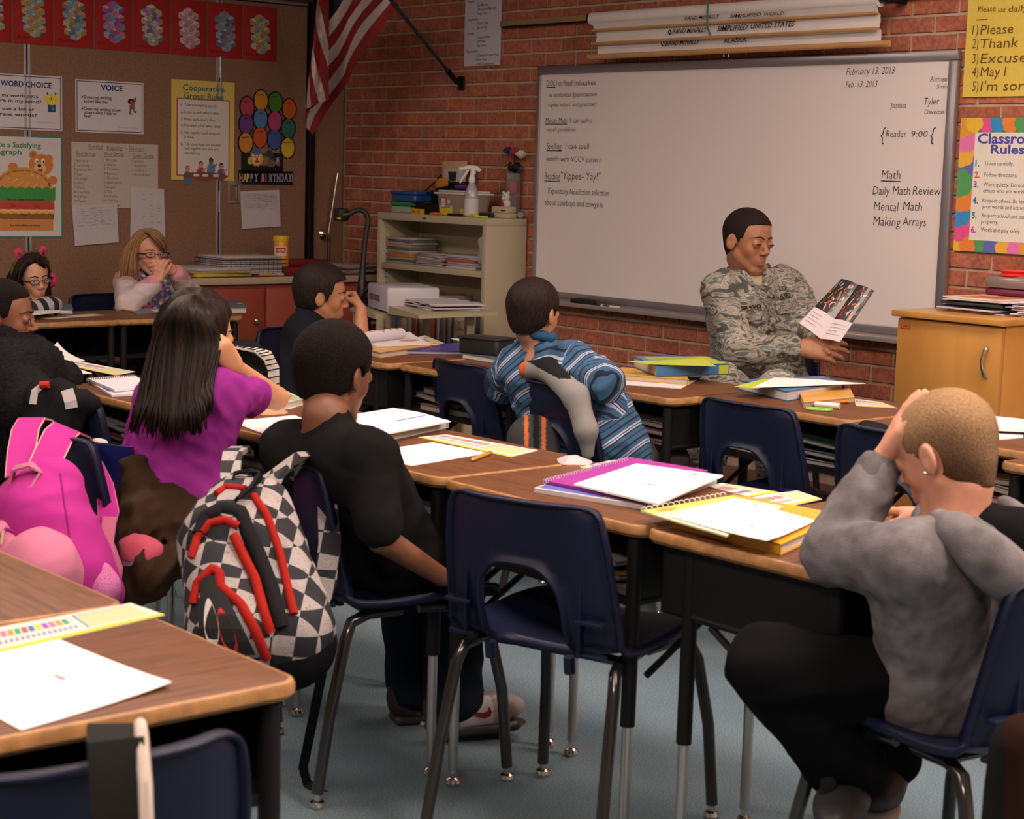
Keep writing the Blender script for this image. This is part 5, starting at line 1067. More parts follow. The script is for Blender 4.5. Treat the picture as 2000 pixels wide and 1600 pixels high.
# storage bin with white lid
clear = mat('cloudy_plastic', (.30, .22, .19), rough=.25, spec=.6, coat=.4)
t = thing('storage_bin', 'cloudy plastic bin with a white lid and stickers on the bookshelf', 'bin', (1.215, -.165, ST), 0)
vs = []; w0, w1, d0, d1, h = .125, .140, .060, .068, .098
mb = MB(); mb.slab(.262, .13, 0, .005, .02, .002).build('base', [clear], t)
mb = MB(); n = 40
for zi, (w_, d_, z) in enumerate(((w0, d0, 0), (w1, d1, h))):
 for i in range(n): a = 2*PI*i/n; ca, sa = math.cos(a), math.sin(a); k_ = 1/max((abs(ca)**6+abs(sa)**6)**(1/6), .1); vs.append((ca*k_*w_, sa*k_*d_, z))
mb.add(vs, [(i, (i+1) % n, n+(i+1) % n, n+i) for i in range(n)]); mb.build('walls', [clear], t)
MB().slab(.300, .150, h, h+.010, .022, .004, (.66, .62, .60)).slab(.27, .12, h+.010, h+.020, .02, .006, (.66, .62, .60)).build('lid', [plast()], t)
lb = MB(); lb.rect(-.10, .004, -.0, .048, 0, (.62, .52, .03)); lb.rect(-.088, .036, -.045, .084, .0006, (.45, .04, .05)); lb.rect(-.083, .040, -.050, .080, .0009, (.66, .60, .60)); lb.rect(-.040, .030, -.016, .074, .0006, (.62, .58, .58)); lb.rect(.055, .012, .09, .036, 0, (.62, .45, .03))
for k in range(6): lb.rect(-.036+k*.003, .036, -.0345+k*.003, .06, .0009, BLACK)
for k in range(3): lb.rect(-.080, .066-k*.008, -.054, .069-k*.008, .0011, (.5, .06, .06) if k == 0 else (.2, .2, .2))
lb.v = [(v[0], -d0-.0035-.007*v[1]/h-v[2], v[1]) for v in lb.v]; lb.build('stickers', [matte()], t, 0)
t = thing('purple_case', 'purple pencil case on the shelf behind the white lid', 'pencil case', (1.10, -.085, ST+.121)); MB().ell((0, 0, .012), (.055, .025, .012), 8, (.12, .05, .25)).build('case', [matte()], t)
# spray bottle
t = thing('spray_bottle', 'spray bottle of clear fluid with a white trigger on the bookshelf', 'bottle', (1.335, -.215, ST), 0)
MB().lathe([(.030, 0), (.033, .004), (.032, .05), (.033, .09), (.030, .115), (.018, .145), (.013, .158), (.013, .165)], 24, (.40, .38, .40)).build('body', [mat('bottle_plastic', rough=.2, coat=.5)], t)
MB().lathe([(.0337, .010), (.0337, .085)], 24, (.60, .57, .57)).build('label', [paper()], t)
W3 = (.74, .71, .68)
tr = MB().lathe([(.016, .158), (.016, .178), (.012, .185), (.010, .20)], 16, W3).build('collar', [plast()], t)
mb = MB(); mb.tube([(.038, 0, .212), (.020, 0, .222), (-.015, 0, .226), (-.040, 0, .221), (-.054, 0, .218)], [.008, .013, .012, .009, .008], 12, W3, flat=1.0).tube([(.005, 0, .195), (.003, 0, .22)], .013, 12, W3).tube([(-.050, 0, .219), (-.060, 0, .217)], .009, 10, W3).build('spray_head', [plast()], t)
MB().tube([(-.018, 0, .215), (-.030, 0, .195), (-.046, 0, .172), (-.056, 0, .155)], [.005, .006, .0055, .004], 8, W3).build('trigger', [plast()], t); t.rotation_euler.z = .87
mb = MB()
for k in range(7): mb.rect(-.02, .075-k*.009, .02-.01*(k % 3), .077-k*.009, 0, (.3, .3, .32))
mb.v = [(math.sin(v[0]/.034)*.0341, -math.cos(v[0]/.034)*.0341, v[1]) for v in mb.v]; mb.build('print', [matte()], t, 0)
t = thing('yellow_cloth', 'small bright yellow note pad hanging over the shelf edge', 'note pad', (1.415, -.225, ST)); MB().bbox((-.045, -.025, 0), (.045, .01, .008), .003, (.62, .62, .02)).bbox((-.05, -.028, .006), (-.01, .0, .016), .004, (.62, .62, .02)).build('pad', [paper()], t)
t = thing('black_stapler', 'black stapler behind the yellow note pad', 'stapler', (1.40, -.175, ST)); MB().bbox((-.045, -.012, 0), (.045, .012, .022), .006, BLACK).build('body', [plast()], t)
t = thing('black_marker', 'black marker and orange cap lying before the storage bin', 'marker', (1.20, -.243, ST)); MB().tube([(.0, 0, .007), (.10, 0, .007)], .0065, 10, BLACK).build('barrel', [plast()], t); MB().tube([(-.14, .0, .006), (-.10, 0, .006), (-.05, 0, .006)], [.004, .0075, .006], 8, (.7, .16, .02)).build('orange_cap', [plast()], t)
t = thing('tape_dispenser', 'beige desk tape dispenser at the right end of the shelf top', 'dispenser', (1.425, -.10, ST), .1)
MB().bbox((-.060, -.035, 0), (.055, .035, .022), .003, (.50, .42, .26)).bbox((-.045, -.032, .022), (.055, .032, .052), .006, (.52, .44, .27)).build('body', [plast()], t); MB().box((.02, -.036, .032), (.045, -.032, .036), BLACK).build('slot', [matte()], t)
t = thing('grey_cylinder', 'small grey cylinder lying at the right end of the shelf top', 'cylinder', (1.478, -.03, ST+.016)); MB().tube([(-.03, 0, 0), (.012, -.02, 0)], .015, 16, (.20, .20, .21)).build('body', [plast()], t)
# vase with cloth roses and a toy bear
glass = mat('clear_glass', (.9, .9, .95), rough=.05, trans=.92, spec=.6)
t = thing('glass_vase', 'clear glass vase with artificial roses and a toy bear behind the beige dispenser', 'vase', (1.425, -.05, ST))
t.location.y = -.045; vx = 0
mb = MB(); n = 28; mb.lathe([(.036, 0), (.036, .205), (.0345, .206), (.0335, .204), (.0335, .005), (.0, .004)], n); mb.build('glass', [glass], t)
STEM = (.015, .03, .015)
for k, (dx, dy, z, c, lbl) in enumerate(((-.040, .0, .300, (.008, .014, .06), 'dark blue'), (-.010, .01, .285, (.28, .012, .012), 'red'), (.018, -.005, .300, (.34, .014, .014), 'taller red'), (.052, .0, .285, (.62, .55, .46), 'cream white'))):
 f_ = thing('fabric_rose', lbl + ' artificial rose standing in the glass vase', 'flower', (1.425, -.045, ST), 0, 'artificial roses in the vase')
 MB().tube([(dx*.1, dy, .02), (dx*.3, dy, .18), (dx, dy, z-.01)], .002, 6, STEM).build('stem', [matte()], f_)
 mb = MB(); rr = random.Random(k)
 for lay in range(3):
  for q in range(5):
   a = q*2*PI/5+lay*.6; r_ = .007+lay*.006; tilt = .25+lay*.28
   M = Matrix.Translation((dx, dy, z+.006-lay*.002)) @ Matrix.Rotation(a, 4, 'Z') @ Matrix.Translation((r_, 0, .0)) @ Matrix.Rotation(tilt, 4, 'Y')
   mb.ell((0, 0, 0), (.003, .013, .020-lay*.002), 6, tuple(v*rr.uniform(.8, 1.1) for v in c), M=Matrix());
   L8 = len(mb.v); nn = 6*2*5+2; mb.v[-nn:] = [tuple(M @ Vector(v)) for v in mb.v[-nn:]]
 mb.build('bloom', [mat('rose_cloth', rough=.85, sheen=.3)], f_)
 mb = MB()
 for q in range(5): a = q*1.3+k; M = Matrix.Translation((dx*.5+math.cos(a)*.018, dy+math.sin(a)*.014, .215+.008*q)) @ Matrix.Rotation(a, 4, 'Z') @ Matrix.Rotation(.6, 4, 'Y'); nn = 6*2*5+2; mb.ell((0, 0, 0), (.018, .010, .002), 6, STEM); mb.v[-nn:] = [tuple(M @ Vector(v)) for v in mb.v[-nn:]]
 mb.build('leaf', [matte()], f_)
t = thing('toy_bear', 'small white toy bear with a red heart inside the glass vase', 'toy', (1.425, -.085, ST+.052))
BW_ = (.62, .56, .54)
MB().ell((0, 0, .045), (.021, .018, .020), 10, BW_).ell((0, -.018, .038), (.010, .008, .008), 8, BW_).build('head', [matte()], t); MB().ell((0, .003, .012), (.024, .018, .024), 10, BW_).build('body', [matte()], t)
for s_ in (-1, 1): MB().ell((s_*.018, 0, .062), (.008, .005, .008), 8, BW_).build('ear', [matte()], t); MB().ell((s_*.007, -.017, .048), (.0022, .0022, .003), 6, BLACK).build('eye', [matte()], t)
MB().ell((0, -.026, .040), (.004, .003, .003), 6, BLACK).build('nose', [matte()], t); MB().ell((0, -.018, .010), (.010, .004, .010), 8, (.45, .02, .02)).build('heart', [matte()], t)
t = thing('red_tissue', 'crumpled red tissue in the middle of the glass vase', 'tissue', (1.425, -.045, ST+.135)); MB().ell((0, 0, 0), (.030, .028, .036), 10, (.5, .02, .025)).build('tissue', [matte()], t)
# ---------------------------------------------------------------- inside the bookshelf
rr = random.Random(12)
PC = [(.42, .35, .30), (.48, .42, .38), (.38, .28, .18), (.50, .20, .05), (.30, .30, .34), (.45, .32, .14), (.12, .14, .16), (.05, .12, .2)]
def stack(x, y, z, n, w_, d, lab, gr, cs=PC, tilt=.12):
 zz = z
 for k in range(n):
  th = rr.uniform(.005, .014)
  t = thing('paper_bundle', '%s layer up in the %s' % (('first', 'second', 'third', 'fourth', 'fifth', 'sixth', 'seventh', 'eighth', 'ninth', 'tenth', 'eleventh')[k], lab), 'papers', (x+rr.uniform(-.012, .012), y, zz), rr.uniform(-tilt, tilt), gr)
  MB().bbox((-w_/2, -d/2, 0), (w_/2, d/2, th), .0018, cs[rr.randrange(len(cs))]).build('sheets', [paper()], t); zz += th+.0008
 return zz
stack(.80, -.150, .8455, 11, .20, .155, 'left paper stack on the upper bookshelf board', 'papers on the upper shelf of the bookshelf')
stack(1.04, -.150, .8455, 7, .20, .155, 'middle paper stack on the upper bookshelf board', 'papers on the upper shelf of the bookshelf', tilt=.18)
stack(1.28, -.150, .8455, 6, .22, .155, 'right paper stack on the upper bookshelf board', 'papers on the upper shelf of the bookshelf', cs=[(.55, .52, .52), (.40, .40, .45), (.50, .10, .06), (.58, .52, .50)])
for k in range(16):
 x = .72+k*.044+rr.uniform(-.004, .004); h = rr.uniform(.20, .26); w_ = rr.uniform(.012, .030)
 lab_ = 'white' if k == 8 else ''
 t = thing('shelved_book', 'upright book, number %s from the left of the middle shelf' % ('one two three four five six seven eight nine ten eleven twelve thirteen fourteen fifteen sixteen'.split()[k]), 'book', (x, -.13, .4505), 0, 'books on the middle shelf of the bookshelf')
 c = [(.45, .40, .36), (.22, .18, .16), (.50, .44, .38), (.10, .16, .25), (.40, .12, .06), (.30, .28, .26)][rr.randrange(6)]
 MB().bbox((-w_/2, -.10, 0), (w_/2, .10, h), .0015, c).build('cover', [matte()], t)
t = thing('picture_book', 'cream picture book facing forward on the middle shelf', 'book', (1.33, -.242, .4505)); MB().bbox((-.075, 0, 0), (.075, .008, .20), .001, (.60, .52, .42), M=Matrix.Rotation(-.04, 4, 'X')).build('cover', [paper()], t)
mb = MB();
for k, st in enumerate(('For The Love', 'of The World')): text(mb, st, 0, .14-k*.03, .021, (.40, .16, .04), 0, off=.02, align='c', sx=.8)
mb.v = [(v[0], -.0012+.04*v[1], v[1]) for v in mb.v]; mb.build('lettering', [matte()], t, 0)
for k in range(10):
 x = .74+k*.07; h = rr.uniform(.16, .26); c = PC[rr.randrange(7)]
 t = thing('shelved_book', 'book, number %s from the left of the bottom shelf' % ('one two three four five six seven eight nine ten'.split()[k]), 'book', (x, -.14, .0605), 0, 'books on the bottom shelf of the bookshelf'); MB().bbox((-.022, -.09, 0), (.022, .09, h), .0015, tuple(v*.7 for v in c)).build('cover', [matte()], t)
# ---------------------------------------------------------------- on the cart
oa = Vector((1.40, -.66, 0));
o = oa+o_+U*(-.235)+V*.09; t = thing('projector_box', 'white machine with grey vents on the cart', 'machine', (o.x, o.y, .6625), math.atan2(U.y, U.x))
o = oa+o_+U*(-.10)+V*.10; t.location = (o.x, o.y, .6625)
WG = (.55, .53, .58)
MB().bbox((-.185, -.10, .008), (.155, .14, .118), .008, WG).build('casing', [plast()], t); MB().bbox((-.1855-.001, -.085, .02), (-.180, .12, .10), .002, (.16, .16, .18)).build('side_vent', [plast()], t)
mb = MB()
for k, (a, b) in enumerate(((-.15, -.075), (-.06, .03))):
 mb.box((a, -.1015, .045), (b, -.0995, .075), (.22, .20, .21))
 for q in range(6): mb.box((a, -.1025, .048+q*.0045), (b, -.1012, .0495+q*.0045), (.06, .06, .07))
mb.disc(-.13, .105, .004, .003, 0, BLACK, 8); mb.build('front_panel', [plast()], t)['kind'] = 'stuff'; MB().box((-.175, -.07, .082), (-.1875, -.03, .100), (.03, .05, .3)).build('blue_port', [plast()], t)
rr = random.Random(9)
for k in range(4):
 o = oa+o_+U*.20+V*.24; t = thing('paper_sheaf', '%s sheaf of curled sheets on the cart leaf' % ('lowest', 'second', 'third', 'topmost')[k], 'papers', (o.x+rr.uniform(-.02, .02), o.y+rr.uniform(-.02, .02), .7008+k*.0072), rr.uniform(-.25, .25)-.2, 'papers on the cart leaf')
 mb = MB(); n = 10
 for q in (0, .005):
  for i in range(n+1):
   for j in range(3): x = -.17+.34*i/n; mb.v.append((x, -.12+.12*j, q+.006*math.sin(i*.9+k)**2*(1 if k > 1 else .3)))
 for i in range(n):
  for j in range(2): a = i*3+j; b = a+3*(n+1); mb.f += [(a, a+1, a+4, a+3), (b, b+3, b+4, b+1)]
 for i in range(n): a = i*3; b = a+3*(n+1); mb.f += [(a, a+3, b+3, b), (a+2, b+2, b+5, a+5)]
 N_ = 3*(n+1); mb.f += [(0, N_, N_+1, 1), (1, N_+1, N_+2, 2), (3*n, 3*n+1, N_+3*n+1, N_+3*n), (3*n+1, 3*n+2, N_+3*n+2, N_+3*n+1)]
 mb.c = [(.55, .52, .56)]*len(mb.f); mb.m = [0]*len(mb.f); mb.build('sheets', [paper()], t)
# document camera on a gooseneck
dp = 8.28; Q = lambda px, py, d=dp: Vector(PD(px, py, d))
bs = Q(706, 585); t = thing('document_camera', 'black document camera on a gooseneck beside the white machine', 'camera', (bs.x, bs.y, .6625)); o = Vector(t.location)
MB().tube([Q(x, y)-o for x, y in ((706, 575), (707, 552), (708, 535), (709.5, 512), (711, 490), (713, 470), (715.5, 452), (718, 440), (719, 430), (717, 421), (712, 414), (705, 410), (697, 411), (690, 414), (684, 418))], [.022, .021, .0165, .013, .0125]+[.012]*10, 14, BLACK).build('gooseneck', [mat('rubber_black', (.011, .011, .012), rough=.5)], t)
hd = (Q(667, 421)-o); MB().bbox((hd.x-.030, hd.y-.03, hd.z-.026), (hd.x+.024, hd.y+.03, hd.z+.034), .010, BLACK).tube([hd, Q(684, 418)-o], [.028, .014], 12, BLACK).build('camera_head', [plast()], t)
MB().ell(Q(662, 427, dp-.035)-o, (.012, .010, .006), 8, (.55, .50, .02)).build('sticker', [matte()], t)
MB().lathe([(.055, 0), (.06, .01), (.045, .03), (.024, .045), (.020, .10), (.016, .12)], 20, BLACK).build('base', [plast()], t)
mb = MB(); rr = random.Random(1); oc = Q(724, 590)
t = thing('cable_tangle', 'tangle of black cables hanging beside the gooseneck camera', 'cables', oc)
for k in range(9):
 pts = [];
 for i in range(17): a = 2*PI*i/16; r1 = .045+.004*k; pts.append(Vector((_r2*math.cos(a)*r1*.7))+Vector((0, 0, math.sin(a)*r1*1.3-.004*k))-Vector(_fw)*(.004*k+.006*math.sin(a*2+k)))
 mb.tube(pts, .0035, 6, BLACK, caps=False)
c_ = mb.build('cable', [plast()], t); c_['kind'] = 'stuff'
MB().tube([Q(728, 612, 8.2)-oc, Q(744, 618, 8.2)-oc, Q(744, 628, 8.2)-oc, Q(725, 630, 8.2)-oc], .008, 8, (.45, .40, .3)).build('plug', [plast()], t)
# ---------------------------------------------------------------- wooden cabinet on the right
hw = woodmat('maple_veneer', [(.25, (.34, .145, .030)), (.45, (.50, .235, .055)), (.62, (.56, .275, .070)), (.8, (.42, .19, .045))], sc=(2.5, 2.5, .55), rough=.32, ns=2.0, coat=.2)
ZC = .872
t = thing('wooden_cabinet', 'varnished maple cabinet with a chrome handle at the right of the whiteboard', 'cabinet', (4.20, -.25, 0)); a0, a1, b0, b1 = -.210, .212, -.235, .235
MB().bbox((a0, b0+.02, 0), (a1, b1, ZC-.022), .002).build('carcass', [hw], t)
d = MB().bbox((a0+.004, b0, .515), (a1-.004, b0+.019, ZC-.027), .002).build('upper_door', [hw], t)
MB().bbox((a0+.004, b0, .04), (a1-.004, b0+.019, .512), .002).build('lower_door', [hw], t)
MB().tube([(.160, b0-.004, .782), (.158, b0-.013, .772), (.152, b0-.017, .750), (.148, b0-.017, .732), (.152, b0-.016, .712), (.158, b0-.010, .690), (.159, b0-.003, .680)], [.004, .007, .0055, .005, .006, .008, .006], 10).build('handle', [metalm()], d)
MB().bbox((a0-.012, b0-.018, ZC-.021), (a1+.012, b1, ZC), .003).build('top_board', [hw], t)
mb = MB(); RD = (.55, .04, .015)
for p_ in (((-.19, .826), (-.19, .812), (-.155, .812), (-.155, .826)), ((-.182, .820), (-.163, .820))): mb.line(p_, .0035, 0, RD)
mb.v = [(v[0], b0-.0012, v[1]) for v in mb.v]; mb.build('red_mark', [matte()], t, 0)
rr = random.Random(21)
CC = [(.62, .58, .52), (.03, .04, .06), (.60, .50, .52), (.05, .08, .12), (.50, .48, .5), (.04, .04, .05), (.62, .58, .54), (.65, .60, .56)]
zz = ZC+.0006
for k in range(9):
 th = rr.uniform(.003, .008); c = CC[k % 8] if k < 8 else (.64, .56, .46)
 t = thing('magazine', '%s magazine up in the pile on the wooden cabinet' % 'lowest second third fourth fifth sixth seventh eighth topmost'.split()[k], 'magazine', (4.19+rr.uniform(-.02, .02), -.21+rr.uniform(-.02, .02), zz), rr.uniform(-.12, .12), 'magazines on the wooden cabinet')
 MB().bbox((-.115, -.14, 0), (.115, .14, th), .001, c).build('sheets', [paper()], t); zz += th+.0006
 if k == 8:
  mb = MB(); mb.rect(-.07, -.11, .09, .06, 0, (.62, .22, .06)); mb.disc(.0, -.02, .05, .04, .0002, (.55, .08, .10), 10); mb.disc(.05, .05, .04, .03, .0003, (.35, .10, .30), 9); mb.disc(-.04, .03, .03, .03, .0003, (.6, .5, .4), 9); mb.v = [(v[0], v[1], v[2]+th+.0006) for v in mb.v]; mb.build('print', [matte()], t, 0)
for k in range(8):
 t = thing('loose_paper', '%s loose sheet up at the right end of the wooden cabinet top' % 'lowest second third fourth fifth sixth seventh topmost'.split()[k], 'paper', (4.40+rr.uniform(-.01, .02), -.20, ZC+.001+k*.0065), rr.uniform(-.3, .3), 'loose sheets on the wooden cabinet')
 MB().bbox((-.085, -.13, 0), (.13, .13, .004), .001, (.66, .60, .64), M=Matrix.Rotation(rr.uniform(-.012, .004), 4, 'Y')).build('sheets', [paper()], t)
t = thing('standing_sheet', 'large white worksheet leaning behind the red capped container', 'paper', (4.30, -.06, ZC+.03))
vs = []; mb = MB(); n = 8
for q in (0, .0015):
 for i in range(n+1):
  for j in range(n+1): u, v = i/n, j/n; vs.append((u*.34, .0+.03*(1-v)**2-.05*max(u-.5, 0)*(1-v)+q, .12*v+.0-.015*u))
N_ = (n+1)**2
for i in range(n):
 for j in range(n): a = i*(n+1)+j; mb.f += [(a, a+n+1, a+n+2, a+1), (N_+a, N_+a+1, N_+a+n+2, N_+a+n+1)]
ring = [i*(n+1) for i in range(n+1)]+[n*(n+1)+j for j in range(1, n+1)]+[i*(n+1)+n for i in range(n-1, -1, -1)]+[j for j in range(n-1, 0, -1)]
for a, b in zip(ring, ring[1:]+ring[:1]): mb.f.append((a, b, N_+b, N_+a))
mb.v = vs; mb.c = [(.70, .64, .68)]*len(mb.f); mb.m = [0]*len(mb.f); mb.build('sheet', [paper()], t)
t = thing('red_capped_container', 'cloudy container with purple base and bright red cap on the magazines', 'container', (4.19, -.115, zz), 0)
MB().bbox((-.098, -.040, .022), (.098, .040, .070), .020, (.24, .18, .16)).build('upper_shell', [mat('smoky_plastic', rough=.25, coat=.4)], t)
MB().bbox((-.092, -.038, 0), (.095, .038, .024), .010, (.16, .015, .05)).build('base', [plast()], t)
mb = MB(); prof = []
vs = []; n = 48
for z, r_ in ((.066, .040), (.070, .048), (.078, .040), (.086, .048), (.090, .040), (.091, .01)):
 for i in range(n): a = 2*PI*i/n; q = r_*(1+(.06 if i % 2 and r_ > .045 else 0)); vs.append((-.005+math.cos(a)*q, math.sin(a)*q*.75, z))
mb.add(vs, [(k*n+i, k*n+(i+1) % n, (k+1)*n+(i+1) % n, (k+1)*n+i) for k in range(5) for i in range(n)]+[tuple(range(5*n, 6*n))], (.75, .03, .015)); mb.build('cap', [plast()], t)
# ---------------------------------------------------------------- implicit surfaces -> meshes (bodies, clothes, hair, bags)
F32 = np.float32
def A3(v): return np.array([float(v[0]), float(v[1]), float(v[2])], dtype=F32)
def nrm(v): v = np.asarray(v, dtype=float); return v/(np.linalg.norm(v)+1e-12)
def d_cone(P, a, b, r1, r2):
 ba = b-a; q = P-a; h = np.clip((q@ba)/max(float(ba@ba), 1e-9), 0, 1)[:, None]
 return np.linalg.norm(q-h*ba, axis=1)-(r1+(r2-r1)*h[:, 0])
def d_ell(P, c, r, R):
 q = (P-c)@R; k0 = np.linalg.norm(q/r, axis=1); k1 = np.linalg.norm(q/(r*r), axis=1)
 return k0*(k0-1)/np.maximum(k1, 1e-6)
def d_box(P, c, h, R, rr):
 q = np.abs((P-c)@R)-(h-rr); return np.linalg.norm(np.maximum(q, 0), axis=1)+np.minimum(q.max(axis=1), 0)-rr
def smin(a, b, k):
 if k <= 0: return np.minimum(a, b)
 h = np.maximum(k-np.abs(a-b), 0)/k; return np.minimum(a, b)-h*h*k*.25
class SD:
 def __init__(s): s.p = []; s.post = []; s.off = 0.
 def cone(s, a, b, r1, r2=None, k=.02, op='u'): s.p.append(('c', (A3(a), A3(b), F32(r1), F32(r1 if r2 is None else r2)), k, op)); return s
 def ell(s, c, r, R=None, k=.02, op='u'): s.p.append(('e', (A3(c), A3(r), np.eye(3, dtype=F32) if R is None else np.asarray(R, dtype=F32)), k, op)); return s
 def box(s, c, h, R=None, rr=.01, k=.01, op='u'): s.p.append(('b', (A3(c), A3(h), np.eye(3, dtype=F32) if R is None else np.asarray(R, dtype=F32), F32(rr)), k, op)); return s
 def __call__(s, P):
  d = None
  for t, a, k, op in s.p:
   e = d_cone(P, *a) if t == 'c' else d_ell(P, *a) if t == 'e' else d_box(P, *a)
   if d is None: d = e
   elif op == 'u': d = smin(d, e, k)
   elif op == 's': d = -smin(-d, e, k)
   elif op == 'i': d = -smin(-d, -e, k)
  d = d-s.off
  for f in s.post: d = f(P, d)
  return d
 def bounds(s):
  lo, hi = [], []
  for t, a, k, op in s.p:
   if op != 'u': continue
   if t == 'c': m = max(a[2], a[3]); lo.append(np.minimum(a[0], a[1])-m); hi.append(np.maximum(a[0], a[1])+m)
   else: m = np.linalg.norm(a[1]) if t == 'b' else a[1].max(); lo.append(a[0]-m); hi.append(a[0]+m)
  return np.min(lo, axis=0)-.03-s.off, np.max(hi, axis=0)+.03+s.off
def surf(f, h, lo=None, hi=None, B=8):
 """surface nets over the blocks that the surface crosses"""
 if lo is None: lo, hi = f.bounds()
 lo = np.asarray(lo, dtype=float); hi = np.asarray(hi, dtype=float); bs = B*h
 nb = np.ceil((hi-lo)/bs).astype(int)+1
 g = np.stack(np.meshgrid(*[np.arange(n) for n in nb], indexing='ij'), -1).reshape(-1, 3)
 c = (lo+(g+.5)*bs).astype(F32); d = np.concatenate([f(c[i:i+200000]) for i in range(0, len(c), 200000)])
 g = g[np.abs(d) < bs*.87*1.25+.012]
 r = np.arange(B+1); q = np.stack(np.meshgrid(r, r, r, indexing='ij'), -1).reshape(-1, 3)
 nb_ = len(g); V = np.empty((nb_, (B+1)**3), dtype=F32)
 for i in range(0, nb_, 400):
  gg = g[i:i+400]; P = (lo+(gg[:, None, :]*B+q[None])*h).astype(F32).reshape(-1, 3); V[i:i+400] = f(P).reshape(len(gg), -1)
 V = V.reshape(nb_, B+1, B+1, B+1); S = V < 0
 cn = [(i, j, k) for i in (0, 1) for j in (0, 1) for k in (0, 1)]
 cs = [V[:, i:B+i, j:B+j, k:B+k] for i, j, k in cn]; ss = [S[:, i:B+i, j:B+j, k:B+k] for i, j, k in cn]
 cnt = sum(s.astype(np.int8) for s in ss); act = (cnt > 0) & (cnt < 8)
 bi, ci, cj, ck = np.nonzero(act); vals = np.stack([c[bi, ci, cj, ck] for c in cs], 1); off = np.array(cn, dtype=F32)
 acc = np.zeros((len(bi), 3), dtype=F32); w_ = np.zeros(len(bi), dtype=F32)
 for a in range(8):
  for b in range(a+1, 8):
   if np.abs(off[a]-off[b]).sum() != 1: continue
   va, vb = vals[:, a], vals[:, b]; m = (va < 0) != (vb < 0); t = np.where(m, va/np.where(m, va-vb, 1), 0)
   acc += np.where(m, 1, 0)[:, None]*(off[a]+(off[b]-off[a])*t[:, None]); w_ += m
 gi = g[bi]*B+np.stack([ci, cj, ck], 1); pos = lo+(gi+acc/w_[:, None])*h
 N = (nb*B+2).astype(np.int64); key = (gi[:, 0].astype(np.int64)*N[1]+gi[:, 1])*N[2]+gi[:, 2]; order = np.argsort(key); ks = key[order]
 def look(G_):
  kk = (G_[:, 0].astype(np.int64)*N[1]+G_[:, 1])*N[2]+G_[:, 2]; i = np.clip(np.searchsorted(ks, kk), 0, len(ks)-1); ok = ks[i] == kk; return np.where(ok, order[i], -1)
 quads = []
 for ax in range(3):
  e = [0, 0, 0]; e[ax] = 1; u, v = [(1, 2), (2, 0), (0, 1)][ax]
  s0 = S[:, :B, :B, :B]; s1 = S[:, e[0]:B+e[0], e[1]:B+e[1], e[2]:B+e[2]]; m = s0 != s1
  b_, i_, j_, k_ = np.nonzero(m); G_ = g[b_]*B+np.stack([i_, j_, k_], 1); fl = s0[b_, i_, j_, k_]
  du = np.zeros(3, int); dv = np.zeros(3, int); du[u] = 1; dv[v] = 1
  ids = np.stack([look(G_-du-dv), look(G_-dv), look(G_), look(G_-du)], 1); ok = (ids >= 0).all(1); ids = ids[ok]; fl = fl[ok]
  ids[~fl] = ids[~fl][:, ::-1]; quads.append(ids)
 return pos.astype(F32), np.concatenate(quads)
TRI = [0]
def sobj(name, f, h, mats, parent, col=None, colf=None, st=None, label=None, lo=None, hi=None, sm=0):
 v, q = surf(f, h, lo, hi)
 o0 = np.array(parent.matrix_world.translation if parent else (0, 0, 0), dtype=F32)
 if parent: o0 = np.array(parent.location, dtype=F32)
 if sm:
  e = np.concatenate([q[:, [0, 1]], q[:, [1, 2]], q[:, [2, 3]], q[:, [3, 0]]]);
  for _ in range(sm):
   a = np.zeros_like(v); n = np.zeros(len(v), dtype=F32); np.add.at(a, e[:, 0], v[e[:, 1]]); np.add.at(n, e[:, 0], 1); np.add.at(a, e[:, 1], v[e[:, 0]]); np.add.at(n, e[:, 1], 1); v = v*.5+.5*a/np.maximum(n, 1)[:, None]
 me = bpy.data.meshes.new(name); me.vertices.add(len(v)); me.vertices.foreach_set('co', (v-o0).ravel().astype(F32))
 me.loops.add(q.size); me.loops.foreach_set('vertex_index', q.ravel().astype(np.int32)); me.polygons.add(len(q)); me.polygons.foreach_set('loop_start', np.arange(0, q.size, 4, dtype=np.int32)); me.polygons.foreach_set('loop_total', np.full(len(q), 4, dtype=np.int32))
 me.update(calc_edges=True); me.validate(); me.polygons.foreach_set('use_smooth', np.ones(len(me.polygons), dtype=bool))
 for m in mats: me.materials.append(m)
 c = np.ones((len(v), 4), dtype=F32); c[:, :3] = col if col is not None else .5
 if colf is not None: c[:, :3] = colf(v, c[:, :3])
 ca = me.color_attributes.new('Col', 'FLOAT_COLOR', 'POINT'); ca.data.foreach_set('color', c.ravel())
 if st is not None: at_ = me.attributes.new('st', 'FLOAT', 'POINT'); at_.data.foreach_set('value', st(v).astype(F32))
 o = bpy.data.objects.new(name, me); COL.objects.link(o); TRI[0] += len(q)*2
 if parent: o.parent = parent
 if label: o['label'] = label
 return o
def wrinkle(amp, sc, seed=0, ax=None):
 rr = np.random.RandomState(seed); ks = [rr.normal(size=3)*sc for _ in range(5)]; ph = rr.uniform(0, 6, 5); k2 = [rr.normal(size=3)*sc*.6 for _ in range(5)]
 if ax is not None: ks = [k-.75*np.dot(k, ax)*np.array(ax) for k in ks]
 def f(P, d):
  n = 0
  for k, kk, p in zip(ks, k2, ph): n = n+np.sin(P@k.astype(F32)+1.7*np.sin(P@kk.astype(F32)+p))
  return d+amp*(np.abs(n)*.45-.6).astype(F32)
 return f
def frame3(f, u):
 f = nrm(f); u = np.asarray(u, float); u = nrm(u-f*(u@f)); r = np.cross(f, u); return np.stack([r, f, u], 1)   # columns: right, forward, up
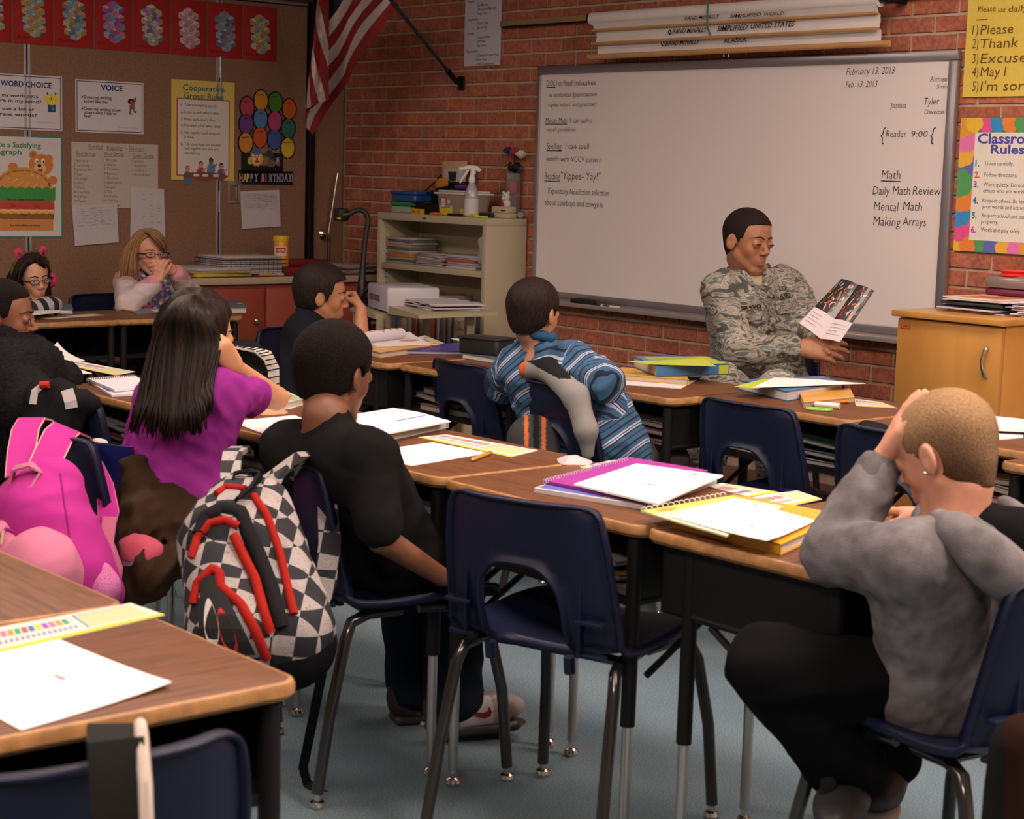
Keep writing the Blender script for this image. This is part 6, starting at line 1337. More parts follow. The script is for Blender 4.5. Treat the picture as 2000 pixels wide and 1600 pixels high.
# ---------------------------------------------------------------- heads
def head_prims(s, o, R, H, k=1., ears=True, wide=1.):
 """o = chin-level point on the head axis; unit head: x right, y forward, z up, height 1"""
 def W(x, y, z): return o+R@(np.array([x*wide, y, z])*H)
 def rs(*r): return np.array(r)*H
 s.ell(W(0, -.07, .645), rs(.335*wide, .41, .355), R, .03*H)
 s.ell(W(0, .07, .42), rs(.25*wide, .265, .36), R, .10*H)
 for q in (-1, 1):
  s.cone(W(q*.20, -.02, .30), W(q*.065, .215, .075), .085*H, .062*H, .07*H)
  s.ell(W(q*.145, .195, .39), rs(.10, .095, .115), R, .06*H)
 s.ell(W(0, .235, .065), rs(.085, .065, .06), R, .06*H)
 s.ell(W(0, .245, .235), rs(.135, .10, .12), R, .06*H)
 s.cone(W(-.13, .265, .575), W(.13, .265, .575), .055*H, .055*H, .06*H)
 for q in (-1, 1): s.ell(W(q*.145, .375, .495), rs(.082, .075, .052), R, .045*H, 's')
 s.cone(W(0, .315, .53), W(0, .405, .375), .026*H, .042*H, .035*H)
 for q in (-1, 1): s.ell(W(q*.048, .365, .352), rs(.034, .045, .030), R, .02*H)
 s.cone(W(-.062, .326, .222), W(.062, .326, .222), .019*H, .019*H, .012*H); s.cone(W(-.01, .342, .224), W(.01, .342, .224), .019*H, .019*H, .02*H)
 s.cone(W(-.042, .328, .178), W(.042, .328, .178), .024*H, .024*H, .012*H)
 s.cone(W(-.075, .356, .202), W(.075, .356, .202), .008*H, .008*H, .008*H, 's')
 for q in (-1, 1): s.ell(W(q*.145, .30, .492), rs(.066, .062, .060), R, .015*H)   # closed-lid mound; the eye sits on it
 if ears:
  for q in (-1, 1):
   Re = R@np.array([[math.cos(q*.35), -math.sin(q*.35), 0], [math.sin(q*.35), math.cos(q*.35), 0], [0, 0, 1]])
   s.ell(W(q*.345, -.055, .465), rs(.030, .085, .130), Re, .03*H); s.ell(W(q*.378, -.03, .485), rs(.026, .046, .078), Re, .010*H, 's')
 return W
def mouth_paint(o, R, H, lip, brow=None, wide=1.):
 def f(v, c):
  q = ((v-o)@R)/H; q[:, 0] /= wide
  e = ((q[:, 0]/.086)**2+((q[:, 2]-.200)/.046)**2); m = (np.clip(1.1-e, 0, .3)/.3)*.85*(q[:, 1] > .24); c = c*(1-m[:, None])+np.array(lip)*m[:, None]
  for s in (-1, 1):
   n = np.clip(1.3-(((q[:, 0]-s*.03)/.018)**2+((q[:, 2]-.328)/.012)**2), 0, 1)*(q[:, 1] > .3); c = c*(1-.6*n[:, None])
   ch = np.clip(1-(((q[:, 0]-s*.16)/.13)**2+((q[:, 2]-.36)/.12)**2), 0, 1)*(q[:, 1] > .0); c = c*(1+ch[:, None]*np.array([.10, -.03, -.03]))
  return c
 return f
def face_parts(t, W, R, H, gaze=0., iris=(.05, .025, .012), brow=(.02, .013, .01), closed=.0, eyes=True):
 o0 = np.array(t.location)
 L3 = lambda p: Vector(p-o0)
 Rm = Matrix([list(r) for r in R])
 def prj(xs, zs, off):
  P = np.array([W(x, .55, z) for x, z in zip(xs, zs)])
  for _ in range(40): P = P-R[:, 1]*np.clip(FS[0](P.astype(F32)), -.02, .02)[:, None]*.8
  return P+R[:, 1]*off
 for q in (-1, 1):
  c = W(q*.145, .303, .492)
  if eyes and closed < .8:
   mb = MB(); M = Matrix.Translation(L3(c)) @ Rm.to_4x4(); r_ = .0665*H
   # almond of eyeball standing just out of the lid mound
   pts = []; n = 16; ring = []
   def on(u, v, k=1.02):
    d = Vector((u, math.sqrt(max(1-u*u-v*v, 0)), v))*r_*k; return d
   a = .74; b = .36*(1-closed)
   vs = [on(0, 0, 1.05)]+[on(math.cos(2*PI*i/n)*a, math.sin(2*PI*i/n)*b-.03, 1.03) for i in range(n)]
   mb.add([M @ p for p in vs], [(0, 1+(i+1) % n, 1+i) for i in range(n)], (.62, .58, .55))
   vs = [on(gaze*.4, -.04, 1.085)]+[on(gaze*.4+math.cos(2*PI*i/n)*.32, max(min(math.sin(2*PI*i/n)*.32, b-.02), -b)-.03, 1.075) for i in range(n)]; mb.add([M @ p for p in vs], [(0, 1+(i+1) % n, 1+i) for i in range(n)], iris)
   mb.build('eye', [mat('eye_wet', rough=.15, coat=.6)], t)
  mb = MB(); rr_ = .0045*H+.0004; M = Matrix.Translation(L3(c)) @ Rm.to_4x4(); r_ = .070*H
  up_ = .36*(1-closed)-.10*closed; pts = [M @ (Vector((u, math.sqrt(max(1-u*u-(up_*(1-(u/.8)**2))**2, 0)), up_*(1-(u/.8)**2)-.03))*r_) for u in [-.8+1.6*i/10 for i in range(11)]]
  mb.tube(pts, [rr_*(.4+1.2*math.sin(PI*i/10)) for i in range(11)], 6, (.015, .01, .01)).build('eyelash', [matte()], t)
  mb = MB(); pts = [L3(p) for p in prj([q*(.050+.175*i/8) for i in range(9)], [.578+.030*math.sin(PI*(i/8)**.8) for i in range(9)], .002*H)]
  mb.tube(pts, [H*.019*(1.15-.75*(i/8)**2) for i in range(9)], 6, brow, flat=.45).build('eyebrow', [mat('brow_hair', rough=.9)], t)
def glasses(t, W, H, c=(.012, .010, .014), z=.495):
 o0 = np.array(t.location); L3 = lambda p: Vector(p-o0); mb = MB(); y = .415
 for q in (-1, 1):
  pts = [L3(W(q*.155+math.cos(a)*.105*(abs(math.cos(a))**-.25 if abs(math.cos(a)) > .3 else 1.1)*.92, y-abs(q*.155+math.cos(a)*.1)*.18, z+math.sin(a)*.052)) for a in [2*PI*i/16 for i in range(17)]]
  mb.tube(pts, .0017, 6, c, caps=False)
  mb.tube([L3(W(q*.262, y-.05, z+.02)), L3(W(q*.34, .26, z+.02)), L3(W(q*.365, .0, z+.01)), L3(W(q*.365, -.08, z-.03))], [.0035, .0034, .003, .002], 6, c, flat=1)
 mb.tube([L3(W(-.06, y, z+.012)), L3(W(0, y+.01, z+.022)), L3(W(.06, y, z+.012))], .0016, 6, c)
 g = mb.build('glasses', [plast()], t)
 for q in (-1, 1):
  m2 = MB(); pts = [L3(W(q*.155+math.cos(a)*.095, y-.02-abs(q*.155+math.cos(a)*.1)*.18+.02, z+math.sin(a)*.047)) for a in [2*PI*i/14 for i in range(14)]]
  m2.add(pts, [tuple(range(14))]); m2.build('lens', [mat('lens_glass', (.9, .92, 1.), rough=.03, alpha=.14, spec=.8)], g, 0)
# ---------------------------------------------------------------- hands
def hand(s, w, d, n, S=1., side=1, curl=(.3, .35, .4, .5), thumb=(.5, .3), spread=.12, k=.004):
 """w wrist, d pointing direction, n back-of-hand normal; side=+1 when the thumb lies towards cross(d, n)"""
 d = nrm(d); n0 = nrm(np.asarray(n, float)-d*np.dot(n, d)); l = np.cross(d, n0)*side; w = np.asarray(w, float); tips = []
 for i, (off, ln) in enumerate(zip((.029, .010, -.010, -.027), (.072, .080, .074, .058))):
  kn = w+d*(.092-.006*abs(i-1))*S+l*off*S-n0*.002*i*S; a = w+l*off*.55*S+d*.012*S
  s.cone(a, kn, .015*S, .0108*S, .014*S)
  dd = nrm(d+l*spread*(1.2-i*.8)); cur = kn; n = n0; c = curl[i]
  for j, (f, rr) in enumerate(((.45, .0098), (.31, .0086), (.24, .0076))):
   c_ = c*(1.0 if j == 0 else 1.2); dd2 = nrm(dd*math.cos(c_)-n*math.sin(c_)); n = nrm(n*math.cos(c_)+dd*math.sin(c_))
   nx = cur+dd2*ln*f*S; s.cone(cur, nx, rr*S*1.03, rr*S*.92, k); cur = nx; dd = dd2
  tips.append(cur)
 s.ell(w+d*.05*S-n0*.004*S, np.array([.032, .046, .014])*S, frame3(d, n0), .014*S)
 b = w+d*.020*S+l*.020*S-n0*.006*S; td = nrm(d*math.cos(thumb[0])+l*math.sin(thumb[0])-n0*thumb[1]); p1 = b+td*.040*S; td2 = nrm(td+d*.35-n0*thumb[1]*.5); p2 = p1+td2*.032*S; p3 = p2+nrm(td2+d*.2)*.025*S
 s.cone(b, p1, .0155*S, .0122*S, .012*S); s.cone(p1, p2, .0115*S, .0103*S, k); s.cone(p2, p3, .0103*S, .0083*S, k); tips.append(p3)
 return tips
# ---------------------------------------------------------------- print and trim laid on a curved surface
def onsurf(sd, px, py, off=.002, d0=None):
 px = np.atleast_1d(np.asarray(px, float)); py = np.atleast_1d(np.asarray(py, float))
 D = (px[:, None]-1000)/FPX*_r2-(py[:, None]-800)/FPX*_u2+_fw; D /= np.linalg.norm(D, axis=1)[:, None]
 lo, hi = sd.bounds(); c = (np.asarray(lo)+np.asarray(hi))/2; rad = np.linalg.norm(np.asarray(hi)-c); t = np.full(len(px), max(np.linalg.norm(c-CAM)-rad, .2))
 if d0 is not None: t[:] = d0
 for _ in range(60): t = t+np.clip(sd((CAM+D*t[:, None]).astype(F32)), -.05, .25)*.8
 md = np.median(np.minimum(t, np.linalg.norm(c-CAM)+rad)); t = np.where(np.abs(t-md) > .16, md, t)
 return CAM+D*(t-off)[:, None]
def decal(sd, t, name, q, fn, off=.0025, base=None, m=None, sub=6, loc=None):
 """q = four image corners (top-left, top-right, bottom-right, bottom-left) seen on the surface; fn draws in a unit square"""
 mb = MB()
 if base is not None:
  for i in range(sub):
   for j in range(sub): mb.rect(i/sub, j/sub, (i+1)/sub, (j+1)/sub, 0, base)
 if fn: fn(mb)
 V = np.array(mb.v); u, v = V[:, 0], V[:, 1]; Q = np.array(q, float)
 X = (Q[3][0]*(1-u)+Q[2][0]*u)*(1-v)+(Q[0][0]*(1-u)+Q[1][0]*u)*v; Y = (Q[3][1]*(1-u)+Q[2][1]*u)*(1-v)+(Q[0][1]*(1-u)+Q[1][1]*u)*v
 P = onsurf(sd, X, Y, off)+TOW*V[:, 2:3]; o = np.array(loc if loc is not None else t.location)
 # keep a decal from jumping to a surface behind an outline
 dd = (P-CAM)@_fw; md = np.median(dd); bad = np.abs(dd-md) > .12; P[bad] = CAM+(P[bad]-CAM)*(md/dd[bad])[:, None]
 mb.v = [tuple(p) for p in (P-o)]; return mb.build(name, [m or matte()], t, 0)
# ---------------------------------------------------------------- materials for skin, cloth, hair
def skinmat():
 m = mat('skin', rough=.5, noise=.07, nscale=60, bump=.12, bscale=500); m.node_tree.nodes['Principled BSDF'].inputs['Subsurface Weight'].default_value = .08
 m.node_tree.nodes['Principled BSDF'].inputs['Subsurface Radius'].default_value = (.02, .008, .004); m.node_tree.nodes['Principled BSDF'].inputs['Subsurface Scale'].default_value = .3; return m
def clothmat(name, rough=.95, bump=.35, bs=700, noise=.08, ns=40): return mat(name, rough=rough, bump=bump, bscale=bs, noise=noise, nscale=ns, spec=.06)
def hairmat(name, rough=.42, stretch=(160, 160, 14), lo=.45, hi=1.9, scale=1.0, bump=.5):
 if name in MATS: return MATS[name]
 m, nt, p = nodes(name); N, K = nt.nodes, nt.links; MATS[name] = m
 tc = N.new('ShaderNodeTexCoord'); mp = N.new('ShaderNodeMapping'); mp.inputs['Scale'].default_value = stretch; K.new(tc.outputs['Object'], mp.inputs[0])
 n = N.new('ShaderNodeTexNoise'); n.inputs['Scale'].default_value = scale; n.inputs['Detail'].default_value = 4; K.new(mp.outputs[0], n.inputs[0])
 c = N.new('ShaderNodeVertexColor'); c.layer_name = 'Col'; r = N.new('ShaderNodeMapRange'); r.inputs[1].default_value = .3; r.inputs[2].default_value = .7; r.inputs[3].default_value = lo; r.inputs[4].default_value = hi; K.new(n.outputs[0], r.inputs[0])
 x = N.new('ShaderNodeMix'); x.data_type = 'RGBA'; x.blend_type = 'MULTIPLY'; x.inputs[0].default_value = 1; K.new(c.outputs[0], x.inputs[6]); K.new(r.outputs[0], x.inputs[7]); K.new(x.outputs[2], p.inputs['Base Color'])
 p.inputs['Roughness'].default_value = max(rough, .5); p.inputs['Specular IOR Level'].default_value = .12
 b = N.new('ShaderNodeBump'); b.inputs['Strength'].default_value = bump; b.inputs['Distance'].default_value = .004; K.new(n.outputs[0], b.inputs['Height']); K.new(b.outputs[0], p.inputs['Normal'])
 return m
def short_hair(o, R, H, thick=.03, front=(.10, .62, .52), nape=.18, wide=1., side_y=.03, fuzz=0., seed=1, top=1.0):
 """hair cap as a distance field in head space"""
 s = SD(); Wf = lambda x, y, z: o+R@(np.array([x*wide, y, z])*H); t = thick
 s.ell(Wf(0, -.07, .645), np.array([(.335+t)*wide, .41+t, .355+t*top])*H, R); s.ell(Wf(0, -.15, .40), np.array([(.255+t)*wide, .235+t, .26])*H, R, .12*H)
 s.cone(Wf(0, -.20, .35), Wf(0, -.20, .22), (.17+t)*H, (.15+t*.5)*H, .08*H)
 a, b, z0 = front
 def cut(P, d):
  q = ((P-A3(o))@R.astype(F32))/H; x, y, z = np.abs(q[:, 0])/wide, q[:, 1], q[:, 2]
  hl = np.where(z > z0, a+.25*(z-z0)+2.5*np.clip(z-.745-.25*x*x, 0, 1)*b/.55, side_y+.35*np.clip(z-.42, -1, .1))
  c1 = (y-hl)*.75
  lo = nape+np.clip((y+.30)*.75, 0, .28)-.0*x; c2 = (lo-z)*.8
  ear = .105-np.sqrt(((y+.045)/.85)**2+((z-.46)/1.35)**2); ear = np.where(x > .22, ear, -1)
  if fuzz: d = d+fuzz*H*(np.sin(P[:, 0]*900+seed)*np.sin(P[:, 1]*870)*np.sin(P[:, 2]*910)).astype(F32)
  return np.maximum(np.maximum(d, c1*H), np.maximum(c2*H, ear*H)).astype(F32)
 s.post.append(cut); return s
# ---------------------------------------------------------------- a seated figure
FS = [None]
def body_sd(J, r, H, R, o, hands_=(), ears=True, wide=1., neck=None, hand_first=None):
 s = SD(); g = lambda k: np.asarray(J[k], float)
 sl, sr, hl, hr, ck = g('shL'), g('shR'), g('hpL'), g('hpR'), g('nek')
 mid = (sl+sr)/2; pm = (hl+hr)/2
 for a, b in ((hl, sl), (hr, sr)): s.cone(a+(pm-a)*.15, b+(mid-b)*.42-(mid-pm)*.16, .082*r, .088*r, .06*r)
 s.cone(hl, hr, .088*r, .088*r, .05*r); s.cone(sl+(mid-sl)*.1, sr+(mid-sr)*.1, .046*r, .046*r, .05*r)
 s.cone(mid, ck, .062*r, .050*r, .05*r)
 W = head_prims(s, o, R, H, ears=ears, wide=wide) if True else None
 nb = o+R@(np.array([0, -.12, .22])*H); s.cone(ck, nb, (neck or .048)*r, (neck or .048)*r*.95, .03*r)
 for q in 'LR':
  if 'el'+q in J:
   s.cone(g('sh'+q), g('el'+q), .041*r, .035*r, .03*r); s.cone(g('el'+q), g('wr'+q), .036*r, .024*r, .012*r)
 for h_ in hands_: hand(s, *h_[0], **h_[1])
 FS[0] = s; return s, W
def shirt_sd(J, r, off, sleeve=1.0, forearm=0., hem=None, hemcut=True, loose=1.):
 s = SD(); g = lambda k: np.asarray(J[k], float)
 sl, sr, hl, hr, ck = g('shL'), g('shR'), g('hpL'), g('hpR'), g('nek'); mid = (sl+sr)/2; pm = (hl+hr)/2
 for a, b in ((hl, sl), (hr, sr)): s.cone(a+(pm-a)*.15, b+(mid-b)*.42-(mid-pm)*.16, .082*r+off*loose, .088*r+off, .06*r)
 s.cone(hl, hr, .090*r+off*1.3*loose, .090*r+off*1.3*loose, .05*r); s.cone(sl+(mid-sl)*.1, sr+(mid-sr)*.1, .046*r+off, .046*r+off, .05*r)
 s.cone(mid, mid+(ck-mid)*.92, .062*r+off, .045*r+off*.6, .03*r)
 for q in 'LR':
  if 'el'+q not in J: continue
  a, b, c = g('sh'+q), g('el'+q), g('wr'+q)
  s.cone(a, a+(b-a)*sleeve, .042*r+off, (.042+(-.007)*sleeve)*r+off*1.1, .03*r)
  if forearm > 0: s.cone(b, b+(c-b)*forearm, .036*r+off*1.1, (.036-.012*forearm)*r+off*.9, .012*r)
 return s
def pants_sd(J, r, off):
 s = SD(); g = lambda k: np.asarray(J[k], float); dn = UPV*.018*r
 s.cone(g('hpL')-dn, g('hpR')-dn, .086*r+off*.3, .086*r+off*.3, .04*r)
 for q in 'LR':
  if 'kn'+q in J: s.cone(g('hp'+q)-dn, g('kn'+q), .074*r+off*.4, .056*r+off, .03*r)
  if 'an'+q in J: s.cone(g('kn'+q), g('an'+q), .054*r+off, .046*r+off*1.3, .02*r)
 return s
def shoe(t, name, a, d, L_, c1, c2, lift=0., pts=None):
 """a ankle, d toe direction"""
 d = nrm(d); a = np.asarray(a, float); R = frame3(d, (0, 0, 1)); s = SD()
 s.ell(a+R@np.array([0, .010, -.035])*1.0, (.040*L_/.22, .055, .038), R, .02); s.ell(a+R@np.array([0, L_*.42, -.050]), (.042*L_/.22, .075*L_/.22, .030), R, .04); s.cone(a+R@np.array([0, -.015, -.05]), a+R@np.array([0, L_*.3, -.052]), .036, .036, .03); s.cone(a, a+R@np.array([0, 0, -.03]), .034, .036, .02)
 s.box(a+R@np.array([0, L_*.2, -.118]), (.2, .4, .035), R, .0, .004, 's')
 sobj('upper', s, .0045, [mat('shoe_cloth', rough=.6, coat=.1)], t, c1)
 so = SD(); so.box(a+R@np.array([0, L_*.23, -.083]), (.036*L_/.22, L_*.52, .012), R, .012); so.ell(a+R@np.array([0, L_*.42, -.083]), (.044*L_/.22, .085*L_/.22, .014), R, .02); sobj('sole', so, .0045, [plast()], t, c2)
def V3(p): return np.asarray(p, float)
P_ = lambda px, py, d: V3(PD(px, py, d))
TOW = -_fw; RGT = _r2; UPV = np.array([0, 0, 1.])
def person(name, label, loc): return thing(name, label, 'person', loc)
# ---------------------------------------------------------------- people
def DIR(a, down=0.): a = math.radians(a); th, rh = nrm([TOW[0], TOW[1], 0]), nrm([RGT[0], RGT[1], 0]); return nrm(th*math.cos(a)+rh*math.sin(a)+np.array([0, 0, -down]))
def headpose(hc, f, H, tilt=0.):
 """tilt: lean of the head towards its own left"""
 R = frame3(f, UPV); u = R[:, 2]*math.cos(tilt)-R[:, 0]*math.sin(tilt); R = frame3(R[:, 1], u); return V3(hc)-R@(np.array([0, -.05, .5])*H), R
SK = skinmat()
def finish(t, J, r, H, R, o, W, s, skin, lip, h=.0045, wide=1.): sobj('body', s, h, [SK], t, L(skin) if isinstance(skin, str) else skin, mouth_paint(o, R, H, lip, wide=wide))
# camouflage cloth
m, nt, p = nodes('camouflage'); MATS['camouflage'] = m; N, K = nt.nodes, nt.links
tc = N.new('ShaderNodeTexCoord'); mp = N.new('ShaderNodeMapping'); mp.inputs['Scale'].default_value = (9, 9, 22); mp.inputs['Rotation'].default_value = (.3, .5, .2); K.new(tc.outputs['Object'], mp.inputs[0])
n1 = N.new('ShaderNodeTexNoise'); n1.inputs['Scale'].default_value = 1.0; n1.inputs['Detail'].default_value = 6; n1.inputs['Distortion'].default_value = 2.2; K.new(mp.outputs[0], n1.inputs[0])
K.new(ramp(nt, n1.outputs[0], [(.0, (.07, .075, .07)), (.40, (.085, .09, .08)), (.43, (.27, .24, .19)), (.50, (.36, .32, .27)), (.54, (.12, .135, .13)), (.60, (.20, .215, .20)), (.64, (.42, .38, .31)), (.72, (.09, .095, .085))], 'CONSTANT'), p.inputs['Base Color']); p.inputs['Roughness'].default_value = .9; p.inputs['Specular IOR Level'].default_value = .2
n2 = N.new('ShaderNodeTexNoise'); n2.inputs['Scale'].default_value = 12; n2.inputs['Detail'].default_value = 4; K.new(tc.outputs['Object'], n2.inputs[0]); b = N.new('ShaderNodeBump'); b.inputs['Strength'].default_value = .5; b.inputs['Distance'].default_value = .02; K.new(n2.outputs[0], b.inputs['Height']); K.new(b.outputs[0], p.inputs['Normal'])
CAMO = m
# --- the airman
H = .226; hc = P_(1459, 470, 6.30); o, R = headpose(hc, DIR(38, .10), H, .03)
J = dict(shR=P_(1406, 566, 6.24), shL=P_(1538, 556, 6.44), hpR=P_(1440, 775, 6.34), hpL=P_(1522, 780, 6.45), nek=P_(1466, 536, 6.36), elR=P_(1442, 683, 6.14), wrR=P_(1562, 680, 6.02), elL=P_(1585, 640, 6.36), wrL=P_(1612, 690, 6.12), knR=P_(1408, 758, 5.94), anR=P_(1352, 960, 6.02), knL=P_(1520, 775, 5.84), anL=P_(1530, 980, 5.95))
t = person('airman', 'young man in camouflage uniform reading a book aloud before the whiteboard', P_(1480, 780, 6.35)*[1, 1, 0]); t.name = 'person'
hd_d = P_(1645, 684, 5.97)-J['wrR']
s, W = body_sd(J, 1.0, H, R, o, [((J['wrR'], hd_d, TOW*.9+UPV*.35), dict(S=1.0, side=-1, curl=(.25, .30, .34, .42), thumb=(.55, -.05), spread=.10)),
 ((J['wrL'], P_(1600, 660, 5.99)-J['wrL']+UPV*.0, -TOW), dict(S=1.0, side=1, curl=(.5, .5, .5, .5)))], neck=.056)
finish(t, J, 1, H, R, o, W, s, (.34, .145, .075), (.36, .10, .08), .0040)
face_parts(t, W, R, H, 0, closed=.72, brow=(.012, .008, .007))
sh = short_hair(o, R, H, .018, front=(.13, .50, .55), nape=.20, side_y=.05); sobj('hair', sh, .003, [hairmat('buzz_hair', .8, (300, 300, 300), .7, 1.4)], t, (.016, .010, .009))
ts = shirt_sd(J, 1.0, .008, .1); ts.cone(J['nek']+UPV*.012, J['nek']-UPV*.03, .060, .066, .01); sobj('undershirt', ts, .005, [clothmat('tan_knit')], t, (.40, .33, .20))
jk = shirt_sd(J, 1.0, .020, 1.0, .88); f_ = DIR(38); mid = (J['shL']+J['shR'])/2
vtop = P_(1478, 522, 6.20); vbot = P_(1492, 585, 6.16); jk.cone(onsurf(jk, 1476, 535, .0)[0], onsurf(jk, 1492, 575, .006)[0], .034, .008, .008, 's'); jk.cone(J['nek'], J['nek']+(o-J['nek'])*.8+UPV*.08, .068, .066, .012, 's')
jk.post += [wrinkle(.010, 17, 3), wrinkle(.0035, 60, 5)]; sobj('jacket', jk, .0055, [CAMO], t)
# collar, tapes, pockets and badges sewn on the jacket
cr_ = SD();
for a, b, c_ in (((1434, 506), (1444, 548), .012), ((1440, 514), (1462, 548), .012), ((1452, 532), (1470, 556), .009), ((1500, 520), (1508, 548), .012), ((1500, 530), (1496, 556), .009)):
 A, B = onsurf(jk, [a[0], b[0]], [a[1], b[1]], .010); cr_.cone(A, B, c_, c_*.9, .014)
nk = J['nek']; Rn = frame3(o-nk, f_);
for i in range(9):
 a0, a1 = [math.radians(140-(280*q/9))+PI/2 for q in (i, i+1)]; e = lambda a: nk+UPV*.010+(-f_*math.sin(a)*-1*-.072)+np.cross(f_, UPV)*math.cos(a)*.074-(f_*.072*math.sin(a))*0
 cr_.cone(nk+UPV*.014+f_*(-math.cos(a0-PI/2))*.070+np.cross(f_, UPV)*math.sin(a0-PI/2)*.074, nk+UPV*.014+f_*(-math.cos(a1-PI/2))*.070+np.cross(f_, UPV)*math.sin(a1-PI/2)*.074, .014, .014, .006)
cr_.post.append(wrinkle(.002, 60, 9)); sobj('collar', cr_, .004, [CAMO], t)
def tp(st, sz=.75): return lambda mb: text(mb, st, .5, .12, 1.0, (.006, .007, .012), .0018, align='c', width=.84, off=.035)
tapec = (.26, .25, .20)
decal(jk, t, 'name_tape', [(1443, 597), (1490, 592), (1491, 602), (1444, 607)], tp('BRAVO'), .006, tapec); decal(jk, t, 'service_tape', [(1511, 574), (1544, 570), (1547, 579), (1514, 585)], tp('U.S. AIR FORCE'), .006, tapec)
def badge(mb):
 for x in (.3, .7):
  pts = [(x+math.cos(a)*.22, .5+math.sin(a)*.34) for a in [2*PI*i/14 for i in range(15)]]; mb.line(pts, .10, .0006, (.015, .02, .02))
decal(jk, t, 'occupation_badge', [(1520, 559), (1535, 557), (1536, 568), (1521, 570)], badge, .006);
def star(mb):
 mb.disc(.5, .5, .5, .5, 0, (.10, .11, .11), 20); mb.disc(.5, .5, .40, .40, .0004, (.30, .29, .26), 20)
 mb.poly([(.5+math.cos(PI/2+i*PI/5)*(.36 if i % 2 == 0 else .14), .5+math.sin(PI/2+i*PI/5)*(.36 if i % 2 == 0 else .14)) for i in range(10)], .0008, (.02, .03, .05)); mb.disc(.5, .5, .09, .09, .0012, (.3, .29, .26), 10)
decal(jk, t, 'sleeve_insignia', [(1385, 597), (1400, 597), (1400, 616), (1385, 616)], star, .007)
for q_ in ([(1448, 612), (1490, 607), (1486, 624), (1452, 630)], [(1514, 589), (1547, 583), (1549, 610), (1519, 614)]): decal(jk, t, 'pocket_flap', q_, None, .008, (.5, .5, .5), CAMO)
decal(jk, t, 'placket', [(1487, 580), (1493, 580), (1494, 690), (1489, 690)], None, .008, (.5, .5, .5), CAMO, sub=8)
decal(jk, t, 'cuff_tab', [(1530, 662), (1542, 660), (1540, 700), (1530, 700)], None, .007, (.5, .5, .5), CAMO)
ps = pants_sd(J, 1.0, .026); ps.post += [wrinkle(.012, 15, 6)]; sobj('trousers', ps, .0065, [CAMO], t)
for q in 'RL': shoe(t, 'boot', J['an'+q]*[1, 1, 0]+[0, 0, .095], DIR(10), .27, (.30, .22, .13), (.15, .11, .07))
# the book in his hands
bk = thing('open_book', 'open picture book with dark photographs held up by the man in uniform', 'book', P_(1640, 610, 5.96)); o0 = np.array(bk.location)
def page(c4, fn, nm_, dd):
 Q = [P_(px, py, d) for (px, py), d in zip(c4, dd)]; mb = MB(); n = 8
 nn = nrm(np.cross(Q[1]-Q[0], Q[3]-Q[0])); nn = nn if nn@TOW > 0 else -nn
 def pos(u, v, e): return (Q[3]*(1-u)+Q[2]*u)*(1-v)+(Q[0]*(1-u)+Q[1]*u)*v+nn*(e+.008*math.sin(u*PI))-o0
 N1 = n+1; vs = [pos(i/n, j/n, e) for e in (-.0022, 0) for i in range(N1) for j in range(N1)]; fs = []
 for i in range(n):
  for j in range(n): a = i*N1+j; fs += [(a, a+1, a+N1+1, a+N1), (N1*N1+a, N1*N1+a+N1, N1*N1+a+N1+1, N1*N1+a+1)]
 ring = [i*N1 for i in range(N1)]+[n*N1+j for j in range(1, N1)]+[i*N1+n for i in range(n-1, -1, -1)]+[j for j in range(n-1, 0, -1)]
 for a, b in zip(ring, ring[1:]+ring[:1]): fs.append((a, b, N1*N1+b, N1*N1+a))
 mb.add(vs, fs, (.66, .58, .60)); pg = mb.build('page', [paper()], bk, 60); m2 = MB(); fn(m2); m2.v = [tuple(pos(v[0], v[1], .001+v[2])) for v in m2.v]; m2.build('print', [mat('glossy_print', rough=.3, coat=.3)], pg, 0)
def photo(seed):
 def fn(mb):
  rr = random.Random(seed); y0 = .37
  for i in range(6):
   for j in range(6): mb.rect(i/6, y0+(1-y0)*j/6, (i+1)/6, y0+(1-y0)*(j+1)/6, 0, (.03, .022, .02))
  cs = [(.12, .09, .08), (.35, .02, .015), (.05, .05, .055), (.55, .22, .04), (.30, .28, .28), (.40, .03, .02), (.6, .5, .42), (.08, .06, .05), (.25, .35, .45), (.45, .12, .03)]
  for k in range(46):
   x, y, a = rr.uniform(.06, .94), rr.uniform(y0+.05, .95), rr.choice((.5, -.9, .2, 1.1)); l, w_ = rr.uniform(.04, .20), rr.uniform(.02, .06); ca, sa = math.cos(a), math.sin(a)
   pts = [(x+ca*u*l-sa*v*w_, y+sa*u*l+ca*v*w_) for u, v in ((-.5, -.5), (.5, -.5), (.5, .5), (-.5, .5))]; pts = [(min(max(a_, .01), .99), min(max(b_, y0+.01), .99)) for a_, b_ in pts]; mb.poly(pts, .0002+.00001*k, rr.choice(cs))
  rows(seed, .1, .9, .28, .10, 4, (.3, .28, .3), .012)(mb)
 return fn
page([(1643, 545), (1676, 556), (1603, 662), (1561, 631)], photo(1), 'a', (6.02, 5.97, 5.97, 6.02)); page([(1676, 556), (1708, 568), (1640, 668), (1603, 662)], photo(2), 'b', (5.97, 5.93, 5.93, 5.97))
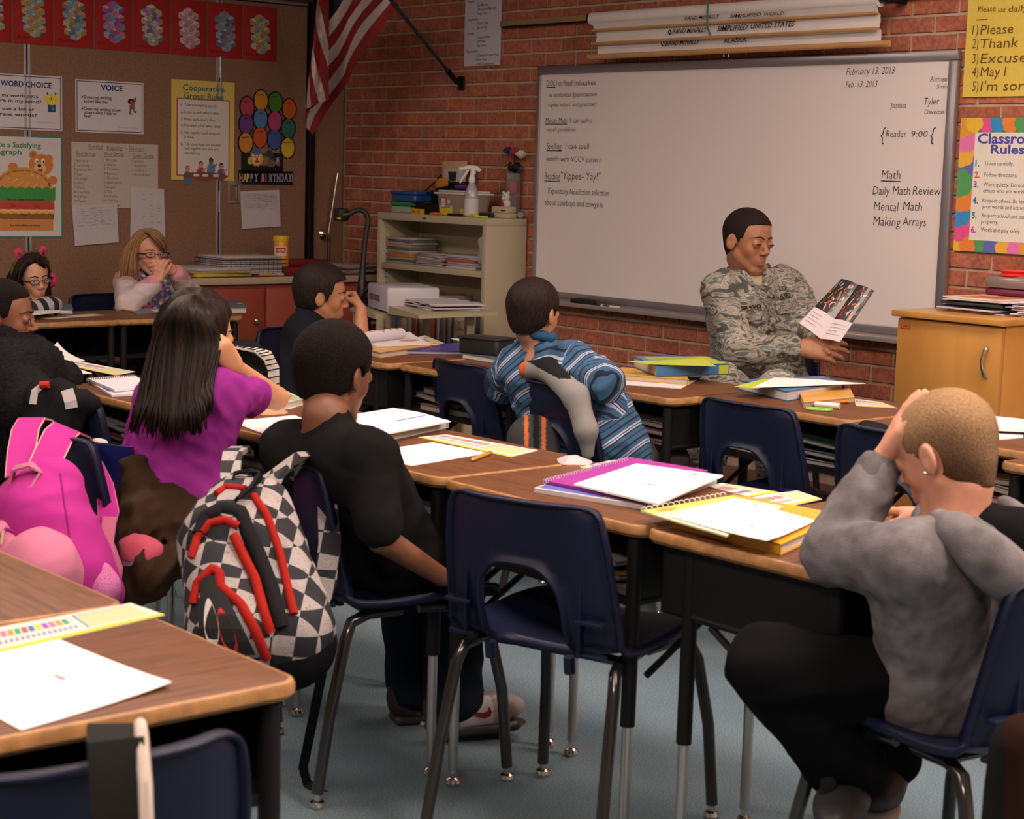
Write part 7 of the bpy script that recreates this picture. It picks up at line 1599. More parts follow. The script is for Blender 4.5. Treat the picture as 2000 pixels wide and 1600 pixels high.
# --- helper for children
def child(label, hc, f, H, J, r, skin, lip, hands_, cloth, wide=1., tilt=0., h=.0048, ears=True, pants=((.02, .022, .028), .022), loc=None, shoes=None, neck=None):
 o, R = headpose(hc, f, H, tilt); hips = (V3(J['hpL'])+V3(J['hpR']))/2; t = person('person', label, hips*[1, 1, 0]); t.name = 'person'
 s, W = body_sd(J, r, H, R, o, hands_, ears, wide, neck); finish(t, J, r, H, R, o, W, s, skin, lip, h, wide)
 if pants: p_ = pants_sd(J, r, pants[1]); p_.post.append(wrinkle(.008, 18, 2)); sobj('trousers', p_, .0075, [clothmat('trouser_cloth')], t, pants[0])
 if shoes:
  for q in 'RL':
   if 'an'+q in J: shoe(t, 'shoe', J['an'+q], shoes[0], shoes[1], shoes[2], shoes[3])
 return t, o, R, W, s
# --- boy in the grey hoodie
r = .80; H = .205
J = dict(shL=P_(1782, 1098, 2.78), shR=P_(1905, 1092, 3.04), hpL=V3((6.00, -2.96, .475)), hpR=V3((6.03, -2.82, .475)), nek=P_(1868, 1020, 2.92), elL=P_(1632, 1080, 2.94), wrL=P_(1722, 900, 2.96), elR=V3(G(1900, 1075, .71)), wrR=V3(G(1812, 1010, .70)), knL=P_(1500, 1300, 2.92), anL=P_(1655, 1500, 3.06), knR=P_(1540, 1265, 3.12), anR=P_(1730, 1470, 3.25))
hdL = P_(1775, 790, 2.92)-J['wrL']
hands_ = [((J['wrL'], hdL, DIR(-100)), dict(S=.80, side=-1, curl=(.10, .12, .15, .2), thumb=(.5, .2), spread=.10)), ((J['wrR'], V3(G(1745, 985, .695))-J['wrR'], UPV), dict(S=.78, side=-1, curl=(.15, .2, .25, .3)))]
t, o, R, W, s = child('boy with shaved head in a grey hoodie leaning his head on his raised hand', P_(1853, 882, 2.92), DIR(-132, .38), H, J, r, (.62, .29, .19), (.5, .18, .14), hands_, None, pants=((.006, .006, .007), .022), shoes=(DIR(-20), .20, (.02, .02, .022), (.42, .38, .34)), wide=1.02, neck=.060, h=.0048)
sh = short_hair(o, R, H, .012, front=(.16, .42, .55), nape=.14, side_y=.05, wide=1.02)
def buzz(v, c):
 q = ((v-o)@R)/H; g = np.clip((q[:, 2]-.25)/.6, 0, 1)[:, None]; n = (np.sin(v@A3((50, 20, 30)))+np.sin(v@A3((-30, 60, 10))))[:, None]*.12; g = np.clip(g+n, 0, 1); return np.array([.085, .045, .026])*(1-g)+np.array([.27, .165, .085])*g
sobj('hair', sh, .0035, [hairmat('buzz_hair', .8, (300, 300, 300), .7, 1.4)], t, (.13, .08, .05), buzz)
face_parts(t, W, R, H)
hd = shirt_sd(J, r, .022, 1.0, .88, loose=1.1)
hd.post += [wrinkle(.008, 11, 4, (.5, .2, .8)), wrinkle(.0025, 40, 8)]
GH = (.165, .152, .160)
m = mat('fleece_grey', rough=.95, noise=.30, nscale=26, bump=.6, bscale=500, spec=.06); sobj('hoodie', hd, .006, [m], t, GH)
ho = SD(); nkp = J['nek']; pts = [P_(1838, 1016, 2.84), P_(1872, 1042, 2.76), P_(1920, 1082, 2.73), P_(1965, 1120, 2.74), P_(2020, 1150, 2.82), P_(2040, 1030, 3.0), P_(1960, 980, 3.08)]
for a, b, ra, rb in zip(pts[:-1], pts[1:], (.018, .028, .034, .036, .030, .018), (.028, .034, .036, .030, .018, .012)): ho.cone(a, b, ra, rb, .03)
ho.post += [wrinkle(.003, 30, 7)]; sobj('hood', ho, .006, [m], t, GH)
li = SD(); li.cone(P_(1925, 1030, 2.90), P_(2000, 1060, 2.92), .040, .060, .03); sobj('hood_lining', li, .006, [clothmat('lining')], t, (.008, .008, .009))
for q in ((J['wrL'], J['elL'], .9),):
 a = q[0]+(q[1]-q[0])*.10; b = q[0]+(q[1]-q[0])*.30; cu = SD(); cu.cone(a, b, .036, .040, .01); cu.cone(a-(b-a)*.6, a+(b-a)*.15, .024, .026, .004, 's'); cu.post.append(wrinkle(.0012, 200, 3)); sobj('cuff', cu, .0045, [m], t, (.12, .11, .115))
e_ = MB().ell(Vector(W(-.39, -.02, .37)-np.array(t.location)), (.003, .003, .003), 6, (.3, .35, .5)); e_.build('ear_stud', [metalm()], t)
# --- boy in the black t-shirt
r = .80; H = .205
J = dict(shL=P_(560, 878, 3.72), shR=P_(722, 890, 3.58), hpL=V3((4.64, -3.13, .475)), hpR=V3((4.79, -3.14, .475)), nek=P_(636, 814, 3.64), elR=P_(745, 1052, 3.55), wrR=P_(865, 1128, 3.66), elL=P_(590, 1040, 3.85), wrL=P_(700, 1105, 4.0), knL=P_(800, 1160, 4.15), anL=P_(812, 1335, 4.20), knR=P_(885, 1150, 4.02), anR=P_(884, 1356, 4.06))
hands_ = [((J['wrR'], P_(920, 1130, 3.78)-J['wrR'], UPV), dict(S=.78, side=-1, curl=(.4, .4, .4, .4))), ((J['wrL'], P_(760, 1110, 4.1)-J['wrL'], UPV), dict(S=.78, side=1, curl=(.4, .4, .4, .4)))]
t, o, R, W, s = child('boy with short black hair in a black t-shirt seen from behind', P_(650, 730, 3.70), DIR(142, .12), H, J, r, (.17, .065, .032), (.2, .07, .05), hands_, None, pants=((.013, .018, .028), .024), shoes=None, wide=1.0, neck=.056)
sh = short_hair(o, R, H, .050, front=(.12, .50, .55), nape=.22, side_y=.03, wide=1.0, fuzz=.004, top=1.3); sobj('hair', sh, .004, [hairmat('afro_hair', .95, (260, 260, 260), .5, 1.6, bump=.9)], t, (.009, .006, .005))
te = shirt_sd(J, r, .018, .84, 0, loose=.6)
te.post += [wrinkle(.008, 12, 11, (0, 0, 1)), wrinkle(.0025, 40, 12)]; sobj('t_shirt', te, .006, [clothmat('cotton')], t, (.010, .010, .0105))
SW = (.20, .012, .02)
for q, lab in (('R', 'grey and white sneaker with a dark red swoosh'), ('L', 'dark sneaker with a dark red swoosh')):
 a = J['an'+q]; d = nrm(DIR(112)) if q == 'R' else nrm(DIR(110)); sR = SD(); Rr = frame3(d, UPV)
 w_ = lambda x, y, z: a+Rr@np.array([x, y*.86, z])
 sR.ell(w_(0, -.02, -.02), (.036, .052, .048), Rr).ell(w_(0, .12, -.040), (.040, .075, .034), Rr, .05).cone(w_(0, -.03, -.05), w_(0, .10, -.048), .035, .035, .03).cone(w_(0, 0, .02), w_(0, .02, -.02), .036, .036, .02); sR.box(w_(0, .05, -.112), (.2, .4, .035), Rr, .0, .004, 's')
 def cf(v, c, w0=a, Rr=Rr):
  y = ((v-w0)@Rr)[:, 1]; z = ((v-w0)@Rr)[:, 2]; c = c.copy()
  c[:] = (.25, .20, .21) if q == 'R' else (.02, .018, .02)
  m = (y > .005) & (y < .085) & (z < -.005); c[m] = (.46, .42, .42) if q == 'R' else (.03, .025, .03); c[(y < -.01)] = (.02, .015, .018); return c
 u_ = sobj('shoe', sR, .004, [mat('shoe_leather', rough=.5, coat=.1)], t, (.3, .25, .26), cf, label=lab)
 so = SD(); so.box(w_(0, .055, -.079), (.036, .105, .010), Rr, .010).ell(w_(0, .12, -.079), (.042, .080, .011), Rr, .02); sobj('sole', so, .004, [plast()], t, (.035, .03, .03))
 def swoosh(mb):
  up = [(0, .55), (.25, .30), (.5, .28), (.75, .45), (1, .75)]; dn = [(1, .75), (.85, .30), (.6, .05), (.35, .02), (.12, .25)]; mb.poly([(x, y) for x, y in up]+[(x, y) for x, y in dn[1:]], 0, SW)
 if q == 'R': decal(sR, t, 'swoosh', [(915, 1378), (962, 1380), (960, 1406), (914, 1403)], lambda mb: mb.poly([(.0, .62), (.30, .50), (.62, .48), (.80, .62), (.86, .98), (1.0, .60), (.95, .25), (.72, .08), (.45, .12), (.2, .35)], 0, SW), .003)
 else: decal(sR, t, 'swoosh', [(770, 1325), (835, 1335), (835, 1355), (775, 1345)], lambda mb: mb.poly([(.0, .9), (.4, .55), (.8, .50), (1.0, .75), (.95, .30), (.6, .1), (.3, .3)], 0, SW), .003)
 lc = MB()
 for k in range(5): A, B = w_(-.018, .045+k*.016, .004-k*.008), w_(.018, .050+k*.016, .004-k*.008); M_ = (A+B)/2+UPV*.004; lc.tube([Vector(x-np.array(t.location)) for x in (A, M_, B)], .0028, 6, (.03, .03, .035))
 lc.build('laces', [matte()], t)
# --- boy in the striped shirt
stm, nt, p = nodes('striped_knit'); MATS['striped_knit'] = stm; N, K = nt.nodes, nt.links
at_ = N.new('ShaderNodeAttribute'); at_.attribute_name = 'st'; dv = N.new('ShaderNodeMath'); dv.operation = 'DIVIDE'; dv.inputs[1].default_value = .062; K.new(at_.outputs['Fac'], dv.inputs[0]); fr = N.new('ShaderNodeMath'); fr.operation = 'FRACT'; K.new(dv.outputs[0], fr.inputs[0])
BL, DK, WH = (.035, .105, .20), (.008, .012, .035), (.38, .42, .55)
K.new(ramp(nt, fr.outputs[0], [(0, BL), (.22, DK), (.27, BL), (.46, DK), (.52, WH), (.60, DK), (.64, WH), (.73, BL), (.90, DK)], 'CONSTANT'), p.inputs['Base Color']); p.inputs['Roughness'].default_value = .9
n2 = N.new('ShaderNodeTexNoise'); n2.inputs['Scale'].default_value = 700; tc = N.new('ShaderNodeTexCoord'); K.new(tc.outputs['Object'], n2.inputs[0]); b = N.new('ShaderNodeBump'); b.inputs['Strength'].default_value = .3; b.inputs['Distance'].default_value = .003; K.new(n2.outputs[0], b.inputs['Height']); K.new(b.outputs[0], p.inputs['Normal'])
r = .80; H = .200
J = dict(shL=P_(1005, 712, 5.30), shR=P_(1120, 712, 5.16), hpL=P_(1120, 880, 5.30), hpR=P_(1195, 885, 5.18), nek=P_(1050, 668, 5.24), elR=P_(1178, 748, 5.05), wrR=P_(1165, 722, 5.22), elL=P_(985, 750, 5.45), wrL=P_(1060, 735, 5.5), knR=P_(1300, 905, 5.35), anR=P_(1290, 1090, 5.3), knL=P_(1230, 880, 5.6), anL=P_(1240, 1060, 5.55))
hands_ = [((J['wrR'], P_(1120, 720, 5.34)-J['wrR'], UPV), dict(S=.78, side=1)), ((J['wrL'], P_(1090, 740, 5.45)-J['wrL'], UPV), dict(S=.78, side=-1))]
t, o, R, W, s = child('boy in a blue striped shirt seen from behind at the front row', P_(1041, 612, 5.22), DIR(142, .05), H, J, r, (.42, .20, .11), (.4, .15, .1), hands_, None, pants=((.085, .070, .062), .024), shoes=(DIR(170), .21, (.03, .03, .03), (.3, .3, .3)))
sh = short_hair(o, R, H, .040, front=(.12, .50, .55), nape=.20, side_y=.04); sobj('hair', sh, .0035, [hairmat('short_hair', .6, (200, 200, 60), .5, 1.6)], t, (.018, .011, .009))
ss = shirt_sd(J, r, .024, 1.0, .95, loose=1.25);
ss.cone((J['hpL']+J['hpR'])/2+UPV*.09, (J['hpL']+J['hpR'])/2+UPV*.02, .125, .132, .04); ss.post += [wrinkle(.012, 16, 21), wrinkle(.004, 50, 22)]
pm = (J['hpL']+J['hpR'])/2; md = (J['shL']+J['shR'])/2; ta = nrm(md-pm); top_ = (md-pm)@ta
def stf(v):
 base = ((v-pm)@ta)+.03*np.sin(((v-pm)@nrm(J['shR']-J['shL']))*14); best = d_cone(v, A3(pm), A3(md), .10, .11); out = base.copy()
 for q in 'LR':
  a, b_, c = A3(J['sh'+q]), A3(J['el'+q]), A3(J['wr'+q]); la = np.linalg.norm(b_-a)
  for (x, y, o_) in ((a, b_, 0), (b_, c, la)):
   d = d_cone(v, x, y, .045, .04)+(.012 if o_ == 0 else .0); ln = ((v-x)@(y-x))/np.linalg.norm(y-x); m_ = d < best; out[m_] = (top_-o_-ln-.01)[m_]; best = np.minimum(best, d)
 return out
sobj('striped_shirt', ss, .0055, [stm], t, st=stf)
cl = SD(); f_ = DIR(142)
for i in range(10):
 a0, a1 = [PI*.18+(2*PI-.36*PI)*q/10 for q in (i, i+1)]; q = lambda a: J['nek']+UPV*(.016-.012*math.cos(a))+f_*(math.cos(a)*.046-.004)+np.cross(f_, UPV)*math.sin(a)*.047; cl.cone(q(a0), q(a1), .015, .015, .006)
sobj('collar', cl, .004, [clothmat('cotton')], t, (.03, .09, .17))
# --- boy in the dark polo
r = .84; H = .215
J = dict(shR=P_(592, 640, 6.34), shL=P_(655, 668, 6.55), hpR=P_(575, 820, 6.30), hpL=P_(620, 810, 6.5), nek=P_(610, 622, 6.42), elL=P_(706, 672, 6.36), wrL=P_(705, 604, 6.42), elR=P_(640, 762, 6.15), wrR=P_(700, 750, 6.05), knR=P_(700, 800, 6.10), anR=P_(690, 950, 6.1), knL=P_(720, 790, 6.25), anL=P_(710, 930, 6.3))
hands_ = [((J['wrL'], P_(690, 572, 6.48)-J['wrL'], DIR(75)), dict(S=.78, side=-1, curl=(1.1, 1.2, 1.25, 1.3), thumb=(.3, .7))), ((J['wrR'], P_(740, 752, 6.02)-J['wrR'], UPV), dict(S=.80, side=-1))]
t, o, R, W, s = child('boy in a dark polo in profile with his fist against his forehead', P_(626, 578, 6.42), DIR(96, .06), H, J, r, (.42, .19, .10), (.42, .13, .10), hands_, None, pants=((.015, .018, .028), .022), wide=1.0, neck=.055)
sh = short_hair(o, R, H, .065, front=(.13, .58, .55), nape=.16, side_y=.06, top=1.3, fuzz=.004); sobj('hair', sh, .0035, [hairmat('short_hair')], t, (.017, .011, .009)); face_parts(t, W, R, H, .1)
po = shirt_sd(J, r, .020, .80, 0, loose=1.2); po.post += [wrinkle(.010, 14, 31)]; sobj('polo_shirt', po, .0065, [clothmat('cotton')], t, (.011, .013, .019))
cl = SD(); f_ = DIR(96)
for i in range(10):
 a0, a1 = [PI*.2+(2*PI-.4*PI)*q/10 for q in (i, i+1)]; q = lambda a: J['nek']+UPV*(.014-.016*math.cos(a))+f_*math.cos(a)*.046+np.cross(f_, UPV)*math.sin(a)*.046; cl.cone(q(a0), q(a1), .014, .014, .006)
sobj('collar', cl, .0045, [clothmat('cotton')], t, (.013, .016, .024))
# --- hair made of many strands
def strands(t, guides, n, rad, c, seed=1, spread=.008, cvar=.25, name='hair_strands', segs=12, m=None):
 """guides: polylines of world points from root to tip; strands run between neighbouring guides"""
 rr = random.Random(seed); mb = MB(); o0 = np.array(t.location); G_ = [np.array(g) for g in guides]
 def ev(g, u):
  k = u*(len(g)-1); i = min(int(k), len(g)-2); f = k-i; p0, p1, p2, p3 = g[max(i-1, 0)], g[i], g[i+1], g[min(i+2, len(g)-1)]
  return .5*((2*p1)+(-p0+p2)*f+(2*p0-5*p1+4*p2-p3)*f*f+(-p0+3*p1-3*p2+p3)*f**3)
 for k in range(n):
  q = rr.uniform(0, len(G_)-1.001); i = int(q); f = q-i; l = rr.uniform(.86, 1.02); off = np.array([rr.gauss(0, 1), rr.gauss(0, 1), rr.gauss(0, .3)])*spread; ph = rr.uniform(0, 6); cc = rr.uniform(1-cvar, 1+cvar)
  pts = []
  for s_ in range(segs+1):
   u = s_/segs*l; p = ev(G_[i], min(u, 1))*(1-f)+ev(G_[i+1], min(u, 1))*f; pts.append(Vector(p+off*(.25+u*.9)+RGT*.004*math.sin(u*7+ph)-o0))
  rs = [rad*(1-.15*(1-min(s_/2, 1)))*(1-.75*max(s_/segs-.72, 0)/.28) for s_ in range(segs+1)]
  mb.tube(pts, rs, 5, tuple(v*cc for v in c), flat=.55)
 ob = mb.build(name, [m or mat('hair_strand', rough=.45, spec=.12)], t, 80); ob['kind'] = 'stuff'; return ob
# --- girl in the purple shirt
r = .78; H = .200
J = dict(shL=P_(305, 770, 4.18), shR=P_(425, 765, 4.00), hpL=P_(290, 985, 4.12), hpR=P_(365, 985, 4.02), nek=P_(372, 738, 4.10), elR=P_(543, 776, 4.62), wrR=P_(452, 716, 4.22), elL=P_(420, 800, 4.5), wrL=P_(488, 806, 4.62), knL=P_(430, 1010, 4.55), anL=P_(440, 1180, 4.6), knR=P_(480, 1010, 4.45), anR=P_(500, 1180, 4.5))
J['shR'] = P_(428, 768, 4.02)
J['elR'] = P_(540, 778, 4.30); J['wrR'] = P_(458, 716, 4.04)
hands_ = [((J['wrR'], P_(430, 678, 3.99)-J['wrR'], TOW*.9+RGT*.4), dict(S=.78, side=-1, curl=(1.1, 1.15, 1.2, 1.25), thumb=(.3, .8), spread=.05)), ((J['wrL'], P_(545, 806, 4.60)-J['wrL'], UPV+TOW*.3), dict(S=.76, side=-1, curl=(.5, .55, .6, .65)))]
t, o, R, W, s = child('girl with long dark hair in a purple t-shirt, cheek on her fist', P_(382, 655, 4.12), DIR(128, .10), H, J, r, (.55, .26, .13), (.5, .2, .15), hands_, None, pants=((.02, .025, .04), .020), neck=.045)
face_parts(t, W, R, H)
te = shirt_sd(J, r, .018, .52, 0, loose=1.1); te.cone((J['hpL']+J['hpR'])/2+UPV*.05, (J['hpL']+J['hpR'])/2-UPV*.01, .10, .11, .04)
te.post += [wrinkle(.011, 17, 41, (0, 0, 1)), wrinkle(.004, 45, 42)]; sobj('t_shirt', te, .0055, [clothmat('cotton')], t, (.28, .028, .245))
HC = (.013, .007, .005)
hs = short_hair(o, R, H, .06, front=(.18, .45, .5), nape=-.35, side_y=.16, top=1.1)
D = 4.02
hs = SD(); Wf = lambda x, y, z: o+R@(np.array([x, y, z])*H)
hs.ell(Wf(0, -.06, .64), np.array([.405, .455, .425])*H, R).cone(Wf(-.12, -.15, .45), Wf(-.16, -.22, -.1), .36*H, .30*H, .1*H).cone(Wf(.12, -.10, .45), Wf(.14, -.10, .0), .27*H, .17*H, .1*H)
for a, b, ra, rb in (((345, 720, 4.00), (300, 800, 3.98), .050, .030), ((350, 720, 4.00), (335, 835, 3.96), .050, .022), ((370, 730, 4.0), (380, 790, 3.94), .045, .020)): hs.cone(P_(*a), P_(*b), ra, rb, .05)
def fcut(P, d): q = ((P-A3(o))@R.astype(F32))/H; return np.maximum(d, (np.minimum((q[:, 1]-.20-.3*np.clip(q[:, 2]-.6, -.3, .3)), .5-np.abs(q[:, 0])*1.2)*H*.8)*(q[:, 2] > -.1)+(q[:, 2] <= -.1)*-1).astype(F32)
hs.post += [fcut, wrinkle(.004, 60, 3, (0, 0, 1))]; sobj('hair', hs, .005, [hairmat('long_hair', .36, (150, 150, 9), .4, 2.0)], t, HC)
gd = []
for (x0, y0), (x1, y1), (x2, y2), (x3, y3), d1, d2 in (((350, 590), (302, 660), (285, 740), (262, 830), 4.06, 3.98), ((352, 582), (305, 660), (280, 770), (256, 850), 4.0, 3.95), ((358, 580), (318, 660), (300, 760), (275, 850), 3.98, 3.92), ((362, 578), (335, 660), (325, 770), (318, 858), 3.95, 3.88), ((368, 577), (355, 665), (345, 770), (335, 862), 3.93, 3.86), ((372, 577), (375, 670), (365, 770), (375, 850), 3.93, 3.86), ((378, 578), (398, 670), (385, 760), (392, 850), 3.94, 3.86), ((384, 582), (415, 680), (400, 745), (402, 810), 3.98, 3.88), ((390, 586), (428, 660), (412, 730), (408, 800), 4.02, 3.92)):
 gd.append([P_(x0, y0, d1+.02), P_((x0+x1)/2-3, (y0+y1)/2-8, d1-.035), P_(x1, y1, d1-.02), P_(x2, y2, (d1+d2)/2-.02), P_((x2+x3)/2, (y2+y3)/2, d2-.01), P_(x3, y3, d2)])
strands(t, gd, 300, .0044, HC, 5, .004, cvar=.6)
# --- blonde girl with glasses
r = .80; H = .200
J = dict(shR=P_(248, 548, 7.94), shL=P_(335, 542, 8.04), hpR=P_(270, 660, 7.95), hpL=P_(325, 655, 8.0), nek=P_(292, 528, 8.02), elR=P_(250, 594, 7.68), wrR=P_(306, 550, 7.66), elL=P_(372, 578, 7.90), wrL=P_(340, 528, 7.72))
hands_ = [((J['wrR'], P_(312, 518, 7.66)-J['wrR'], TOW+RGT*-.4), dict(S=.80, side=1, curl=(.5, .7, .8, .9), thumb=(.3, .4), spread=.04)), ((J['wrL'], P_(305, 518, 7.64)-J['wrL'], TOW*.9+UPV*.3), dict(S=.80, side=1, curl=(.35, .5, .6, .7), thumb=(.2, .4), spread=.04))]
t, o, R, W, s = child('blonde girl with dark glasses resting her mouth on clasped hands', P_(290, 494, 7.92), DIR(38, .04), H, J, r, (.62, .30, .21), (.5, .2, .18), hands_, None, pants=None, wide=1.08, h=.004)
face_parts(t, W, R, H, .5, iris=(.06, .08, .1), brow=(.25, .14, .07)); glasses(t, W, H)
te = shirt_sd(J, r, .018, .55, 0); te.cone(J['nek']+UPV*.0, J['nek']+(o-J['nek'])*.6+UPV*.05, .052, .054, .008, 's'); te.post.append(wrinkle(.006, 20, 51))
m, nt, p = nodes('print_shirt'); MATS['print_shirt'] = m; N, K = nt.nodes, nt.links; tc = N.new('ShaderNodeTexCoord'); v_ = N.new('ShaderNodeTexVoronoi'); v_.inputs['Scale'].default_value = 75; K.new(tc.outputs['Object'], v_.inputs[0]); sp_ = N.new('ShaderNodeSeparateColor'); K.new(v_.outputs['Color'], sp_.inputs[0]); K.new(ramp(nt, sp_.outputs[0], [(0, (.06, .08, .16)), (.4, (.25, .22, .30)), (.6, (.35, .04, .14)), (.8, (.5, .45, .5)), (.9, (.08, .12, .22))], 'CONSTANT'), p.inputs['Base Color']); p.inputs['Roughness'].default_value = .85
sobj('print_t_shirt', te, .005, [m], t)
for q in 'LR':
 s1 = SD(); a, b, c = J['sh'+q], J['el'+q], J['wr'+q]; s1.cone(a+((J['shL']+J['shR'])/2-a)*.22, a+(b-a)*.1, .056, .056).cone(a, b, .056, .054, .02).cone(b, b+(c-b)*.86, .053, .040, .02); s1.post.append(wrinkle(.005, 24, 52))
 def pk(v, c_): z = v[:, 2] > (J['sh'+q][2]+.012); c_ = c_.copy(); c_[z] = (.62, .28, .34); return c_
 sobj('sleeve', s1, .0045, [clothmat('cotton')], t, (.62, .52, .52), pk)
HB = (.30, .165, .075)
hs = SD(); Wf = lambda x, y, z: o+R@(np.array([x, y, z])*H)
hs.ell(Wf(0, -.07, .65), np.array([.41, .44, .40])*H, R).cone(Wf(-.22, -.12, .5), Wf(-.34, -.22, -.15), .22*H, .20*H, .08*H).cone(Wf(.25, -.10, .5), Wf(.32, -.12, .0), .20*H, .12*H, .08*H).cone(Wf(0, -.3, .4), Wf(-.1, -.35, -.1), .25*H, .2*H, .1*H)
def fcut2(P, d): q = ((P-A3(o))@R.astype(F32))/H; x, y, z = q[:, 0], q[:, 1], q[:, 2]; hl = .10+.50*np.clip(z-.62, 0, .4)+.0*x; m_ = np.where(z > .60, y-hl-.12*np.clip(-x, 0, 1), y-.10+.0*z); return np.maximum(d, m_*H*.75).astype(F32)
hs.post += [fcut2, wrinkle(.0025, 70, 5, (0, 0, 1))]; sobj('hair', hs, .004, [hairmat('blonde_hair', .4, (150, 150, 10), .6, 1.5)], t, HB)
gd = []
for rt, p1, p2, p3 in ((((278, 449), (248, 480), (236, 510), (232, 545))), (((280, 448), (254, 478), (244, 512), (240, 548))), (((282, 448), (262, 476), (254, 512), (252, 552))), (((284, 448), (268, 474), (260, 512), (266, 556))), (((288, 448), (272, 470), (262, 490), (264, 540)))): gd.append([P_(*rt, 7.86), P_(*p1, 7.84), P_(*p2, 7.84), P_(*p3, 7.84)])
strands(t, gd, 150, .0034, HB, 6, .006, cvar=.35)
gd = [[P_(284, 449, 7.86), P_(302, 456, 7.80), P_(318, 474, 7.84), P_(322, 500, 7.9)], [P_(286, 448, 7.86), P_(308, 454, 7.82), P_(322, 474, 7.86), P_(326, 505, 7.92)], [P_(282, 450, 7.85), P_(296, 460, 7.79), P_(312, 474, 7.80), P_(320, 488, 7.84)]]
strands(t, gd, 60, .0032, HB, 7, .003, cvar=.35, name='fringe_strands')
# --- girl with the animal ear headband
r = .76; H = .195
J = dict(shR=P_(38, 612, 7.52), shL=P_(92, 604, 7.66), hpR=P_(45, 720, 7.5), hpL=P_(90, 715, 7.6), nek=P_(55, 588, 7.62), elR=P_(45, 612, 7.34), wrR=P_(72, 600, 7.36), elL=P_(100, 600, 7.36), wrL=P_(62, 604, 7.28))
hands_ = [((J['wrL'], P_(40, 606, 7.26)-J['wrL'], UPV+TOW*.4), dict(S=.74, side=-1)), ((J['wrR'], P_(92, 592, 7.42)-J['wrR'], RGT*.6+TOW*.6), dict(S=.74, side=1, curl=(.5, .6, .6, .7)))]
t, o, R, W, s = child('dark haired girl with glasses and a pink animal ear headband', P_(62, 543, 7.50), DIR(42, .10), H, J, r, (.58, .30, .19), (.45, .16, .15), hands_, None, pants=None, h=.004, tilt=-.10)
face_parts(t, W, R, H, .4, brow=(.03, .018, .012)); glasses(t, W, H)
stm2, nt, p = nodes('mono_stripe'); N, K = nt.nodes, nt.links; at_ = N.new('ShaderNodeAttribute'); at_.attribute_name = 'st'; dv = N.new('ShaderNodeMath'); dv.operation = 'DIVIDE'; dv.inputs[1].default_value = .050; K.new(at_.outputs['Fac'], dv.inputs[0]); fr = N.new('ShaderNodeMath'); fr.operation = 'FRACT'; K.new(dv.outputs[0], fr.inputs[0]); K.new(ramp(nt, fr.outputs[0], [(0, (.010, .010, .012)), (.5, (.34, .32, .34))], 'CONSTANT'), p.inputs['Base Color']); p.inputs['Roughness'].default_value = .9
te = shirt_sd(J, r, .016, 1.0, .85); te.post.append(wrinkle(.006, 22, 61)); pm = (J['hpL']+J['hpR'])/2; md = (J['shL']+J['shR'])/2; ta = nrm(md-pm); top_ = (md-pm)@ta; sobj('striped_sweater', te, .0045, [stm2], t, st=stf)
HC2 = (.022, .013, .011); hs = SD(); Wf = lambda x, y, z: o+R@(np.array([x, y, z])*H)
hs.ell(Wf(0, -.07, .66), np.array([.40, .43, .40])*H, R).cone(Wf(-.22, -.12, .5), Wf(-.30, -.22, -.1), .22*H, .20*H, .08*H).cone(Wf(.22, -.14, .5), Wf(.24, -.2, .1), .2*H, .12*H, .08*H).cone(Wf(0, -.3, .4), Wf(-.1, -.35, -.1), .25*H, .2*H, .1*H); hs.post += [fcut2, wrinkle(.0025, 70, 5, (0, 0, 1))]; sobj('hair', hs, .004, [hairmat('long_hair')], t, HC2)
gd = [[P_(66, 505, 7.46), P_(50, 520, 7.40), P_(42, 545, 7.42), P_(38, 580, 7.46)], [P_(66, 503, 7.47), P_(40, 520, 7.42), P_(28, 550, 7.42), P_(22, 590, 7.46)], [P_(66, 502, 7.48), P_(30, 520, 7.46), P_(12, 550, 7.46), P_(6, 590, 7.5)]]; strands(t, gd, 80, .0036, HC2, 8, .006, cvar=.5)
gd = [[P_(64, 505, 7.44), P_(76, 512, 7.42), P_(86, 524, 7.46), P_(87, 540, 7.52)], [P_(64, 503, 7.46), P_(78, 508, 7.45), P_(89, 522, 7.5), P_(88, 545, 7.55)]]; strands(t, gd, 40, .0034, HC2, 9, .003, cvar=.5, name='fringe_strands')
hb = thing('ear_headband', 'leopard print headband with two pink animal ears and earmuffs', 'headband', np.array(t.location)); l3 = lambda p: Vector(p-np.array(hb.location))
Wh = lambda a, k=1.: l3(Wf(math.sin(a)*.455*k, -.06, .60+math.cos(a)*.475*k))
MB().tube([Wh(a) for a in [-1.75+3.5*i/20 for i in range(21)]], .0065, 8, (.05, .03, .012), flat=1.0).build('band', [mat('leopard', (.10, .06, .025), rough=.8, noise=.9, nscale=70)], hb)
PK = (.60, .03, .14)
for a in (-.62, .55):
 c = np.array(Wh(a, 1.12)); Re = Matrix([list(x) for x in R]).to_4x4(); ob = MB()
 ob.ell((0, 0, 0), (.019, .008, .027), 8, PK, M=Matrix.Translation(Vector(c)) @ Re @ Matrix.Rotation(a*.6, 4, 'Y')); ob.build('ear', [mat('plush', rough=.95)], hb)
 MB().ell((0, 0, 0), (.008, .005, .014), 8, (.05, .03, .02), M=Matrix.Translation(Vector(c)+Vector(R[:, 1])*.006) @ Re @ Matrix.Rotation(a*.6, 4, 'Y')).build('ear_inner', [MATS['leopard']], hb)
for q in (-1, 1):
 c = l3(Wf(q*.44, -.06, .40)); MB().lathe([(.030, -.012), (.034, 0), (.030, .012)], 18, PK, o=c, ax=tuple(R[:, 0])).build('earmuff', [MATS['plush']], hb)
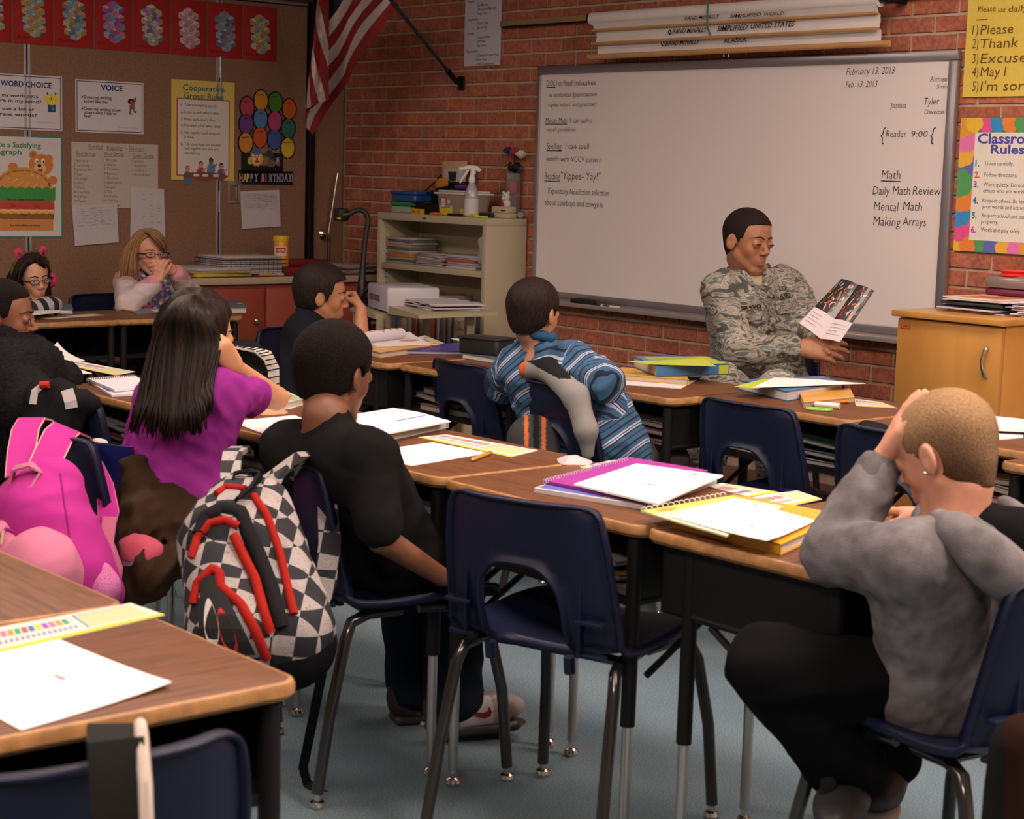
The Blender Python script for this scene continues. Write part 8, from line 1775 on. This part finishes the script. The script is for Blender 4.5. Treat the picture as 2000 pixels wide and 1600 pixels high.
# --- child in the furry jacket
r = .80; H = .205
J = dict(shR=P_(20, 728, 4.74), shL=P_(60, 715, 4.98), hpR=P_(-20, 900, 4.75), hpL=P_(30, 900, 4.9), nek=P_(5, 690, 4.86), elR=P_(62, 800, 4.64), wrR=P_(110, 790, 4.80), elL=P_(90, 760, 5.05), wrL=P_(130, 740, 5.15))
t, o, R, W, s = child('child in a fluffy black jacket in profile at the left edge', P_(2, 620, 4.86), DIR(93, .02), H, J, r, (.20, .075, .035), (.28, .09, .06), [((J['wrR'], P_(60, 760, 4.9)-J['wrR'], UPV), dict(S=.75, side=1))], None, neck=.05); t.location = t.location
sh = short_hair(o, R, H, .03, front=(.10, .58, .52), nape=.25, side_y=.02, fuzz=.003); sobj('hair', sh, .004, [hairmat('afro_hair')], t, (.009, .006, .005)); face_parts(t, W, R, H, .1, closed=.35)
fu = shirt_sd(J, r, .045, 1.0, .7); fu.cone(J['nek']-UPV*.0, J['nek']+UPV*.03, .085, .075, .03);
def fz(P, d): return d+.006*(np.sin(P[:, 0]*230+3*np.sin(P[:, 1]*90))*np.sin(P[:, 1]*210+2*np.sin(P[:, 2]*110))*np.sin(P[:, 2]*220)).astype(F32)
fu.post += [wrinkle(.008, 20, 3), fz]; sobj('fluffy_jacket', fu, .0065, [hairmat('fluff', .95, (180, 180, 180), .4, 1.7, bump=1.)], t, (.009, .009, .010))
print('sdf tris', TRI[0])
# ---------------------------------------------------------------- bags, jackets and straps on the chairs
# pink backpack hung on the chair at the left
PKD, PKL = (.48, .032, .27), (.60, .19, .31)
canvas = mat('canvas', rough=.85, bump=.3, bscale=600, spec=.15)
t = thing('pink_backpack', 'pink backpack hanging by its straps from a navy chair back', 'backpack', G(90, 1170, .3)); pinkbag = t; o0 = np.array(t.location)
bd = SD(); A = lambda x, y, d: P_(x, y, d)
bd.cone(A(112, 935, 3.74), A(85, 1000, 3.72), .045, .085, .04).cone(A(85, 1000, 3.72), A(110, 1120, 3.70), .085, .105, .05).cone(A(40, 980, 3.78), A(40, 1120, 3.74), .055, .09, .05).cone(A(150, 1060, 3.74), A(185, 1160, 3.74), .05, .06, .05); bd.post.append(wrinkle(.005, 22, 71)); sobj('main_bag', bd, .006, [canvas], t, PKD)
pk = SD(); pk.ell(A(80, 1125, 3.62), (.085, .085, .10), None, .03).ell(A(10, 1085, 3.66), (.05, .05, .075), None, .02); pk.post.append(wrinkle(.003, 30, 72)); sobj('front_pocket', pk, .006, [canvas], t, PKL)
def strap(t, name, pts, w_, wd, c, th=.006, edge=None, m=None):
 o0 = np.array(t.location); mb = MB(); P = [Vector(p-o0) for p in pts]; mb.ribbon(P, wd, w_, th, c)
 if edge: mb.ribbon([p-Vector(_fw)*.0 for p in P], wd, [q*1.1 for q in w_] if hasattr(w_, '__len__') else w_*1.1, th*.5, edge)
 return mb.build(name, [m or canvas], t, 60)
ED = (.72, .42, .32)
strap(t, 'shoulder_strap', [A(38, 930, 3.74), A(42, 880, 3.80), A(50, 838, 3.88), A(62, 818, 3.95), A(78, 822, 4.02), A(85, 835, 4.05)], .055, tuple(_r2), PKD, edge=ED)
strap(t, 'shoulder_strap', [A(78, 930, 3.74), A(95, 890, 3.78), A(115, 850, 3.85), A(130, 836, 3.90), A(152, 846, 3.98), A(160, 862, 4.02)], .060, tuple(_r2+_u2*-.4), PKD, edge=ED)
strap(t, 'handle_loop', [A(18, 960, 3.70), A(28, 915, 3.68), A(60, 908, 3.67), A(82, 925, 3.68), A(60, 950, 3.66), A(25, 975, 3.66)], .028, tuple(_fw+_u2*.3), PKL)
strap(t, 'lower_strap', [A(192, 905, 3.90), A(205, 950, 3.86), A(212, 1000, 3.82), A(205, 1060, 3.80), A(218, 1110, 3.78)], [.018, .035, .042, .028, .026], tuple(_r2), PKD, edge=PKL)
strap(t, 'lower_strap', [A(215, 1010, 3.81), A(208, 1060, 3.79), A(226, 1110, 3.77), A(222, 1150, 3.77)], .030, tuple(_r2), PKL)
mp_s = SD(); mp_s.cone(A(165, 1110, 3.69), A(190, 1150, 3.70), .045, .05, .02); sobj('mesh_pocket', mp_s, .006, [mat('mesh_net', (.60, .16, .38), rough=.8, noise=.5, nscale=420)], t);
# blue binder standing between the pink backpack chair and the girl
t = thing('blue_binder', 'dark blue binder standing upright behind the girl in purple', 'binder', G(222, 1030, .30)); o0 = np.array(t.location)
Q = [A(188, 866, 4.02), A(256, 874, 3.98), A(250, 1075, 4.0), A(190, 1075, 4.04)]; mb = MB(); dz = _fw*.035
vs = [Vector(q-o0) for q in Q]+[Vector(q+dz-o0) for q in Q]; mb.add(vs, [(0, 1, 2, 3), (7, 6, 5, 4)]+[(i, 4+i, 4+(i+1) % 4, (i+1) % 4) for i in range(4)], (.012, .014, .13)); mb.build('cover', [plast()], t, 0)
MB().ell(Vector(A(196, 862, 4.03)-o0), (.03, .012, .006), 8, (.6, .52, .5)).build('paper_edge', [paper()], t)
# brown quilted jacket with pink lining on the girl's chair
t = thing('brown_jacket', 'brown quilted jacket with pink and white lining bunched beside the girl in purple', 'jacket', G(310, 1150, .25)); o0 = np.array(t.location)
jk_ = SD(); BRN = (.040, .022, .012)
for a, b, ra, rb in (((262, 915, 3.98), (285, 1010, 3.93), .030, .055), ((285, 1010, 3.93), (360, 1040, 3.90), .060, .055), ((330, 985, 3.96), (385, 1060, 3.90), .055, .045), ((280, 1010, 3.90), (245, 1150, 3.86), .045, .045), ((250, 1150, 3.86), (290, 1130, 3.84), .04, .045), ((380, 1060, 3.90), (365, 1110, 3.88), .04, .03), ((300, 1100, 3.83), (320, 1085, 3.84), .035, .03)): jk_.cone(A(*a), A(*b), ra, rb, .03)
jk_.post += [wrinkle(.012, 22, 81), wrinkle(.005, 60, 82)]; sobj('quilted_shell', jk_, .006, [clothmat('quilt', .7)], t, BRN)
ln = SD(); ln.cone(A(262, 1060, 3.87), A(296, 1082, 3.83), .032, .028, .03).cone(A(262, 1085, 3.85), A(292, 1112, 3.83), .03, .026, .03); ln.post.append(wrinkle(.006, 30, 83))
def lc_(v, c): m = (v-A3(A(268, 1098, 3.82)))@_u2.astype(F32) < 0; c = c.copy(); c[m] = (.60, .48, .46); return c
sobj('lining', ln, .005, [clothmat('lining_cloth')], t, (.52, .09, .14), lc_)
# checked backpack with red piping on the black t-shirt boy's chair
m, nt, p = nodes('checked_print'); MATS['checked_print'] = m; N, K = nt.nodes, nt.links
tc = N.new('ShaderNodeTexCoord'); mp = N.new('ShaderNodeMapping'); mp.inputs['Rotation'].default_value = (0, 0, 0); K.new(tc.outputs['Object'], mp.inputs[0])
va = N.new('ShaderNodeVectorRotate'); va.rotation_type = 'EULER_XYZ'; K.new(mp.outputs[0], va.inputs[0]); va.inputs['Rotation'].default_value = (.0, -.22, -.87)
ck = N.new('ShaderNodeTexChecker'); ck.inputs['Scale'].default_value = 25; ck.inputs['Color1'].default_value = (.36, .32, .31, 1); ck.inputs['Color2'].default_value = (.008, .008, .014, 1); K.new(va.outputs[0], ck.inputs[0])
vo = N.new('ShaderNodeTexNoise'); vo.inputs['Scale'].default_value = 38; vo.inputs['Distortion'].default_value = 2.5; K.new(tc.outputs['Object'], vo.inputs[0]); mr = N.new('ShaderNodeMapRange'); sb = N.new('ShaderNodeMath'); sb.operation = 'SUBTRACT'; sb.inputs[1].default_value = .5; K.new(vo.outputs[0], sb.inputs[0]); ab = N.new('ShaderNodeMath'); ab.operation = 'ABSOLUTE'; K.new(sb.outputs[0], ab.inputs[0])
mr.inputs[1].default_value = .0; mr.inputs[2].default_value = .02; mr.inputs[3].default_value = .45; mr.inputs[4].default_value = 1; K.new(ab.outputs[0], mr.inputs[0])
mx = N.new('ShaderNodeMix'); mx.data_type = 'RGBA'; mx.blend_type = 'MULTIPLY'; mx.inputs[0].default_value = 1; K.new(ck.outputs[0], mx.inputs[6]); K.new(mr.outputs[0], mx.inputs[7]); K.new(mx.outputs[2], p.inputs['Base Color']); p.inputs['Roughness'].default_value = .8
chk = m; t = thing('checked_backpack', 'black and white checked backpack with red piping hanging on a navy chair', 'backpack', G(500, 1300, .2)); o0 = np.array(t.location)
RDP = (.33, .014, .009); bg = SD()
bg.cone(A(462, 975, 3.50), A(452, 1060, 3.44), .050, .085, .04).cone(A(452, 1060, 3.44), A(482, 1220, 3.40), .095, .115, .05).cone(A(520, 980, 3.46), A(570, 1230, 3.36), .045, .085, .05); bg.post.append(wrinkle(.003, 24, 91)); sobj('main_bag', bg, .0055, [chk], t)
bt = SD(); bt.cone(A(500, 1270, 3.40), A(590, 1250, 3.36), .085, .065, .04); bt.ell(A(560, 1275, 3.38), (.09, .08, .07), None, .03); sobj('base_panel', bt, .006, [clothmat('nylon')], t, (.008, .008, .010))
fp = SD(); fp.cone(A(415, 1110, 3.36), A(440, 1230, 3.31), .055, .075, .04).cone(A(450, 1090, 3.38), A(490, 1230, 3.30), .05, .06, .04); sobj('front_pocket', fp, .0055, [chk], t)
def pipe(sd, name, px, r_, c, off=.0):
 P = onsurf(sd, [q[0] for q in px], [q[1] for q in px], off); dd = (P-CAM)@_fw; md = np.median(dd); bad = np.abs(dd-md) > .1; P[bad] = CAM+(P[bad]-CAM)*(md/dd[bad])[:, None]
 MB().tube([Vector(q-o0) for q in P], r_, 8, c).build(name, [canvas], t, 60)
al = SD(); al.p = bg.p+fp.p; al.post = []
def dn(P, n=5):
 o_ = []
 for a, b in zip(P[:-1], P[1:]): o_ += [(a[0]+(b[0]-a[0])*k/n, a[1]+(b[1]-a[1])*k/n) for k in range(n)]
 return o_+[P[-1]]
pipe(al, 'red_piping', dn([(422, 965), (440, 952), (480, 955)]), .0075, RDP); pipe(al, 'red_piping', dn([(494, 968), (520, 1005), (545, 1075), (560, 1140), (574, 1200)]), .0085, RDP)
pipe(al, 'red_piping', dn([(374, 1090), (385, 1050), (410, 1022), (440, 1016), (466, 1028)]), .0085, RDP); pipe(al, 'red_piping', dn([(456, 1045), (475, 1085), (498, 1130), (514, 1190), (528, 1235)]), .0095, RDP)
pipe(al, 'black_trim', dn([(390, 1045), (405, 1010), (435, 995), (470, 1002), (480, 1030), (505, 1085), (530, 1150), (548, 1225)]), .016, (.010, .010, .012), -.006)
pipe(al, 'red_piping', dn([(378, 1180), (385, 1140), (415, 1110), (428, 1120), (430, 1145), (470, 1180), (500, 1235), (520, 1285)]), .010, RDP)
decal(al, t, 'black_patch', [(392, 1125), (425, 1125), (500, 1280), (385, 1280)], lambda mb: (mb.disc(.30, .42, .17, .30, .001, (.55, .50, .47), 20), mb.disc(.62, .30, .16, .30, .0012, (.45, .02, .015), 20), mb.line([(.25, .40), (.30, .2)], .02, .0016, (.03, .03, .03)), mb.line([(.33, .42), (.38, .2)], .02, .0016, (.03, .03, .03))), .008, (.010, .010, .011))
strap(t, 'shoulder_strap', [A(452, 960, 3.52), A(450, 915, 3.56), A(455, 885, 3.62), A(470, 876, 3.68), A(478, 890, 3.72)], .040, tuple(_r2), (.3, .3, .3), .010, m=chk)
strap(t, 'shoulder_strap', [A(505, 975, 3.48), A(530, 935, 3.50), A(560, 905, 3.54), A(585, 905, 3.60), A(600, 925, 3.66)], .066, tuple(_r2*.8+_u2*.6), (.3, .3, .3), .012, m=chk)
strap(t, 'shoulder_strap', [A(628, 935, 3.62), A(640, 990, 3.60), A(645, 1060, 3.58), A(635, 1140, 3.56), A(626, 1185, 3.55)], [.02, .04, .045, .045, .03], tuple(_r2), (.3, .3, .3), .012, m=chk)
BKC = (.010, .010, .012)
strap(t, 'handle_loop', [A(452, 960, 3.46), A(458, 925, 3.47), A(488, 918, 3.48), A(510, 930, 3.45), A(486, 955, 3.40), A(462, 975, 3.38)], .020, tuple(_fw), BKC)
strap(t, 'webbing', [A(622, 1180, 3.56), A(630, 1240, 3.58), A(628, 1320, 3.62), A(608, 1420, 3.68), A(592, 1500, 3.72), A(600, 1530, 3.74), A(638, 1555, 3.72)], .020, tuple(_r2), BKC, .003)
tb, ob_ = t, o0; t = pinkbag; o0 = np.array(t.location)
pipe(pk, 'zip', dn([(42, 1040), (58, 1018), (82, 1012), (104, 1030), (118, 1062), (124, 1100)]), .0035, (.30, .02, .20), .001); pipe(pk, 'zip', dn([(0, 1050), (12, 1032), (26, 1040)]), .0035, (.30, .02, .20), .001)
for x_, y_ in ((52, 1020), (6, 1036)): pipe(pk, 'zip_pull', [(x_, y_), (x_-2, y_+14), (x_-4, y_+28)], .0035, (.50, .38, .26), .006)
pipe(bd, 'seam', dn([(118, 925), (125, 980), (135, 1040), (140, 1100)]), .002, (.30, .02, .16), .0005)
# black jacket over the chair at the left
t = thing('grey_trim_jacket', 'black jacket with grey trim draped over a navy chair back', 'jacket', G(130, 900, .5)); s_ = SD()
for a, b, ra, rb in (((72, 765, 4.50), (120, 772, 4.50), .028, .034), ((120, 772, 4.50), (180, 790, 4.42), .034, .022), ((80, 790, 4.50), (90, 850, 4.50), .045, .055), ((140, 800, 4.45), (120, 850, 4.45), .050, .055)): s_.cone(A(*a), A(*b), ra, rb, .03)
s_.post.append(wrinkle(.006, 26, 95)); sobj('shell', s_, .006, [clothmat('nylon')], t, (.012, .012, .014))
o0 = np.array(t.location)
for q, w__ in ([[(64, 790), (68, 765), (85, 752)], .018], [[(131, 762), (138, 785), (140, 798)], .030]):
 P = onsurf(s_, [x for x, y in q], [y for x, y in q], .003); MB().ribbon([Vector(p-o0) for p in P], tuple(_r2), w__, .004, (.42, .38, .38)).build('grey_trim', [canvas], t, 0)
MB().tube([Vector(A(78, 752, 4.46)-o0), Vector(A(96, 752, 4.46)-o0)], .009, 8, (.5, .03, .02)).build('red_tab', [canvas], t)
# zebra bag between the purple girl and the polo boy
t = thing('zebra_bag', 'small black and white line patterned bag on a chair behind the purple shirt girl', 'bag', G(490, 900, .4)); o0 = np.array(t.location)
s_ = SD(); s_.cone(A(480, 700, 5.0), A(500, 760, 5.0), .055, .07, .02); sobj('bag_body', s_, .006, [clothmat('nylon')], t, (.012, .012, .014))
mb = MB(); P = [A(445, 676, 4.95), A(470, 680, 4.93), (A(500, 684, 4.92)), A(522, 695, 4.93), A(534, 720, 4.95), A(534, 760, 4.97)]; mb.ribbon([Vector(p-o0) for p in P], tuple(_fw*.8+_r2), .035, .004, (.62, .58, .52))
for k in range(14):
 u = k/13*4.8; i = int(u); p = P[i]*(1-(u-i))+P[min(i+1, 5)]*(u-i)-_fw*.012; mb.tube([Vector(p-_r2*.02-_u2*.004-o0), Vector(p+_r2*.02+_u2*.004-o0)], .0018, 5, (.02, .02, .02))
mb.build('zebra_trim', [canvas], t)
# grey backpack behind the striped shirt boy
t = thing('grey_backpack', 'grey and black backpack with orange trim between the striped boy and his chair', 'backpack', G(1120, 900, .35)); o0 = np.array(t.location); s_ = SD()
for a, b, ra, rb in (((1030, 722, 5.18), (1070, 722, 5.12), .026, .034), ((1070, 722, 5.12), (1125, 775, 5.02), .032, .036), ((1125, 775, 5.02), (1145, 840, 5.0), .036, .032), ((1145, 840, 5.0), (1148, 885, 5.02), .030, .018)): s_.cone(A(*a), A(*b), ra, rb, .02)
s_.cone(A(1040, 860, 5.14), A(1050, 900, 5.12), .075, .07, .02)
def gc(v, c):
 X = 1000+FPX*((v-CAM)@_r2)/((v-CAM)@_fw); Y = 800-FPX*((v-CAM)@_u2)/((v-CAM)@_fw); c = c.copy(); c[:] = (.26, .25, .24); c[(Y < 740-.0*X) & (X < 1115) & (Y < 712+.55*(X-1040))] = (.012, .012, .013); c[(X < 1026) & (Y < 760)] = (.60, .13, .03); lo = (Y > 800) & (X < 1110); c[lo] = (.05, .05, .055); s1 = lo & ((np.abs(X-1028) < 4) | (np.abs(X-1062) < 4)); c[s1] = (.6, .16, .05); c[lo & (np.abs(X-1047) < 6)] = (.01, .01, .01); return c
sobj('bag_body', s_, .004, [canvas], t, (.3, .3, .3), gc)
# straps on the chair in the lower left corner
t = thing('black_strap', 'wide black strap with white piping over the chair back in the lower left corner', 'strap', G(240, 1560, .5));
AA = lambda x, y, d=1.73: P_(x, y, d)
strap(t, 'strap_band', [AA(222, 1418, 1.90), AA(222, 1424, 1.82), AA(226, 1450, 1.725), AA(232, 1530, 1.71), AA(238, 1640, 1.71)], .055, tuple(_r2), (.013, .013, .012))
o0 = np.array(t.location); MB().tube([Vector(q-o0) for q in (AA(274, 1414, 1.86), AA(276, 1434, 1.74), AA(284, 1530, 1.705), AA(288, 1640, 1.70))], .0068, 10, (.55, .46, .40)).build('white_piping', [canvas], t)
# ---
t = thing('dark_brown_jacket', 'dark brown jacket over the chair in the lower right corner', 'jacket', G(1990, 1620, .2)); s_ = SD(); s_.cone(P_(2010, 1470, 2.3), P_(2020, 1640, 2.3), .05, .07, .03).cone(P_(1975, 1500, 2.35), P_(1965, 1640, 2.35), .022, .03, .01); s_.post.append(wrinkle(.003, 20, 99))
def bc2(v, c): X = 1000+FPX*((v-CAM)@_r2)/((v-CAM)@_fw); c = c.copy(); c[X > 1962] = (.018, .008, .005); return c
sobj('shell', s_, .006, [clothmat('nylon')], t, (.009, .009, .010), bc2)
t = thing('black_cloth', 'black cloth over the top of the far chair left of the shaved head', 'cloth', G(1700, 850, .6)); s_ = SD(); s_.cone(P_(1692, 838, 4.62), P_(1722, 845, 4.60), .024, .024, .01).cone(P_(1700, 850, 4.58), P_(1715, 900, 4.58), .03, .035, .02); sobj('cloth', s_, .006, [clothmat('nylon')], t, (.016, .016, .018))
t = thing('grey_cloth_bag', 'crumpled light grey cloth at the right of the upper bookshelf board', 'cloth', (1.43, -.15, .90)); s_ = SD()
s_.cone((1.40, -.19, .905), (1.385, -.19, .975), .020, .016, .01).cone((1.385, -.19, .975), (1.42, -.18, 1.01), .016, .018, .01).cone((1.42, -.18, 1.01), (1.45, -.15, .96), .018, .022, .01).cone((1.40, -.19, .90), (1.45, -.18, .93), .028, .026, .02); s_.post.append(wrinkle(.004, 45, 5)); sobj('cloth', s_, .005, [clothmat('lining_cloth')], t, (.40, .37, .38))
print('objects', len(bpy.data.objects))
for o in bpy.data.objects:
 if o.type == 'MESH' and o.parent and o.name.split('.')[0] in ('lettering', 'handwriting', 'print', 'drawing', 'stickers', 'slot_row', 'worn_lettering'): o['kind'] = 'stuff'
